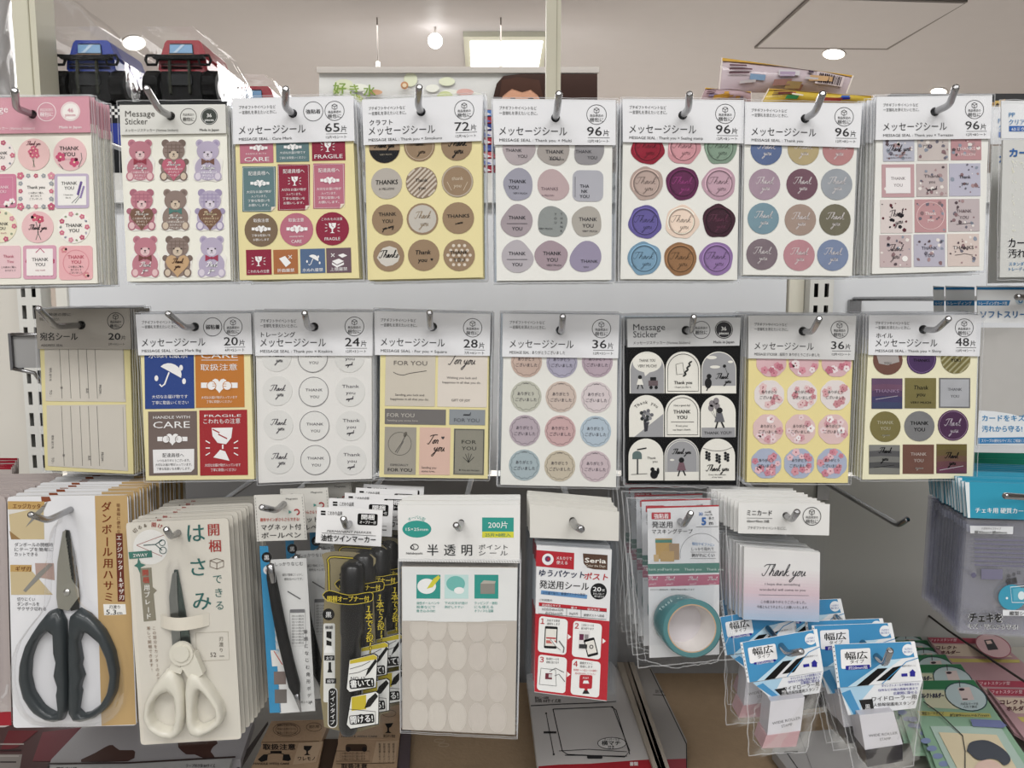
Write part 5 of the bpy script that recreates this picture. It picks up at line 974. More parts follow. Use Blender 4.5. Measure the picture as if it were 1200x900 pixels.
pilepack(o, 3, .022, .0135, 'one of the magnet pen packets hanging deeper to the right of the front pen', 'magnet pen packets on one hook', 35, jz=-.001)
hook((307, 594.5), (333, 590), YC, 'hook bent left over the magnet ballpoint pen header', reach=.045, bend=.02)
# ---- D twin marker -------------------------------------------------------------
YD = .56; cv = Cv(YD, 2.2)
o = thing('marker_packet', 'black twin marker packet with white header and yellow comic panels', 'marker packet', at(410, 612, YD))
cv.slab([(371.5, 594.5), (448.5, 598), (446.5, 640.5), (369.5, 636)], 'E9E9EA', 8, .001); hd = cv.out('header_card', 'card', o); cv.off = 9
cv.rect(376, 598.5, 381.5, 600.5, '141414', 1); cv.rect(376, 601.5, 381.5, 603.5, '141414', 1); cv.text('こだわり品質', 384, 603, 5, '2A2A2C', w=17, b=.01)
cv.poly(cv.rrect(419, 602, 442.5, 615.5, 2), '141414', 1); cv.text('開梱', 431, 608.5, 6.6, 'F0F0F0', 'c', w=15, b=.03, l=2); cv.text('オープナー付', 431, 613.7, 4, 'F0F0F0', 'c', w=19, b=.02, l=2)
cv.text('PERMANENT MARKER', 409, 624.5, 3.6, INK, 'c', w=52, shear=.2); cv.line([(377, 624.5), (440.5, 628)], .5, INK); cv.text('油性ツインマーカー', 408, 634.5, 8.4, '1E1E20', 'c', w=64, b=.03); cv.out('lettering', 'print', hd); cv.off = 0; cv.ang = 0
cv.slab(smooth_path([(377, 650), (392, 646), (435, 650), (440, 660), (434, 672), (438, 700), (442, 800), (444, 850), (380, 852), (378, 760), (380, 700), (381, 670), (377, 650)], 2)[:-1], '8E8260', 0, .0004); cd = cv.out('insert_card', 'card', o)
YL = 'D8C030'
for wd, co, l in ((3.2, '1A1A16', 2), (1.3, YL, 3)): cv.line([(386, 700), (385, 662), (384, 656), (387, 653), (392, 652.5), (424, 655), (429, 658), (429.5, 664), (429, 700)], wd, co, l)
cv.circ(385, 720, 7, '121212', 2); cv.text('黒', 385, 723, 7.4, 'F0F0F0', 'c', b=.02)
cv.poly(cv.rrect(379, 730.5, 392.5, 823, 2), 'DDDDD8', 1.5); cv.text('極細', 385.5, 737, 4.6, INK, 'c', b=.02); cv.poly([(382.5, 740), (388.5, 740), (388.5, 749), (382.5, 747)], '121212', 3); cv.poly([(382.5, 750), (388.5, 752), (388.5, 757), (382.5, 756)], '121212', 3)
cv.poly([(382, 757), (389, 757), (391.5, 765), (379.5, 765)], 'F0F0EE', 2.5); cv.rect(380, 768, 392, 774, '121212', 3); cv.text('太字', 386, 773, 4.4, 'F0F0F0', 'c', l=4); cv.poly([(385, 776), (388, 776), (388, 784), (389.5, 788), (383.5, 788), (385, 784)], '121212', 3); cv.rect(381.5, 795, 394, 801, '121212', 3); cv.text('細字', 387.5, 800, 4.4, 'F0F0F0', 'c', l=4)
cv.poly(cv.rrect(384, 805.5, 395.5, 853, 5), 'E6E6E2', 3); cv.poly(cv.rrect(385, 806.5, 394.5, 852, 4.6), '121212', 4); cv.vtext('ツインタイプ', 389.7, 809, 6.4, 'F0F0F0', 6.9, b=.02, l=5)
cv.out('lettering', 'print', cd)
mb = MB(); P = [(413.5, 660), (413.5, 664), (413.3, 690), (412.5, 740), (411.5, 745), (410.5, 800), (408.5, 850), (408.5, 856)]; mb.tube([cv.pt(x, y, 70) for x, y in P], [.0066, .0088, .0090, .0088, .0076, .0076, .0074, .0064], '19191A', n=20)
mk('marker_barrel', mb, 'plastic', o)
mb = MB()
for k in range(8): a, b_ = cv.pt(399.2, 672+k*4, 70), cv.pt(401.5, 674+k*4, 70); mb.box(a.x-.0006, b_.x, a.y-.0015, a.y+.0015, b_.z, a.z, '222224')
mk('grip_ridges', mb, 'plastic', o)
cv.off = 150
cv.poly(smooth_path([(378, 697), (386, 692), (409, 697.5), (434, 694), (437, 700), (433, 705), (409, 708.5), (384, 704)], 3), '121210', 0); cv.line(smooth_path([(378, 697), (386, 692), (409, 697.5), (434, 694), (437, 700), (433, 705), (409, 708.5), (384, 704), (378, 697)], 3), .7, YL, 2); cv.text('開梱オープナー付', 408, 704.5, 7.4, YL, 'c', w=49, b=.03)
for k, t in enumerate('１本で２役！！'):
    cv.text(t, 431.5 + .35*k, 717 + 8.6*k - (3 if k > 5 else 0), 9.6, '0E0E0E', 'c', b=.085, l=2, shear=.15); cv.text(t, 431.5 + .35*k, 717 + 8.6*k - (3 if k > 5 else 0), 9.6, YL, 'c', b=.02, shear=.15)
for (Q, t, yy) in (([(409, 773), (439, 765.5), (443, 768), (441, 806), (409, 812), (405.5, 808)], '書いて!', 808), ([(411, 816), (441, 809.5), (444.5, 812), (444, 849), (410, 855), (405.5, 850)], '開ける!', 850)):
    cv.poly(Q, '121212', 1); cx, cy = sum(p[0] for p in Q)/6, sum(p[1] for p in Q)/6; cv.poly([(cx+(x-cx)*.95, cy+(y-cy)*.95) for x, y in Q], 'E9E9E4', 2)
    q = [(cx+(x-cx)*.93, cy+(y-cy)*.93) for x, y in Q]; cv.poly([q[0], q[1], q[2], (q[2][0], q[2][1]+3), (q[0][0], q[0][1]+4)] if yy < 820 else [q[0], (q[0][0]+17, q[0][1]-3), (q[0][0]+17, q[0][1]+14), (q[0][0], q[0][1]+16)], 'D2BC28', 3)
    if yy < 820: cv.text('NO.12', 411, 797, 5.6, INK, w=17, l=5); cv.poly([(428, 793), (431, 784), (440, 772), (442, 775), (433, 788)], '141414', 4); cv.line([(410, 784), (424, 780), (434, 775)], .6, INK, 4); cv.line([(409, 790), (420, 788), (432, 783)], .6, INK, 4)
    else: cv.poly([(427, 830), (431, 820), (440, 812), (443, 816), (434, 828)], '141414', 4); cv.line([(409, 831), (440, 834), (440, 850)], .6, INK, 4); cv.circ(424, 839, 4, '121212', 4, ry=2, rot=10)
    cv.ang = -5; cv.poly(cv.rrect(409.5, yy-12.5, 438.5, yy-1.8, 2), '0E0E0E', 5); cv.text(t, 424, yy-3.8, 9.5, 'F4F4F2', 'c', w=26, b=.03, l=6); cv.ang = 0
cv.out('printed_panels', 'print', o); cv.off = 0
bag(cv, [(371, 638), (446.5, 640), (448.5, 864.5), (376.5, 863)], 172, o, amp=8, seed=7, back=False)
pilepack(o, 4, .0125, .0068, 'one of the twin marker packets hanging deeper, stepping right behind the front marker', 'twin marker packets on one hook', 36, jit=2.5, jz=.0012)
hook((402.5, 608), (410, 613), YD, 'short hook through the white twin marker header', reach=.03, bend=.012)
# ---- E translucent oval seals -------------------------------------------------
YE = .56
hq = [(466, 592), (609.5, 591.5), (609, 660), (467, 658)]; sq = [(470.5, 664), (606.5, 665), (603.5, 861), (471.5, 855)]; fq = [(466.5, 655), (610.5, 656), (606.5, 866), (469, 859)]
TE = '2E9C90'
o, cv, hd, sh = packet('tall translucent oval point seal packet with teal badges', YE, hq, sq, fq, (540.5, 612), (534.5, 615.5), .3, 'E4E4E2', 'C2B9AE', 'oval point seal packets on one hook', n=9, step=.0034, seed=17, hr=3.5, fm='film', name='oval_seal_packet', cat='seal packet')
cv.off = 14; cv.arct('オーバル型', 488, 622, 14, 4.8, TE, 62, l=1); cv.circ(488.5, 620, 17, TE, 1, ry=10, rot=0); cv.text('15×25mm', 488.5, 622, 5, 'EDF2F0', 'c', w=26, l=3)
cv.rect(565, 606.5, 602, 623, TE, 1); cv.text('200片', 583.5, 618.5, 9, 'F0F4F2', 'c', w=23, l=3); cv.rect(565, 623, 602, 630, 'D9D83A', 1.2); cv.text('25片×8枚入', 583.5, 628.6, 4.8, '3C8070', 'c', w=30, l=3)
cv.ring(486, 641, 4.2, 1, '3A3A3C', 2, ry=3.2); cv.ring(483, 641.5, 2, .8, '3A3A3C', 2); cv.text('Nakabayashi', 485.5, 649.5, 3.4, '3A3A3C', 'c', w=19, b=.02)
for k, t in enumerate('半透明'): cv.text(t, 507+20*k, 650, 14.5, '333638', 'c', b=.01)
cv.text('ポイント', 561, 643.5, 6.6, '333638', w=34); cv.text('シ ー ル', 561, 650.5, 6.6, '333638', w=34)
for k in range(46): cv.line([(467+3.1*k, 657.4), (468.6+3.1*k, 659.4)], .5, '8E8A84', 2)
cv.out('lettering', 'print', hd); cv.off = 2
cv.poly([(471, 664), (606.5, 665.5)] + [(605.5-i*13.4, 727.5 + (1.2 if 2 < i < 8 else 0)) for i in range(11)], 'E4E5E3', 0)
for k, x in enumerate((488, 521, 556)): cv.rect(x, 673.5, x+28, 701.5, TE if k != 1 else 'BFE0DC', 1)
cv.circ(500, 687, 11, 'EDEEEC', 2, ry=9); cv.poly([(500, 690), (508, 678), (514, 674), (516, 677), (507, 688)], 'D9D23A', 3); cv.circ(534, 684, 11, '6DBDB4', 2, ry=9); cv.circ(538, 692, 6, 'EDEEEC', 3, ry=4); cv.rect(563, 684, 580, 696, '8F8B82', 2); cv.poly([(563, 684), (567, 680), (581, 681), (580, 684)], 'B5B0A4', 3)
for k, x in enumerate((488, 521, 556)):
    for j, t in enumerate((('油性ボールペンや', '鉛筆などで', '書き込みOK!'), ('下の文字が透け', '剥がしやすい', ''), ('ラッピング・梱包', 'にも使える', 'オフィスも活躍'))[k]): cv.text(t, x, 708+4.6*j, 3.6, TE, w=27 if j == 0 else 22) if t else None
cv.out('upper_print', 'print', sh)
for y in (735, 768, 804.5, 840):
    for k, x in enumerate((491, 512.5, 536, 559.5, 583)):
        a = (y-768)*.012*k*.3
        cv.off = 0; pts = cv.ell(x, y + (k-2)*.6, 10.6, 17)
        if y == 735: pts = [p for p in pts if p[1] > 728]
        cv.slab(pts, ('CFC7BC', 'C9C0B6')[k > 2], 1, .0002); cv.line(pts if y == 735 else pts + pts[:1], .5, 'D9D2C8', 3); cv.out('sticker', 'gloss', sh)
# ---- F postage seal ------------------------------------------------------------
YF = .565; cv = Cv(YF, 2.8)
o = thing('postage_seal_packet', 'red and white postage label packet showing four numbered steps', 'seal packet', at(671, 610, YF))
holed(cv.mb, cv, [(621, 591), (725.5, 600), (725, 634), (621, 630)], 671, 610, 4, 'D9D7D0', 8, .0008); cv.out('header_card', 'card', o)
cv.slab([(629, 639), (717, 644.5), (711, 821.5), (626, 811)], 'E6E6E7', 0, .0012); sh = cv.out('label_sheet', 'card', o); RD = 'C42430'
cv.poly([(628.7, 644.5), (673, 648), (672.5, 667.5), (628, 663.5)], RD, 1); cv.circ(642, 655.5, 6.8, 'EFEFEF', 2); cv.circ(642, 655, 3.4, '6A3A6A', 3); cv.circ(642.8, 655, 1.6, RD, 4); cv.text('メルカリで', 652, 655.5, 4.6, 'F4EDED', w=18, b=.01); cv.text('使える', 652, 660.8, 4.6, 'F4EDED', b=.01)
cv.poly([(683, 648.5), (712, 650.5), (711.8, 668), (695, 667), (688, 665), (684, 660)], '5C4234', 1); cv.text('Seria', 685.5, 659, 7.6, 'F6F2EA', w=24.5, b=.04); cv.text('Color the Days', 686.5, 663.8, 3.8, 'E6DCCB', w=23)
cv.text('ゆうパケット', 631.5, 674.5, 9, '222E52', w=53, b=.03, shear=.12); cv.text('ポスト', 684, 678.5, 9, RD, w=28, b=.03, shear=.12); cv.text('発送用シール', 632, 688.5, 10.5, '222224', w=58, b=.012)
cv.circ(701.5, 693, 9.6, '1E1E20', 1); cv.text('20', 699.5, 693, 7.4, 'F2F2F2', 'c', w=9.5, b=.02); cv.text('枚', 707, 693, 3.4, 'F2F2F2', 'c'); cv.text('剥がして貼って', 701.5, 697, 2.6, 'F2F2F2', 'c', w=13); cv.text('繰り返せる', 702, 700, 2.6, 'F2F2F2', 'c', w=11)
cv.line([(634, 694), (688, 699.5)], 4.6, '5E92C8', 1.5); cv.text('のり面で貼り、郵便ポストから発送!', 636, 696, 3.6, '22324E', w=50, l=4)
cv.text('ご利用案内', 632, 704, 2.8, INK, w=15); cv.poly([(631.5, 705.8), (711, 713), (711, 717), (631.5, 710)], RD, 1); cv.line([(631.5, 710), (711, 717), (710.5, 726), (631, 719)], .5, INK, 2, closed=True); cv.line([(664, 713), (664, 722)], .4, INK); cv.line([(681, 714), (681, 723.5)], .4, INK)
cv.text('発送箱のサイズ', 635, 710.4, 3.4, 'F4EDED', w=22); cv.text('重さ', 669, 713.6, 3.4, 'F4EDED', w=7); cv.text('発送方法', 688, 715.4, 3.4, 'F4EDED', w=15); cv.text('3辺合計60cm以内', 635, 715, 3.4, INK, w=25); cv.text('長辺34cm以内', 639, 719.5, 3.4, INK, w=20); cv.text('2kg以内', 667, 720, 3.4, INK, w=10); cv.text('郵便ポストへ投函', 684, 722, 3.4, INK, w=24)
cv.poly([(627.5, 719), (714.3, 728), (711.2, 821), (626.2, 810.5)], RD, .6)
for k, (x, y) in enumerate(((631, 722.5), (671, 728), (630, 767.5), (669.5, 772.5))):
    cv.poly([(px, py + (px-x)*.075) for px, py in cv.rrect(x, y, x+33.5, y+42, 4)], 'EFEFEC', 1.4); cv.text('１２３４'[k], x+2.5, y+8.4, 8.4, RD, b=.03); t = (('対応する発送', '通知をします'), ('二次元コードを', '読み取ります'), ('発送用シールを', '荷物に貼ります'), ('郵便ポストに', '投函します'))[k]
    cv.text(t[0], x+10, y+5.6, 3.2, INK, w=15); cv.text(t[1], x+10, y+9.6, 3.2, INK, w=15)
def phone(x, y, w, h, r=0, k=''): cv.ang = r; cv.poly(cv.rrect(x, y, x+w, y+h, 1.4), '1A1A1C', 2); cv.poly(cv.rr(x+1.2, y+3, x+w-1.2, y+h-3), 'E9E5DC', 3); cv.ang = 2.8
phone(638, 734, 15, 26, 3); cv.rect(640, 747, 651.5, 748.6, RD, 4); cv.rect(640, 750.5, 651.5, 754, 'D06A60', 4); cv.line([(646, 750), (652, 756), (659, 763)], 3.4, 'EFEFEC', 5); cv.line([(645, 749), (651, 757), (657, 762)], .5, INK, 6); cv.line([(655, 751), (661, 759), (660, 765)], 1, INK, 6)
cv.rect(678, 739, 691, 762, 'E2DEDC', 2); cv.rect(679, 743, 684, 750, '6A2A4A', 3); cv.rect(685, 743.5, 689.5, 749, '8E8A8C', 3); cv.rect(678.5, 755, 688, 760, '3A3A3C', 3); phone(686, 748, 13, 21, -14); cv.ring(693, 758, 2, 1, '4A4A4C', 5, n=10)
cv.line([(634, 783), (651, 785), (652, 804), (632, 802)], .6, INK, 3, closed=True); cv.rect(639, 789, 647, 796, '7A2A3A', 3); cv.rect(643, 790, 647, 794, 'D0CCCA', 4); cv.line([(644, 787), (651, 783), (661, 788)], .7, INK, 4); cv.line([(650, 792), (655, 790), (662, 799)], .7, INK, 4)
cv.text('受領書シート品コードの登録と', 672, 789-3, 2.8, RD, w=28); cv.text('組み合わせをしてください', 674, 790, 2.8, RD, w=24); cv.poly(cv.rrect(679, 791, 694, 807, 2), RD, 3); cv.poly([(683, 801), (684, 797.5), (689, 797.5), (690.5, 801)], 'EFEFEC', 4); cv.text('POST', 686.5, 795.6, 3, 'EFEFEC', 'c', l=4); cv.rect(685, 807, 688.5, 810, RD, 3); cv.poly([(682.5, 813), (684.5, 809), (688.5, 809), (691, 813)], '2A2A2C', 4)
for x, y in ((665.5, 746), (706, 751), (664.5, 790)): cv.poly([(x, y-3), (x+4, y+.4), (x, y+3.4)], 'F2EFEC', 2)
cv.out('lettering', 'print', sh)
bag(cv, [(619, 628), (727, 634), (723, 824), (617, 812)], 14, o, amp=6, seed=9, m='film')
pilepack(o, 10, .0042, -.0002, 'one of the postage label packets stacked behind the red and white front one', 'postage label packets on one hook', 37)
hook((681, 620), (671.5, 610.5), YF, 'hook through the plain white header above the red postage label', reach=.032, bend=.012, r=.0028)
# ---- G masking tape --------------------------------------------------------------
YG = .57; cv = Cv(YG, -.4)
o = thing('masking_tape_packet', 'teal masking tape roll in a crinkled bag with a red-topped white card', 'tape packet', at(797, 610, YG))
cv.slab([(758.5, 594), (842.5, 592), (843, 767), (761, 771)], 'DEDEE0', 0, .0006); cd = cv.out('backing_card', 'card', o)
cv.poly([(758.3, 593.6), (842.5, 591.6), (842.5, 593.4), (758.3, 595.8)], 'BC3038', 1); cv.poly(cv.rrect(763.5, 600.5, 786, 608.5, 1), 'C23440', 1); cv.text('強粘着', 775, 607.2, 6.4, 'F6EEEE', 'c', w=17, b=.02); cv.text('発送用', 764, 618, 8.2, '2C2C30', w=24, b=.01); cv.text('マスキングテープ', 764, 625.3, 6.2, '2C2C30', w=48, b=.005)
cv.text('30', 819, 604, 5, '2E6AB8', b=.03); cv.text('mm幅', 826, 601, 3, '2C2C30'); cv.text('(10mm×3巻)', 826, 604, 2.4, '2C2C30', w=9); cv.text('5', 822.5, 615, 12, '2E6AB8', b=.05); cv.text('m', 831, 615, 7, '2C2C30', b=.02); cv.text('長さ', 830.5, 608.5, 3.4, '2C2C30', b=.02); cv.line([(816, 617.5), (842, 617)], .4, INK)
cv.poly([(768, 631), (787.5, 631), (788, 655), (769, 655)], 'BF9A5C', 2); cv.rect(768, 632.5, 787.5, 636, '4E8A7C', 3); cv.poly([(784, 637), (796, 637), (796, 656), (785, 656)], 'A88A6A', 2.5); cv.poly([(774, 646), (790, 646), (790, 658), (774, 658)], 'C09C64', 3.2); cv.poly([(766, 650), (772, 650), (772, 658), (766.5, 658)], 'C8A878', 3); cv.circ(782, 632.5, .1, 'BF9A5C', 3)
cv.ring(822, 650, 25, .5, '8A8A8E', 2, a0=170, a1=370); cv.text('梱包やギフトに♪', 811, 638.5, 4, '5E92C8', w=26, rot=4); cv.text('しっかり貼れて', 810.5, 645, 4.2, '2C2C30', w=26); cv.text('剥がれにくい', 810.5, 652.5, 4.6, '2C2C30', w=27, b=.015); cv.line([(809, 647), (839, 647)], .3, INK); cv.line([(809, 654.5), (839, 654.5)], .3, INK)
cv.poly([(759, 661), (843, 659.5), (843, 671), (759.4, 673)], '4E8478', 1); cv.poly([(759.5, 675), (843, 673), (843, 685), (759.8, 688)], 'B9637C', 1)
for x in (767, 786, 812, 838): cv.text('Thank you', x, 668.5, 4, 'CFE0D8', 'c', w=20, l=3)
for x in (765, 785, 812, 835): cv.script('Thank', x, 680, 1.9, 'F0DAE0', .5, l=3, sq=1.2); cv.text('you♡', x, 685.5, 3.6, 'F0DAE0', 'c', l=3)
cv.text('※マステ=素材はPE・性質の特長が異なります', 762, 692, 2.4, INK, w=52); cv.out('lettering', 'print', cd)
mb = MB(); rows = []
for (cx, cy, l, r) in ((796, 727, 22, 30.5), (797.5, 728, 40, 31.5), (808, 735.5, 150, 34), (811, 736.5, 168, 34.6), (811, 736.5, 172, 33.6)): rows.append([cv.pt(cx + r*cos(2*pi*k/40), cy + r*sin(2*pi*k/40), l) for k in range(40)])
mb.grid(rows, '3F7C82', closed=True)
rf = [cv.pt(811 + 28.5*cos(2*pi*k/40), 736.5 + 28.5*sin(2*pi*k/40), 172) for k in range(40)]; mb.grid([rows[-1], rf], '4A858A', closed=True, smooth=False); mk('tape_roll', mb, 'gloss', o)
mb = MB(); r2 = [cv.pt(811 + 27.2*cos(2*pi*k/40), 736.5 + 27.2*sin(2*pi*k/40), 172) for k in range(40)]; r3 = [cv.pt(797 + 24.5*cos(2*pi*k/40), 728 + 24.5*sin(2*pi*k/40), 30) for k in range(40)]
mb.grid([rf, r2], 'C8A27E', closed=True, smooth=False); mb.grid([r2, r3], 'DAD4D0', closed=True); mb.face(r3, 'CFC9CC'); mk('paper_core', mb, 'print', o)
cv.off = 0; L = MB(); cv.mb = L; cv.arct('Thank you', 800, 732, 29.5, 5, 'BFD8D8', 60, l=120, mid=-115); cv.out('tape_print', 'print', o)
for k, (q, l, sd) in enumerate((([(735, 583), (849, 585), (861, 772), (748, 782)], 182, 11),)):
    wavy(cv.mb, cv, q, l, 34, 12, 16, sd); cv.out('film_bag', 'filmc', o); edge_highlight(cv, q, l, o, 1.8, 5)
edge_highlight(cv, [(738, 640), (746, 700), (757, 775), (733, 720)], 120, o, 1.0, 8, (0, 1, 3))
edge_highlight(cv, [(748, 772), (790, 783), (840, 776), (857, 740)], 150, o, 1.6, 9, (0, 1, 2))
wavy(cv.mb, cv, [(728, 590), (856, 588), (866, 760), (722, 768)], -14, 50, 12, 16, 12); cv.out('film_bag', 'filmc', o)
pilepack(o, 4, .0225, -.001, 'one of the masking tape packets stepping back left behind the teal roll', 'masking tape packets on one hook', 38, jz=-.0005, jit=2)
hook((809.5, 601.5), (797, 610.5), YG, 'short hook through the masking tape card', reach=.034, bend=.012)
# ---- H mini card ---------------------------------------------------------------------
YH = .56; cv = Cv(YH, 1.0)
o = thing('mini_card_packet', 'thank-you mini card packet fading from white through pink to pale blue', 'card packet', at(921, 604, YH))
holed(cv.mb, cv, [(865.5, 589), (972.5, 591), (971.5, 627.5), (865, 625)], 921, 604, 4, 'E0E0DE', 8, .0009); hd = cv.out('header_card', 'card', o); cv.off = 9
cv.text('ミニカード', 875.5, 603.5, 7.4, '2C2C2E', w=29, b=.02); cv.line([(875, 607), (905, 607.5)], .4, INK); cv.text('60mm×90mm 20枚', 875.5, 612, 4, INK, w=26, b=.01); cv.text('プチギフトやイベントなどに。', 876, 620, 4.2, INK, w=46); badge(cv, 951.5, 605, 10.5); cv.out('lettering', 'print', hd); cv.off = 0
Q = [(872, 641), (961, 647.5), (960, 729), (871, 726)]
cv.slab(Q, 'E6E4E2', 0, .004); cd = cv.out('card_stack', 'card', o)
N = 22
for i in range(N):
    u0, u1 = i/N, (i+1)/N
    def mixc(a, b, t): return tuple(a[k]*(1-t)+b[k]*t for k in range(4))
    A, B, C_ = lin('E3E1E0'), lin('D9BFC8'), lin('A9C2DC'); u = (u0+u1)/2; c = A if u < .25 else mixc(A, B, (u-.25)/.35) if u < .6 else mixc(B, C_, (u-.6)/.4)
    e = lambda a, b, t: (a[0]+(b[0]-a[0])*t, a[1]+(b[1]-a[1])*t); l0, r0, l1, r1 = e(Q[0], Q[3], u0), e(Q[1], Q[2], u0), e(Q[0], Q[3], u1), e(Q[1], Q[2], u1)
    if i == 0: l0 = (l0[0], l0[1]+2); r0 = (r0[0], r0[1]+2)
    cv.poly([l0, r0, r1, l1], c, 1)
cv.script('Thank you', 918, 675, 6.2, '3A3A40', .8, l=4, sq=1.05); cv.text('I hope that something', 917, 686, 3.8, '5A5A60', 'c', w=41); cv.text('wonderful will come to you', 917, 692.5, 3.8, '5A5A60', 'c', w=54); cv.line([(889, 697), (948, 698)], .4, '6A6A70', 4); cv.text('この度はありがとうございました。', 918, 707, 3.8, '4A4A50', 'c', w=53); cv.text('今後ともどうぞよろしくお願いいたします。', 917, 713, 3.8, '4A4A50', 'c', w=60)
cv.out('lettering', 'print', cd)
wavy(cv.mb, cv, [(864, 624), (973, 627), (966, 733), (868, 733)], 22, 10, 8, 12, 14); cv.out('film_bag', 'film', o)
pilepack(o, 9, .0052, -.0012, 'one of the mini card packets stacked behind the thank-you mini card', 'mini card packets on one hook', 39)
hook((934, 600), (921, 604), YH, 'short hook through the mini card header', reach=.034, bend=.012)
# empty hook
hook((1063, 608.5), (1045, 611), .72, 'empty long chrome hook with no packets, pointing right above the roller stamps', reach=.03, bend=.012, r=.0028)
# ---- I roller stamps --------------------------------------------------------------------
def stamp_packet(label, Y, H, L2, hole, body, base, basecol, ang, tip, seed):
    """H: header quad; L2: lower printed flap quad; body, base: the stamp seen through the bag"""
    cv = Cv(Y, ang); o = thing('roller_stamp_packet', label, 'stamp packet', at(hole[0], hole[1], Y), 'blue roller stamp packets')
    def uv(q, u, v): a = (q[0][0]+(q[1][0]-q[0][0])*u, q[0][1]+(q[1][1]-q[0][1])*u); b = (q[3][0]+(q[2][0]-q[3][0])*u, q[3][1]+(q[2][1]-q[3][1])*u); return (a[0]+(b[0]-a[0])*v, a[1]+(b[1]-a[1])*v)
    h = lambda u, v: uv(H, u, v); g = lambda u, v: uv(L2, u, v); BL_, WH_, NV = '3E94CC', 'E9EBEE', '2A2A9A'
    cv.slab(H, WH_, 8, .0008); hd = cv.out('header_card', 'card', o); cv.off = 8
    cv.poly([h(.03, 0), h(1, 0), h(1, .38), h(.72, .42), h(.18, 1), h(.03, 1)], BL_, 1); cv.poly([h(.95, 0), h(1, 0), h(1, .75), h(.97, .75)], 'F0F2F4', 1.3); cv.poly([h(.12, 1), h(.62, .42), h(.8, .42), h(.33, 1)], 'BFE0F2', 1.5)
    cv.poly([h(.22, 1), h(.50, .62), h(.62, .62), h(.36, 1)], '161616', 2); cv.poly([h(.46, .92), h(.68, .62), h(.80, .58), h(.62, .92)], '161616', 2)
    cv.line([h(.52, 1), h(.85, .5), h(1, .42)], 1, BL_, 2.2)
    cv.poly(cv.rrect(*h(.1, .1), *h(.42, .60), 2), 'F2F2F4', 2.5); w = (h(.4, .3)[0]-h(.12, .3)[0]); x, y = h(.27, .34); cv.text('幅広', x, y+.5, 10, '141416', 'c', w=w*.95, b=.02, l=4); x, y = h(.27, .46); cv.text('タイプ', x, y, 5, '141416', 'c', w=w*.6, l=4)
    cv.poly(cv.rrect(*h(.13, .49), *h(.41, .63), 1), NV, 3); x, y = h(.27, .60); cv.text('約20mm幅', x, y, 4.6, 'E9E9F4', 'c', w=w*.8, l=4)
    x, y = h(.9, .2); cv.circ(x, y, 6.8, 'EEF2F6', 2.5); cv.text('つなぎ目なく', x, y, 2.8, '3A5AA8', 'c', w=10, l=4); cv.text('重ねて使える', x, y+3.4, 2.8, '3A5AA8', 'c', w=10, l=4)
    x, y = h(.9, .78); cv.poly([(x-4, y), (x, y-4), (x+4, y), (x+3, y), (x+3, y+4.5), (x-3, y+4.5), (x-3, y)], NV, 3); cv.poly(cv.rr(x-13, y+1, x-6, y+4.5), NV, 3); x, y = h(.87, .62); cv.text('郵送物の宛名かくしに', x, y, 2.4, INK, 'c', w=16, l=4)
    for k in range(9): x, y = h(.015, .06+.1*k); cv.circ(x, y, .7, '4A4A4C', 3, n=6)
    cv.out('lettering', 'print', hd); cv.off = 0
    cv.slab(L2, WH_, 4, .0006); fl = cv.out('printed_flap', 'card', o); cv.off = 4
    cv.poly([g(0, 0), g(.42, 0), g(.22, .55), g(.2, 1), g(.05, 1)], 'A9D2EC', 1); cv.poly([g(0, .2), g(.12, .1), g(.2, 1), g(.08, 1)], BL_, 1.3); cv.poly([g(.2, .5), g(.38, .5), g(.39, 1), g(.24, 1)], '141416', 2); x, y = g(.3, .86); cv.text('黒', x, y, 7, 'EDEDED', 'c', l=4)
    ww = g(1, .3)[0] - g(.4, .3)[0]
    for k, (t, cl, sz) in enumerate((('ダイレクトメールや領収書などの', NV, 3.2), ('住所などの個人情報を裏まで', NV, 3.2), ('広範囲に隠せる', NV, 4), ('ワイドローラー用', '2A2A2C', 6), ('個人情報保護用スタンプ', '2A2A2C', 4.6))): x, y = g(.97 if k < 3 else .98, .14+.155*k + (.04 if k > 2 else 0)+(.05 if k > 3 else 0)); cv.text(t, x, y, sz, cl, 'r', w=ww*(.8, .85, .5, .95, .98)[k], l=4, b=.01)
    cv.out('lettering', 'print', fl); cv.off = 0
    cv.slab(body, 'D8D6DC', 60, .018, side='BDBBC2'); x, y = uv(body, .55, .66); cv.text('WIDE ROLLER', x, y, 4.4, '6A6A70', 'c', w=(body[1][0]-body[0][0])*.85, l=62, rot=-3); x, y = uv(body, .58, .80); cv.text('STAMP', x, y, 4.4, '6A6A70', 'c', l=62, rot=-3); cv.out('stamp_body', 'plastic', o)
    cv.slab(base, basecol, 66, .019); cv.out('stamp_base', 'plastic', o)
    x0, y0 = H[3]; x1, y1 = H[2]; bx, by = base[3]; cx, cy = base[2]; rn = random.Random(seed)
    wavy(cv.mb, cv, [(x0, y0), (x1, y1), (cx+12, cy+6), (bx-16, by+8)], 74, 34, 9, 12, seed); wavy(cv.mb, cv, [(x0-2, y0), (x1, y1), (cx+20, cy-2), (bx-8, by+12)], -40, 30, 9, 12, seed+1); cv.out('film_bag', 'filmc', o); edge_highlight(cv, [(x0, y0), (x1, y1), (cx+12, cy+6), (bx-16, by+8)], 74, o, 1.8, seed, (1, 2, 3)); edge_highlight(cv, [(x0+8, y0+30), (bx-10, by-10), (bx+4, by+4), (bx+12, by-2)], 30, o, 1.0, seed+3, (0, 1))
    if tip: hook(tip, hole, Y, 'short hook holding the ' + ('right' if seed > 60 else 'left') + ' column of blue roller stamp packets', reach=.03, bend=.014)
    return o
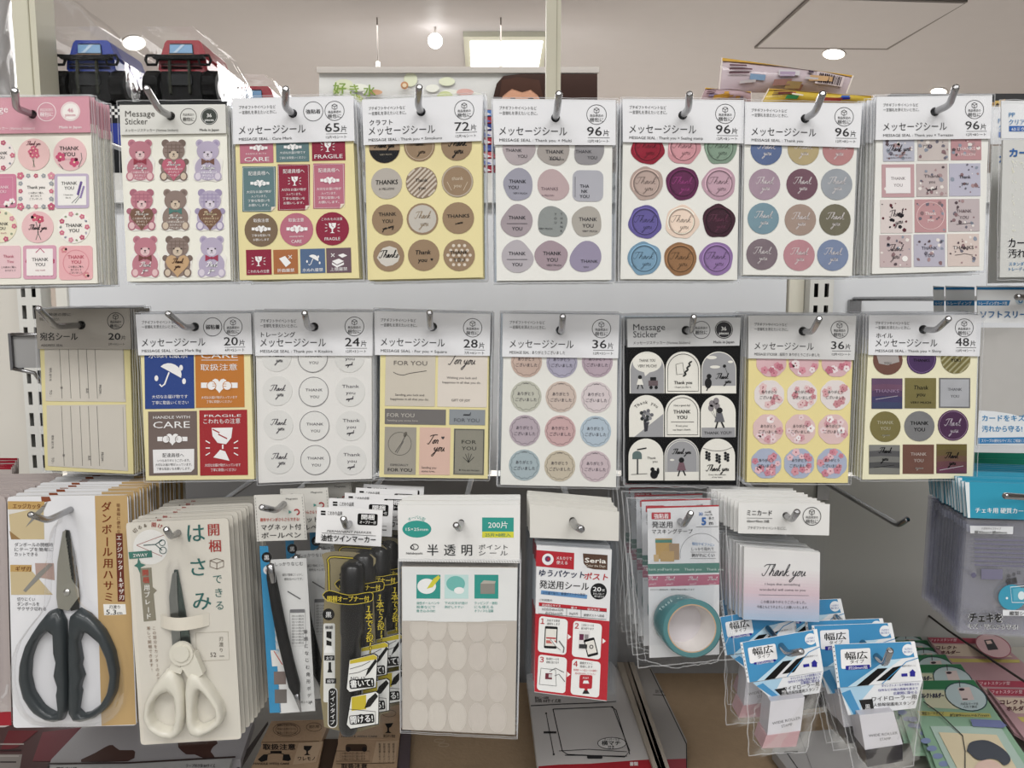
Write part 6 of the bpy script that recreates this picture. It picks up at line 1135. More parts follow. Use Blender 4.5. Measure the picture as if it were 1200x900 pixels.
a = stamp_packet('front blue roller stamp packet of the right column, black-based white stamp in its bag', .535, [(975, 755.5), (1072, 752), (1081.5, 797.5), (981.5, 806)], [(984, 806), (1081, 798), (1073, 830), (994, 838)], (1026, 768), [(1007, 838), (1047, 834), (1058, 872), (1014, 880)], [(1014, 879.5), (1057.5, 873), (1058, 892), (1017, 899)], '201C22', -3, (1043, 762.5), 61)
for k, (dx, dy, dz) in enumerate(((-.0063, .022, .0045), (-.006, .036, .002), (-.024, .07, .004), (-.034, .10, .008))): clone(a, (dx, dy, dz), ('blue roller stamp packet directly behind the front one of the right column', 'third blue roller stamp packet from the front in the right column', 'fourth blue roller stamp packet back, beside the mini card', 'rearmost blue roller stamp packet by the mini card corner')[k], 'blue roller stamp packets')
b = stamp_packet('front blue roller stamp packet of the left column, with a pink-based stamp', .54, [(867.5, 753.5), (957.5, 737.5), (965, 786.5), (876, 800)], [(882, 800), (965, 787), (960, 812), (905, 820)], (915, 756), [(903, 822), (943, 817), (938, 857), (899, 863)], [(898, 862.5), (937.5, 857), (933, 875), (893, 877)], 'C49A9E', -9, (939, 763.5), 51)
for k, (dx, dy, dz) in enumerate(((-.0085, .030, .0065), (-.002, .05, .012))): clone(b, (dx, dy, dz), ('second blue roller stamp packet back in the left column, behind the pink-based one', 'third blue roller stamp packet back in the left column')[k], 'blue roller stamp packets')
# =================== right-hand goods ========================================
# card case in a hard clear bag
YJ = .58; cv = Cv(YJ, 1.0); CY = '2C9CBE'
o = thing('card_case_packet', 'clear hard card case packet with a turquoise header, cut by the right photo edge', 'card case', at(1205, 580, YJ))
cv.slab([(1130.5, 564.5), (1290, 570), (1290, 612), (1134, 607)], CY, 8, .001); hd = cv.out('header_card', 'card', o); cv.off = 9
cv.poly([(1130.8, 565), (1136, 565.2), (1137, 606.8), (1134, 606.6)], 'DDE6EA', 1); cv.text('チェキ用 硬質カードケース', 1143, 600.5, 7, 'EEF4F6', w=84, b=.02); cv.out('lettering', 'print', hd); cv.off = 0
cv.slab([(1133.5, 609), (1290, 613), (1290, 752), (1123.5, 742)], 'A9A6BE', 0, .003); cd = cv.out('hard_case', 'hardclear', o)
cv.slab([(1136.5, 611), (1288, 616), (1288, 750), (1127, 740)], '8F8CA6', -26, .0003); cv.out('rear_sheet', 'hardclear', o)
cv.off = 3; cv.poly([(1136.5, 616), (1187.5, 617), (1187, 626), (1137, 625)], 'E4E6EA', 1); cv.text('ハガキサイズタイプ', 1150, 620.5, 3.2, INK, w=23); cv.text('縦90mm×横60mm', 1142, 624.7, 3.6, INK, w=38, b=.02)
for k in range(7): cv.line([(1142, 632+5*k), (1210, 634+5*k)], 1.6, '77748E', 1)
cv.rect(1150, 667, 1175, 679, '77748E', 1); cv.circ(1141, 674, 3, '66637E', 1); cv.circ(1186, 700, 16, CY, 1, ry=15)
for k, t in enumerate('中身は'): cv.text(t, 1182+6*k, 677-2*k, 5, INK, 'c', b=.02)
cv.text('保護', 1186, 684, 8, INK, 'c', w=13, b=.04, l=4, rot=-12); cv.line([(1184, 688), (1230, 684), (1230, 706), (1186, 706)], .8, 'E8F2F4', 3, closed=True); cv.poly([(1187, 690), (1230, 686), (1230, 703), (1188, 704)], '4FB0CC', 2); cv.circ(1197, 698, 4, 'DDECF0', 4, ry=5); cv.circ(1180, 701, 1.4, 'E8F2F4', 4)
cv.poly([(1175, 714.5), (1230, 716), (1230, 722), (1175, 721.5)], 'E4E6EA', 1); cv.text('縦型シート', 1183, 720.5, 5, INK, w=28, b=.03)
cv.text('チェキを', 1135.5, 728, 12, 'F2F2F2', w=39, b=.06, l=3); cv.text('チェキを', 1136, 728, 12, '161618', w=38, b=.045, l=4); cv.text('キズ・汚れから守る!', 1134.5, 736.2, 6.4, 'F2F2F2', w=58, b=.05, l=3); cv.text('キズ・汚れから守る!', 1135, 736, 6.2, '161618', w=57, b=.02, l=4)
cv.out('lettering', 'print', o); cv.off = 0
bag(cv, [(1131, 606), (1292, 611), (1292, 756), (1121, 743.5)], 8, o, amp=5, seed=19, m='film')
pilepack(o, 12, .0058, .0008, 'one of the clear card cases stacked behind the turquoise-headed front one', 'clear card case packets on one hook', 41)
hook((1178, 581), (1206, 579), YJ, 'hook bent left over the turquoise card case header', reach=.03, bend=.012)
# green and turquoise headed packets on the hook behind
cv = Cv(.70, 1.0); o = thing('green_header_packet', 'green-headed packet hanging behind the clear card cases at the right edge', 'packet', at(1215, 550, .70))
cv.slab([(1128, 530), (1300, 533), (1300, 640), (1130, 640)], '1E8A70', 0, .001); cv.out('header_card', 'card', o); cv.rect(1130, 533, 1134, 640, 'BFD9D2', 2); cv.out('white_strip', 'print', o)
rnd = random.Random(8)
for i in range(1, 7): clone(o, (-.003*i, -.0075*i, -.0042*i), 'one of the green-headed packets stepping down behind the clear card cases', 'green-headed packets at the right edge')
cv = Cv(.655, 1.0); o = thing('blue_header_packet', 'deep blue-headed packet just behind the clear card cases', 'packet', at(1215, 570, .655))
cv.slab([(1113, 546), (1300, 551), (1300, 606), (1114, 600)], '1C6E9C', 0, .001); cv.out('header_card', 'card', o)
for i in range(1, 6): clone(o, (.0035*i, -.0085*i, -.0026*i), 'one of the deep blue headers stepping toward the turquoise front header', 'blue-headed packets at the right edge')
# soft sleeves
YK = .60; cv = Cv(YK, 0); BL = '2E7CB8'
def sleeve(lab, x0, x1, Y, grp, full=True):
    cv = Cv(Y, 0); o = thing('card_sleeve_packet', lab, 'sleeve packet', at((x0+min(x1, 1210))/2, 350, Y), grp)
    cv.slab([(x0, 335), (x1, 336), (x1, 379), (x0+1, 378)], 'E8EAEC', 8, .001); hd = cv.out('header_card', 'card', o); cv.off = 9
    cv.rect(x0, 336.5, x1, 339.5, BL, 1); cv.poly([(x0, 352), (min(x0+39, x1), 352), (min(x0+37, x1), 358), (x0, 358)], BL, 1)
    if full: cv.text('トレーディングカード用', x0+2, 357.2, 4.6, 'EEF2F6', w=33, b=.02, l=3); cv.text('ソフトスリーブ', x0+4, 372, 9.5, '2A6CA8', w=64, b=.03); cv.circ(x0+50, 352, 5, 'C4D4E0', 2); cv.text('U', x0+51, 355, 8, BL, 'c', b=.04, l=4)
    else: cv.text('トレーディング', x0+2, 357.2, 4.6, 'EEF2F6', w=min(28, x1-x0-4), b=.02, l=3); cv.text('ソフトス', x0+3, 371, 8, '2A6CA8', w=min(24, x1-x0-5), b=.03)
    cv.out('lettering', 'print', hd); cv.off = 0
    if full:
        cv.slab([(1149, 384), (1290, 384), (1290, 520), (1146, 522)], 'B5B2AE', 0, .002); sh = cv.out('sleeve_stack', 'gloss', o)
        cv.poly([(1147, 481), (1165, 482), (1185, 485), (1210, 492), (1290, 492), (1290, 521), (1145, 521.5)], 'DDE1E4', 2); cv.text('カードをキズや', 1151, 493, 8, '2C86C0', w=58, b=.03, l=4); cv.text('汚れから守る!', 1151, 505.5, 8, '2C86C0', w=47, b=.03, l=4)
        cv.poly([(1146, 513), (1290, 511), (1290, 519), (1146, 520)], BL, 3); cv.text('スリーブの便利なサイズに ご相談ください', 1150, 518, 4, 'EEF2F6', w=58, l=5); cv.out('printed_band', 'print', sh)
    wavy(cv.mb, cv, [(x0-1, 378), (x1, 378), (x1, 524), (x0-2, 526)], 14, 20, 8, 12, 3); cv.out('film_bag', 'film', o)
    return o
sleeve('trading card soft sleeve packet with light blue Japanese lettering, at the right edge', 1145, 1290, YK, 'soft sleeve packets')
sleeve('second soft sleeve packet peeking out left behind the first', 1108.5, 1142, .645, 'soft sleeve packets', False); sleeve('third soft sleeve packet, the narrow blue-striped sliver above the foil packet', 1094, 1106.5, .68, 'soft sleeve packets', False)
hook((1192, 348), (1206, 350), YK, 'hook running back from the soft sleeve packets above the foil seals', reach=.03, bend=.012)
# clear pockets, top right
YP = .57
def pocket(lab, x0, x1, y0, Y):
    cv = Cv(Y, 0); o = thing('clear_pocket_packet', lab, 'pocket packet', at(x0+20, y0+10, Y), 'clear pocket packets')
    cv.slab([(x0, y0), (x1, y0+1), (x1, y0+45), (x0, y0+44)], 'E0E1E3', 8, .001); hd = cv.out('header_card', 'card', o); cv.off = 9
    X = x0+9; cv.text('PP', X, y0+19, 7.4, BL, b=.01); cv.text('クリアポケット', X, y0+27.5, 7, BL, w=44, b=.02); cv.rect(X, y0+29.5, x1-2, y0+36, '2E62B4', 1); cv.text('62ミクロン', X+3, y0+35, 4.6, 'EEF2F6', w=26, b=.01); cv.out('lettering', 'print', hd); cv.off = 0
    cv.slab([(x0+2, y0+46), (x1, y0+46), (x1, y0+205), (x0-2, y0+207)], 'CFCFCB', 0, .002); sh = cv.out('pocket_stack', 'gloss', o)
    cv.text('カード', X+1, y0+65, 11, '2E62A8', w=32, b=.05); cv.text('カードを', x0+8, y0+171, 12, 'F0F0F0', w=40, b=.06, l=2); cv.text('カードを', x0+8.5, y0+171, 12, '1A1A1C', w=39, b=.04, l=3); cv.text('汚れから', x0+8, y0+183, 11, 'F0F0F0', w=40, b=.06, l=2); cv.text('汚れから', x0+8.5, y0+183, 11, '1A1A1C', w=39, b=.04, l=3)
    cv.text('スタンダード', x0+9, y0+193, 4.6, BL, w=26, b=.02); cv.text('トレーディング', x0+9, y0+199, 4.6, BL, w=28, b=.02)
    rn = random.Random(int(x0)); 
    for k in range(70): x, y = x0+12+rn.random()**2*26, y0+70+90*rn.random()**1.6; cv.poly([(x, y), (x+1.8, y+.4), (x+1.2, y+2.2)], rn.choice(('E6E4D0', 'DDE0DA', 'EDEBDD')), 1+k*.02)  # pale flecks painted for the sparkle of the clear bag
    cv.out('print_and_sparkle', 'print', sh); wavy(cv.mb, cv, [(x0-2, y0-1), (x1, y0-1), (x1, y0+209), (x0-5, y0+210)], 20, 25, 8, 14, 6); cv.out('film_bag', 'film', o); edge_highlight(cv, [(x0-2, y0-1), (x1, y0-1), (x1, y0+209), (x0-5, y0+210)], 22, o, 1.6, 3, (0, 2, 3), .5)
    return o
pocket('clear pocket packet with white header and blue PP lettering, at the upper right edge', 1173.5, 1300, 118, YP); pocket('clear pocket packet half hidden just right of the terrazzo packet', 1161, 1300, 125, .615)
mb = MB(); a, b = at(1040, 113, .88), at(1300, 113, .88); mb.box(a.x, b.x, .872, .88, a.z-.006, a.z+.001, '3A3A3C'); ob = mk('pocket_hook_rail', mb, 'paint', org=a); tag(ob, 'thin dark rail above the clear pocket packets at the right edge', 'rail')
mb = MB()
for x, y in ((1159, 124), (1166, 118)): cv = Cv(.66); cv.mb = mb; cv.poly(cv.rr(x, y, x+9, y+16), 'C9A85C', 0); cv.circ(x+3, y+5, 2, '4A3A2A', 1); cv.circ(x+7, y+9, 2, 'B06A3A', 1)
mb.prism([at(1157, 122, .662), at(1178, 116, .662), at(1178, 140, .662), at(1157, 140, .662)][::-1], Vector((0, .01, 0)), 'B58E58'); ob = mk('brown_bear_card', mb, 'print', org=at(1166, 130, .66)); tag(ob, 'small tan picture card showing between the terrazzo packet and the clear pockets', 'card')
# =================== top: toy trucks and snack bags ==========================
zs = zt + .0122
def truck(lab, cx, cy, Y, body, dk, s=1.0, lower='2A3A9A'):
    """toy pick-up in a blister box: cx,cy = photo position of the bumper centre"""
    c = at(cx, cy, Y); o = thing('toy_truck_box', lab, 'toy truck', (c.x, Y, zs), 'boxed toy trucks'); k = Y/900*s   # metres per pixel there
    def P(dx, dy, d=0): return Vector((c.x + dx*k, Y + d, c.z - dy*k))
    def bx(mb, x0, y0, x1, y1, d0, d1, col, tp=0, bv=1.5):
        ou = [(x0+bv, y1), (x0, y1-bv), (x0+tp, y0+bv), (x0+tp+bv, y0), (x1-tp-bv, y0), (x1-tp, y0+bv), (x1, y1-bv), (x1-bv, y1)]
        mb.prism([P(x, y, d0) for x, y in ou], Vector((0, d1-d0, 0)), col)
    mb = MB(); bx(mb, -24, -22, 28, -2, .016, .10, body, 5, 3); bx(mb, -26, -3, 30, 14, .012, .12, body, 1, 3); bx(mb, -22, 5, 24, 7, .010, .012, dk); bx(mb, -22, 9, 24, 10, .010, .012, dk); mk('body_shell', mb, 'plastic', o)
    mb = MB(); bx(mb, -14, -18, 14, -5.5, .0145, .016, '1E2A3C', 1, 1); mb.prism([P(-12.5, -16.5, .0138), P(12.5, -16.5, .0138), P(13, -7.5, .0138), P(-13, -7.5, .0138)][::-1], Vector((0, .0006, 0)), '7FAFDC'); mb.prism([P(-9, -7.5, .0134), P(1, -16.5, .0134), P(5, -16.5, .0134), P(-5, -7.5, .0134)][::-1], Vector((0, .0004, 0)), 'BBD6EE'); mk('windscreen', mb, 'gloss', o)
    mb = MB(); bx(mb, -15, -5.5, 15, -2, .011, .0145, 'A87848'); mk('wiper_panel', mb, 'plastic', o)
    mb = MB()
    bx(mb, -28, -2, 30, 2.5, .000, .008, '101112'); 
    for sx in (-30, 30): mb.tube([P(sx-5, -2, .004), P(sx+5, -2, .004), P(sx+7, 3, .004), P(sx+5, 8, .004), P(sx-5, 8, .004), P(sx-7, 3, .004), P(sx-5, -2, .004)], 1.6*k, '101112', 8, cap=False)
    for sx in (-12, 10): bx(mb, sx, 2, sx+2.5, 40, .004, .008, '3A3D33')
    mk('bumper', mb, 'rubber', o)
    mb = MB(); bx(mb, -22, 14, 24, 48, .008, .11, '0C0D0E'); bx(mb, -14, 18, 14, 30, .005, .009, '2A2C2E'); mk('chassis', mb, 'rubber', o)
    for sx in (-34, 32):
        for d in (.012, .085):
            mb = MB(); w = .019; R = 19*k; n = 36; ctr = P(sx, 30, d+.012); rows = []
            for xx, rr in ((-w/2, .55), (-w/2, .93), (-w/2+.003, 1), (w/2-.003, 1), (w/2, .93), (w/2, .55)):
                rows.append([ctr + Vector((xx, cos(2*pi*j/n)*R*rr*(1.0 if rr < .95 or j % 3 else 1.07), sin(2*pi*j/n)*R*rr*(1.0 if rr < .95 or j % 3 else 1.07))) for j in range(n)])
            mb.grid(rows, '0D0E0E', closed=True, smooth=False); t = mk('tyre', mb, 'rubber', o)
            mb = MB()
            for q in (-1, 1): mb.face([ctr + Vector((q*w*.45, cos(2*pi*j/16)*R*.6, sin(2*pi*j/16)*R*.6)) for j in range(16)][::q], '6A6C70')
            mk('hub', mb, 'plastic', t)
    # lower half of the box: printed tray holding a second truck base
    zlow = P(0, 52).z; mb = MB(); x0, x1 = c.x-40*k, c.x+44*k; mb.box(x0, x1, Y-.002, Y+.115, zs, zlow-.001, '16181C'); mk('lower_tray', mb, 'card', o)
    mb = MB()
    for i in range(22):
        for j in range(4):
            if (i+j) % 2 == 0: xx = x0+(x1-x0)*i/22; zz = zlow-.003-j*.0036; mb.face([(xx, Y-.0025, zz), (xx, Y-.0025, zz-.0036), (xx+(x1-x0)/22, Y-.0025, zz-.0036), (xx+(x1-x0)/22, Y-.0025, zz)], 'E2E2E0')
    zz = zlow-.024; mb.face([(x0, Y-.0025, zz), (x0, Y-.0025, zz-.03), (x1, Y-.0025, zz-.03), (x1, Y-.0025, zz)], lower); mb.face([(x1+.0003, Y, zz), (x1+.0003, Y, zz-.03), (x1+.0003, Y+.1, zz-.03), (x1+.0003, Y+.1, zz)][::-1], lower); mk('tray_print', mb, 'print', o)
    mb = MB(); A = [(-40, 50), (-37, -22), (-34, -31), (20, -31), (30, -26), (46, 6), (50, 50)]
    mb.prism([P(x, y, -.004) for x, y in A], Vector((0, .13, 0)), 'FFFFFF'); mk('blister', mb, 'blister', o)
    return o
truck('blue toy pick-up with black tyres in a clear blister box, left of the red one', 98, 66, 1.0, '1C3AA8', '10184A')
truck('red toy pick-up with black tyres in a clear blister box, above the teddy packet', 207, 66, 1.0, 'A81C2C', '5A0E18', lower='A81C2C')
truck('red toy pick-up half hidden and lower, behind the care mark packet corner', 290, 121, 1.16, 'A81C2C', '5A0E18', lower='A81C2C')
# large clear bag behind the trucks and a white bag at the far left
def standbag(lab, pts, Y, t, m, seed, col='FFFFFF', name='clear_bag'):
    rnd = random.Random(seed); mb = MB(); c = at(sum(p[0] for p in pts)/len(pts), 200, Y); n = len(pts); rows = []
    cx, cy = sum(p[0] for p in pts)/n, sum(p[1] for p in pts)/n
    for u, d in ((.02, -.5), (.35, -.48), (.6, -.4), (.85, -.2), (1, 0), (.85, .25), (.4, .45), (.02, .5)):
        rows.append([at(cx+(x-cx)*u, cy+(y-cy)*u, Y + t*(d + (rnd.uniform(-.09, .09) if .3 < u < 1 else 0))) for x, y in pts])
    mb.grid(rows, col, closed=True); ob = mk(name, mb, m, org=(c.x, Y, zs)); tag(ob, lab, 'bag'); return ob
standbag('large crinkled clear bag rising to a slanted top behind the blue toy truck', smooth_path([(50, 240), (48, 150), (45, 60), (48, -8), (80, -6), (105, 14), (130, 32), (152, 58), (160, 85), (158, 160), (156, 240), (50, 240)], 2)[:-1], 1.30, .12, 'blister', 4)
M['whitefilm'] = film('milky_film', refl=.02, rough=.15, tint=(.80, .81, .82), haze=.25, bump=.6, bscale=12)
standbag('milky white plastic bag at the top left corner beside the wide steel post', smooth_path([(-60, 240), (-60, -30), (8, -30), (14, 20), (20, 84), (22, 160), (21, 240), (-60, 240)], 2)[:-1], 1.12, .10, 'whitefilm', 5, name='white_bag')
# shipping carton carrying the snack bags
a, b = at(762, 121, 1.0), at(1008, 121, 1.0); mb = MB(); mb.box(a.x, b.x, 1.0, 1.25, zs, a.z, 'B59A78'); mb.box(a.x+.1, a.x+.15, .9985, 1.0, zs, a.z, 'C9B48E'); o = mk('shipping_carton', mb, 'kraft', org=((a.x+b.x)/2, 1.0, zs)); tag(o, 'brown carton under the yellow snack bags, hidden behind the seal packets', 'carton')
def snack(lab, q, Y, cols, seed, bar=False, tp=.02):
    cv = Cv(Y, 6); rnd = random.Random(seed); cx = sum(p[0] for p in q)/4; c = at(cx, max(p[1] for p in q), Y); o = thing('snack_bag', lab, 'snack bag', c, 'snack bags lying on the carton')
    mb = MB(); rows = []
    nx, ny = 16, 5
    for sgn in (1, -1):
        rows = []
        for j in range(ny+1):
            v = j/ny; r = []
            for i in range(nx+1):
                u = i/nx; x = (q[0][0]*(1-u)+q[1][0]*u)*(1-v)+(q[3][0]*(1-u)+q[2][0]*u)*v; y = (q[0][1]*(1-u)+q[1][1]*u)*(1-v)+(q[3][1]*(1-u)+q[2][1]*u)*v
                e = min(1, 5*min(u, 1-u))*sin(pi*v)**.6 if 0 < v < 1 else 0; r.append(at(x, y, Y) + Vector((0, -sgn*tp*e*(.8+.2*sin(9*u+seed)), 0)))
            rows.append(r)
        mb.grid(rows if sgn < 0 else [r[::-1] for r in rows], cols[0])
    mk('pouch', mb, 'gloss', o)
    def pr(u, v, l=0):
        x = (q[0][0]*(1-u)+q[1][0]*u)*(1-v)+(q[3][0]*(1-u)+q[2][0]*u)*v; y = (q[0][1]*(1-u)+q[1][1]*u)*(1-v)+(q[3][1]*(1-u)+q[2][1]*u)*v; e = min(1, 5*min(u, 1-u))*sin(pi*v)**.6 if 0 < v < 1 else 0
        return at(x, y, Y) + Vector((0, -tp*e*(.8+.2*sin(9*u+seed)) - .0016 - l*.0002, 0))
    mb = MB()
    def patch(u0, v0, u1, v1, col, l, sk=0):
        n = 6
        for i in range(n):
            a, b_ = u0+(u1-u0)*i/n, u0+(u1-u0)*(i+1)/n; V = lambda v: min(max(v, 0), 1)
            mb.face([pr(V(a), V(v0+sk*(a-u0)), l), pr(V(a), V(v1+sk*(a-u0)), l), pr(V(b_), V(v1+sk*(b_-u0)), l), pr(V(b_), V(v0+sk*(b_-u0)), l)], col)
    patch(0, 0, 1, .09, 'D9A83C', 1); patch(0, 0, .012, 1, 'E6DCD4', 2); patch(.988, 0, 1, 1, 'E6DCD4', 2)
    for k in range(9): u = rnd.uniform(.03, .8); v = rnd.uniform(.15, .75); patch(u, v, u+rnd.uniform(.06, .2), v+rnd.uniform(.08, .25), rnd.choice(cols[1:]), 2+k, rnd.uniform(-.5, .8))
    for k, (w_, y_) in enumerate(((.12, .2), (.16, .32), (.14, .44))): patch(.06, y_, .06+w_, y_+.05, '5E3A44', 12)
    if bar:
        patch(.70, .18, .93, .72, 'D9C9CC', 12); u = .72
        while u < .91: w_ = rnd.choice((.004, .007, .011)); patch(u, .24, u+w_, .68, '2E1A22', 14); u += w_ + rnd.choice((.004, .008))
        patch(.63, .20, .67, .32, '4A3A4A', 13)
    mk('printed_front', mb, 'print', o); return o
SN = ['C9B8C0', 'D2A878', 'B98A86', '8FA0C4', 'D9C08C', 'A893B0', '7FA0C4', 'C9C4C8']
snack('large yellow-edged snack pouch with a barcode, slanting on the carton top', [(845, 68), (1000, 89), (992, 110), (841, 108)], 1.05, SN, 3, True)
snack('long flat snack pouch with green, red and yellow print under the barcoded one', [(900, 104), (1024, 113), (1020, 122), (890, 122)], 1.02, ['D9B83C', 'B5483A', '3C9A5A', '2E5CC0', 'E3D25C', 'E8E0D0', '2A2A9A'], 6, tp=.012)
snack('small pinkish snack pouch with a pointed corner left of the barcoded one', [(826, 103), (880, 108), (880, 122), (818, 122)], 1.03, ['BFA0A8', 'D9A03C', 'B07A82', 'C9B0B4', '8F7FA0'], 9)
# red, white and blue goods seen in the gap beside the kraft packet
mb = MB(); a, b = at(560, 128, .98), at(592, 206, .98); mb.box(a.x, b.x, .98, 1.03, zs, b.z-.002, 'A9ABAE'); q = mk('white_case', mb, 'card', org=(a.x, .98, zs)); tag(q, 'white case behind the narrow gap right of the kraft packet', 'box')
cv = Cv(.98); o = thing('gift_box', 'narrow red, white and blue patterned box in the gap right of the kraft packet', 'box', at(574, 206, .98)); mb = MB(); mb.box(a.x, b.x, .982, 1.03, b.z, a.z, '9C3A4A'); mk('carton', mb, 'card', o)
for k, c_ in enumerate(('4A78C4', 'B02A3A', '2A3A8A', 'D8D4DC', 'B02A3A', '3A4A9A', 'C9525A', 'D8D4DC', 'A02438')): cv.rect(561, 129+8.2*k, 591, 136+8.2*k, c_, 1); cv.poly([(566, 130+8.2*k), (576, 134+8.2*k), (568, 136+8.2*k)], ('E4E0E4', '5A6AB8')[k % 2], 3)
cv.out('pattern', 'print', o)
# =================== lower shelf ==============================================
def flat(z): return Cv(p0=Vector((0, 0, z)), n=Vector((0, 0, 1)))
def lay(cv, pts, col, t, parent, name='sheet', m='card', l=0): cv.mb = MB(); cv.mb.prism([cv.pt(x, y, l) for x, y in pts][::-1], Vector((0, 0, -t)), col); return cv.out(name, m, parent)
zk = 1.0
KB = 'A48A6C'
for k, (q, lab, z) in enumerate((([(738, 789), (960, 789), (1012, 930), (792, 930)], 'wide kraft padded mailer lying flat under the masking tape', zk), ([(462, 800), (618, 800), (632, 930), (440, 930)], 'kraft padded mailer lying flat under the oval seal packet', zk))):
    cv = flat(z); c = atz(sum(p[0] for p in q)/len(q), sum(p[1] for p in q)/len(q), z); o = thing('kraft_mailer', lab, 'mailer', (c.x, c.y, z-.0115), 'kraft mailers on the lower shelf')
    lay(cv, q, KB, .011, o, 'pouch', 'kraft')
    if k == 1: cv.ring(515, 868, 6, 1, 'B8A184', 2, ry=2); cv.ring(520, 873, 6, 1, 'B8A184', 2, ry=2); cv.out('stamp_mark', 'print', o)
# white plastic mailers
for k, (lab, dx, z, sc_) in enumerate((('white plastic mailer with a red band and an outline drawing of a bag', 0, zk+.022, 1), ('second white plastic mailer standing out right behind the drawn one', 1, zk+.010, 1))):
    cv = flat(z); c = atz(700, 860, z); o = thing('plastic_mailer', lab, 'mailer', (c.x, c.y, z-.0105), 'white plastic mailers on the lower shelf')
    if k == 0:
        lay(cv, [(617, 790), (716, 775), (740, 805), (790, 925), (633, 925)], 'C2BEBC', .010, o); sh = o
        cv.poly([(631, 898), (655, 896), (690, 895), (745, 891), (778, 889), (792, 925), (633, 925)], 'B01E2A', 2); cv.line([(622, 827), (660, 825), (690, 824), (722, 822)], 1.2, '4A4848', 2); cv.text('封筒 A4サイズ用', 627, 823, 4.6, '3A3838', w=30, b=.02); cv.text('防水ビニール素材', 627, 819, 3.6, '3A3838', w=16, b=.02)
        cv.line([(648, 831), (718, 828), (738, 880), (732, 887), (665, 884), (659, 880), (648, 831)], 1, '2A2A2C', 3); cv.line([(716, 828), (722, 832), (738, 884)], 1, '2A2A2C', 3); cv.line([(655, 880), (690, 878), (735, 881)], .7, '2A2A2C', 3)
        cv.line([(640, 836), (649, 884)], .8, '2A2A2C', 3); cv.circ(640, 836, 1.2, '2A2A2C', 3, n=8); cv.circ(649, 884, 1.2, '2A2A2C', 3, n=8); cv.rect(637, 857, 652, 859.5, '2A2A2C', 3); cv.line([(662, 885), (735, 886)], .8, '2A2A2C', 3); cv.poly(cv.rrect(688, 885, 706, 889, 1.5), '2A2A2C', 4)
        cv.circ(717, 871, 17, '2A2A2C', 4, ry=7.2); cv.circ(717, 871, 16.2, 'D5D3D1', 5, ry=6.5); cv.text('スーパーマチ', 717, 867.5, 3, '2A2A2C', 'c', w=19, l=6, b=.02); cv.text('横マチ', 716, 873, 6, '2A2A2C', 'c', w=22, l=6, b=.03); cv.text('付き', 716, 877, 4, '2A2A2C', 'c', l=6, b=.03); cv.text('書類', 738, 897, 5, 'EDE6E6', b=.04, l=4)
    else:
        lay(cv, [(722, 780), (762, 780), (805, 868), (806, 925), (784, 925)], 'A5A09C', .010, o); cv.line([(762, 784), (804.5, 872), (805, 925)], 1, '1E1E20', 2); cv.poly([(776, 890), (804, 889), (805, 925), (790, 925)], 'A4404A', 2); cv.line([(765, 814), (780, 815)], .8, '4A4848', 2); cv.text('防水', 768, 812, 4.4, '3A3838', w=10)
    cv.out('printing', 'print', o)
for i, x in enumerate((722, 729, 735)):
    z = zk+.026+.004*i*0; mb = MB(); a, b, c_, d = atz(x+1, 776, z), atz(x+8, 776, z), atz(x+62-i*2, 925, z), atz(x+52-i*2, 925, z); mb.prism([d, c_, b, a][::-1] if 0 else [a, d, c_, b], Vector((0, 0, -.0035)), ('A59A8C', '8A7E72', 'A89D90')[i]); ob = mk('mailer_edge', mb, 'card', org=a); tag(ob, ('pale folded mailer edge running away beside the drawn mailer, nearest it', 'dark middle folded mailer edge beside the drawn mailer', 'outer folded mailer edge beside the second mailer')[i], 'mailer', 'folded mailer edges')
cv = flat(zk+.012); c = atz(980, 890, zk); o = thing('plastic_mailer', 'grey-white plastic mailer lying on the shelf below the roller stamp packets', 'mailer', (c.x, c.y, zk+.0005), 'white plastic mailers on the lower shelf')
lay(cv, [(905, 878), (936, 858), (1005, 852), (1040, 885), (1060, 930), (945, 930)], 'ACAAAA', .010, o); cv.line([(919, 882), (935, 881)], 2.2, '2A2A2C', 2); cv.line([(922, 882), (945, 915)], .8, '2A2A2C', 2); cv.line([(936, 858), (962, 930)], .8, '8A8888', 2); cv.out('printing', 'print', o)
# left: grey mailers with brown blots and dark red goods
cv = flat(zk+.012); c = atz(170, 880, zk); o = thing('printed_mailer', 'grey plastic mailer with dark brown blots under the scissors packets', 'mailer', (c.x, c.y, zk+.001))
lay(cv, [(98, 850), (298, 842), (282, 890), (58, 896), (60, 890)], 'A9A7AC', .010, o)
cv.poly(smooth_path([(95, 890), (112, 882), (124, 875), (132, 873), (140, 879), (156, 879), (158, 884), (150, 892), (95, 893)], 2), '4E3028', 2); cv.poly(smooth_path([(208, 868), (254, 868), (250, 875), (247, 881), (252, 888), (240, 889), (228, 884), (218, 884), (209, 876)], 2), '4E3028', 2); cv.out('printing', 'print', o)
cv = flat(zk+.016); o = thing('lower_mailer', 'second pale grey mailer edge at the bottom, below the blotted one', 'mailer', (atz(150, 895, zk).x, atz(150, 895, zk).y, zk+.005))
lay(cv, [(60, 897), (272, 889), (258, 935), (30, 940)], 'B4B6B6', .010, o); cv.line([(56, 895), (150, 894), (276, 887)], 2, '3A2A28', 2); cv.text('厚手ポリ袋', 66, 903, 5, '2A2A2C', w=24, b=.03); cv.text('テープ付き袋 B4サイズ', 218, 899, 4.6, '3A3A3C', w=34, b=.02); cv.out('printing', 'print', o)
cv = flat(zk+.004); o = thing('red_folder', 'dark red and grey folder lying at the lower left corner', 'folder', (atz(20, 880, zk).x, atz(20, 880, zk).y, zk-.006))
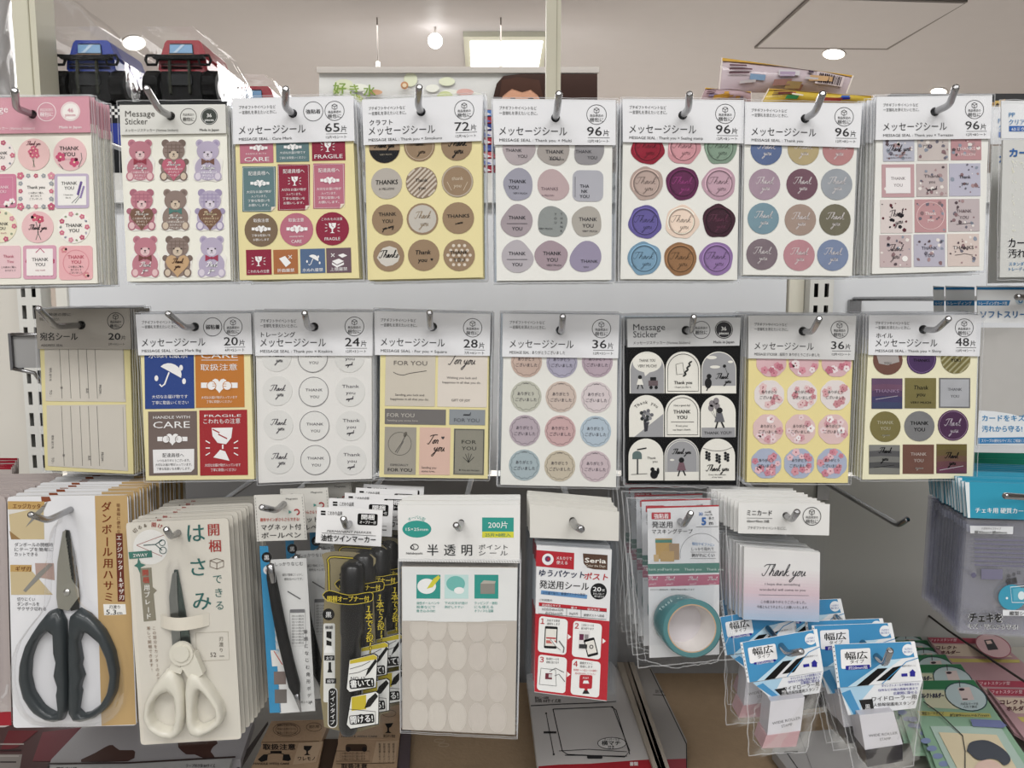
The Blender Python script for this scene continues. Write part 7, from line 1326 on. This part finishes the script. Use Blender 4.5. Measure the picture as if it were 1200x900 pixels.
lay(cv, [(2, 842), (110, 845), (52, 930), (-60, 930)], '4A2226', .010, o); cv.poly([(10, 856), (45, 856), (20, 876), (0, 880)], '6E1420', 2); cv.poly([(50, 858), (98, 852), (62, 892), (38, 892)], '77303A', 2); cv.poly([(0, 884), (26, 884), (18, 930), (-20, 930)], '8A827E', 2)
for k in range(4): cv.line([(0, 872+7*k), (28-3*k, 872+7*k)], 1.6, ('A9A29C', '2A1A1C')[k % 2], 3)
cv.line([(101, 855), (56, 900)], 3, '241A1C', 3); cv.out('printing', 'print', o)
# kraft care sticker packs
def kpack(lab, q, z, art, edge='6A5440'):
    cv = flat(z); c = atz(sum(p[0] for p in q)/4, sum(p[1] for p in q)/4, z); o = thing('kraft_label_pack', lab, 'label pack', (c.x, c.y, z-.0085), 'kraft label packs on the lower shelf')
    lay(cv, q, 'B89878', .008, o, 'card', 'kraft'); art(cv); cv.out('printing', 'print', o); return o
def kp1(cv):
    cv.line([(307, 870), (374, 868.5)], .8, '6A5038', 2); cv.text('取扱注意', 327, 878, 7.4, '2A2220', 'c', w=38, b=.04); cv.poly([(302, 890), (309, 884), (314, 884), (313, 891), (306, 893)], '1E1A1A', 3); cv.poly([(332, 884), (339, 884), (341, 890), (338, 892), (331, 891)], '1E1A1A', 3); cv.rect(317, 880, 330, 883, '2A2220', 3); cv.line([(314, 884), (323, 881), (333, 884)], .8, '2A2220', 3); cv.text('HANDLE WITH CARE', 318, 896, 3.4, '2A2220', 'c', w=42, b=.03)
    cv.poly([(350, 871), (378, 869), (370, 893), (343, 896)], 'C8AA8A', 1); cv.poly([(356, 874), (366, 874), (363, 879), (361, 880), (361, 883), (364, 885), (356, 885), (359, 883), (359, 880), (356, 878)], '1E1A1A', 3); cv.text('ワレモノ', 349, 891, 5.6, '2A2220', w=20, b=.03)
def kp2(cv):
    for r in (16, 13): cv.ring(336, 855, r, .5, '5A4636', 3, ry=r*.5)
    for k in range(3): cv.text('取扱い注意のラベル', 336, 851+4.5*k, 3.4, '4A3828', 'c', w=22)
    cv.ring(368, 852, 9, .5, '5A4636', 3, ry=5); cv.text('割れ物', 368, 853, 4, '4A3828', 'c')
def kp3(cv):
    cv.poly(cv.rrect(405, 872, 430, 880, 3), '4A3628', 3); cv.circ(408, 878, 3, '2A2220', 4); cv.circ(427, 878, 3, '2A2220', 4); cv.frame(394, 880, 433, 892, .6, '4A3828', 3)
    for k in range(3): cv.text('この箱は大切に扱います', 413, 884+3.4*k, 3, '4A3828', 'c', w=30)
    cv.poly([(441, 869), (466, 868), (463, 893), (436, 894)], 'C8AA8A', 1)
    for k in range(4): cv.vtext('取扱注意ください', 445+5.4*k, 871, 2.8, '2A2220', 2.9)
    cv.line([(394, 895), (462, 894)], .6, '4A3828', 3); cv.text('取扱注意', 400, 900, 6, '2A2220', w=30, b=.03)
def kp4(cv): cv.text('HANDLE WITH CARE', 400, 864, 3, '2A2220', w=42, b=.03); cv.poly([(451, 848), (461, 847), (458, 852), (456, 853), (456, 857), (459, 859), (451, 859), (454, 857), (454, 853)], '1E1A1A', 3); cv.text('割れ物', 449, 864, 4, '2A2220', w=14); cv.ring(456, 836, 8, .5, '5A4636', 3, ry=4)
kpack('kraft label pack reading handle with care, broken-glass mark at its right', [(308, 870.5), (379, 868.5), (366, 930), (280, 930)], zk+.008, kp1)
kpack('kraft label pack with round line marks directly behind the broken-glass one', [(318, 845), (387, 843), (377, 868), (306, 870)], zk+.0082, kp2)
kpack('kraft label pack with an old telephone mark under the twin marker', [(397, 868), (468, 867), (462, 930), (382, 930)], zk+.008, kp3)
kpack('kraft label pack with a small broken-glass mark behind the telephone one', [(404, 828), (474, 826), (468, 866), (396, 867.5)], zk+.0082, kp4)
for i, q in enumerate(([(379, 866), (398, 866), (384, 930), (366, 930)], [(300, 868), (314, 845), (288, 880), (262, 930)])):
    mb = MB(); mb.prism([atz(x, y, zk+.004) for x, y in q], Vector((0, 0, -.004)), '4A382C' if i == 0 else '5A5452'); ob = mk('divider_strip', mb, 'card', org=atz(*q[0], zk+.004)); tag(ob, ('dark strip between the two columns of kraft label packs', 'grey-brown strip left of the kraft label packs')[i], 'divider', 'shelf dividers')
mb = MB(); mb.prism([atz(x, y, zk+.006) for x, y in ((470, 855), (482, 855), (478, 930), (462, 930))], Vector((0, 0, -.006)), '5A4E52'); ob = mk('divider_strip', mb, 'card', org=atz(470, 880, zk+.006)); tag(ob, 'dark strip between the telephone label pack and the kraft mailer', 'divider', 'shelf dividers')
# ---- green and pink card holders lying like roof tiles -----------------------------
zg = 1.06
def holder(lab, grp, corner, Yscale, green, z, full):
    """corner: top right (green) or top left (pink) in the photo; a tile is drawn at the front spot and moved back"""
    pass
def tile_green():
    cv = flat(zg); o = thing('card_holder_pack', 'front green card holder pack showing a dark-haired picture in its clear window', 'card holder', (atz(1120, 850, zg).x, atz(1120, 850, zg).y, zg-.003), 'green card holder packs')
    lay(cv, [(1060, 798), (1141, 796.5), (1212, 900), (1235, 935), (1110, 935)], '86AE90', .0025, o, 'backing_card')
    cv.poly([(1062, 798), (1141, 797), (1148, 807), (1066, 808)], '2E7A4C', 1); cv.circ(1132, 816.5, 26, '2A4A52', 2, ry=16, rot=18); cv.circ(1132, 816.5, 24.6, 'B5C9CC', 3, ry=14.8, rot=18); cv.poly([(1122, 806), (1136, 805), (1142, 820), (1128, 821)], 'D9C4C0', 4); cv.circ(1127, 808, 3.4, '3A2A38', 5, ry=1.6); cv.line([(1124, 797), (1125, 805)], 1, '3A3A3C', 5); cv.rect(1128, 818.5, 1134, 820, '3A2A2C', 5); cv.text('大切なカードを', 1136, 826, 3.4, INK, 'c', w=21, l=5); cv.text('入れて飾る', 1137, 829.5, 3.4, INK, 'c', w=16, l=5)
    cv.poly([(1078, 808), (1106, 809), (1125, 831), (1088, 829)], 'C9C9A8', 2); cv.text('コレクトホルダー', 1079, 817.5, 6.4, '2A2A4A', w=27, b=.05, l=4); cv.poly([(1075, 833), (1160, 836), (1162, 841), (1078, 838.5)], 'B9B25C', 2); cv.text('薄型カードサイズ', 1080, 837.5, 4, INK, w=26, l=4, b=.01); cv.text('約89mm×67mm', 1113, 839.5, 4, INK, w=46, l=4, b=.01)
    for k in range(4): cv.circ(1085+7*k, 868+9*k, 6, '7A8AB4', 2, ry=3.4)
    cv.out('printing', 'print', o)
    cv.slab([(1090, 851), (1172, 851), (1225, 935), (1130, 935)], 'A9C2B6', 8, .001); cv.slab([(1100, 858), (1168, 861), (1212, 935), (1140, 935)], 'D8C8A4', 14, .0006); cv.poly([(1137, 842.5), (1172, 844), (1180, 850), (1175, 853), (1140, 851)], '6A74A8', 16); cv.line([(1082, 822), (1100, 835), (1128, 862), (1131, 880), (1131, 935)], 1.2, '3A3A38', 20)
    cv.poly(smooth_path([(1133, 880), (1136, 871), (1146, 867.5), (1158, 868), (1172, 875), (1182, 884), (1184, 892), (1177, 897), (1170, 891), (1160, 889), (1150, 891), (1142, 888), (1138, 884)], 3), '3E4450', 22); cv.circ(1158, 904, 17, 'D9B8A8', 21, ry=14); cv.out('clear_window', 'gloss', o)
    return o
def tile_pink():
    cv = flat(zg); o = thing('card_holder_pack', 'front pink card holder pack at the right edge with cream title panel', 'card holder', (atz(1200, 850, zg).x, atz(1200, 850, zg).y, zg-.003), 'pink card holder packs')
    lay(cv, [(1157, 806), (1250, 808), (1360, 900), (1260, 905), (1205, 872)], 'AE868C', .0025, o, 'backing_card')
    cv.poly([(1158, 807), (1250, 809), (1258, 817), (1166, 815)], 'A8384E', 1); cv.text('フォトスタンド型', 1162, 812.5, 4.6, 'E9C9CF', w=36, l=3, b=.02); cv.poly([(1166, 817), (1255, 819), (1280, 838), (1190, 836)], 'CDB8A4', 2); cv.text('コレクト', 1172, 825, 6, '5A2A32', w=28, b=.05, l=4); cv.text('ホルダー', 1180, 832.5, 6, '5A2A32', w=26, b=.05, l=4); cv.poly([(1192, 840), (1290, 842), (1292, 847), (1198, 846)], 'C0B25C', 2); cv.out('printing', 'print', o)
    return o
tg = tile_green(); tp_ = tile_pink()
c0 = atz(1141, 796.5, zg)
gl = ('second green card holder pack, its oval picture just above the front one', 'third green card holder pack counting back from the front one', 'fourth green card holder pack, showing only a strip with half an oval', 'fifth green card holder pack, second from the back', 'rearmost green card holder pack beside the roller stamps')
for i, (x, y) in enumerate(((1126, 775), (1108, 761), (1098, 750), (1087, 739), (1077, 729))):
    p = atz(x, y, zg + .002*(i+1)*0); d = p - c0; clone(tg, (d.x, d.y, -.0029*(i+1)), gl[i], 'green card holder packs', keep=('backing_card', 'printing'))
c1 = atz(1157, 806, zg)
for i, (x, y) in enumerate(((1144, 793), (1087, 741))):
    p = atz(x, y, zg); d = p - c1; clone(tp_, (d.x, d.y, -.0029*(i+1)), ('second pink card holder pack, a thin strip behind the front pink one', 'rearmost pink card holder pack with an oval picture, below the clear card case')[i], 'pink card holder packs')
cv = flat(zg); cv.circ(1164, 757, 22, '9A4A5C', 30, ry=13, rot=20); cv.circ(1164, 757, 20.8, 'C9A2A6', 31, ry=12, rot=20); cv.poly([(1153, 750), (1163, 749), (1170, 761), (1158, 762)], '3A3A3E', 32); cv.poly([(1155, 751), (1161, 750.5), (1163, 754), (1157, 755)], 'D8B8B0', 33)
o = thing('picture_tag', 'pink oval tag with a small dark photo stand picture, on the rear pink pack', 'tag', atz(1164, 757, zg+.002)); cv.out('tag_face', 'print', o)
# riser that carries the tiles
mb = MB(); a = atz(1050, 729, zg-.022); mb.box(atz(1080, 900, zg).x, 1.3,   .62, .880, zd-.034, zg-.024, 'A8A49C'); ob = mk('shelf_riser', mb, 'paint', org=(.6, .7, zd-.034)); tag(ob, 'plain riser box under the green and pink card holder packs', 'riser')
cv = flat(zg+.012); mb = MB(); mb.tube([cv.pt(x, y) for x, y in ((1068, 706), (1110, 738), (1160, 772), (1210, 805))], .0012, '3A3634', 6); ob = mk('clear_sheet_edge', mb, 'paint', org=cv.pt(1130, 750)); tag(ob, 'thin dark edge of a clear plastic sheet running across above the rear pink card holder pack', 'wire')  # thin rod drawn as the dark edge of a clear plastic sheet
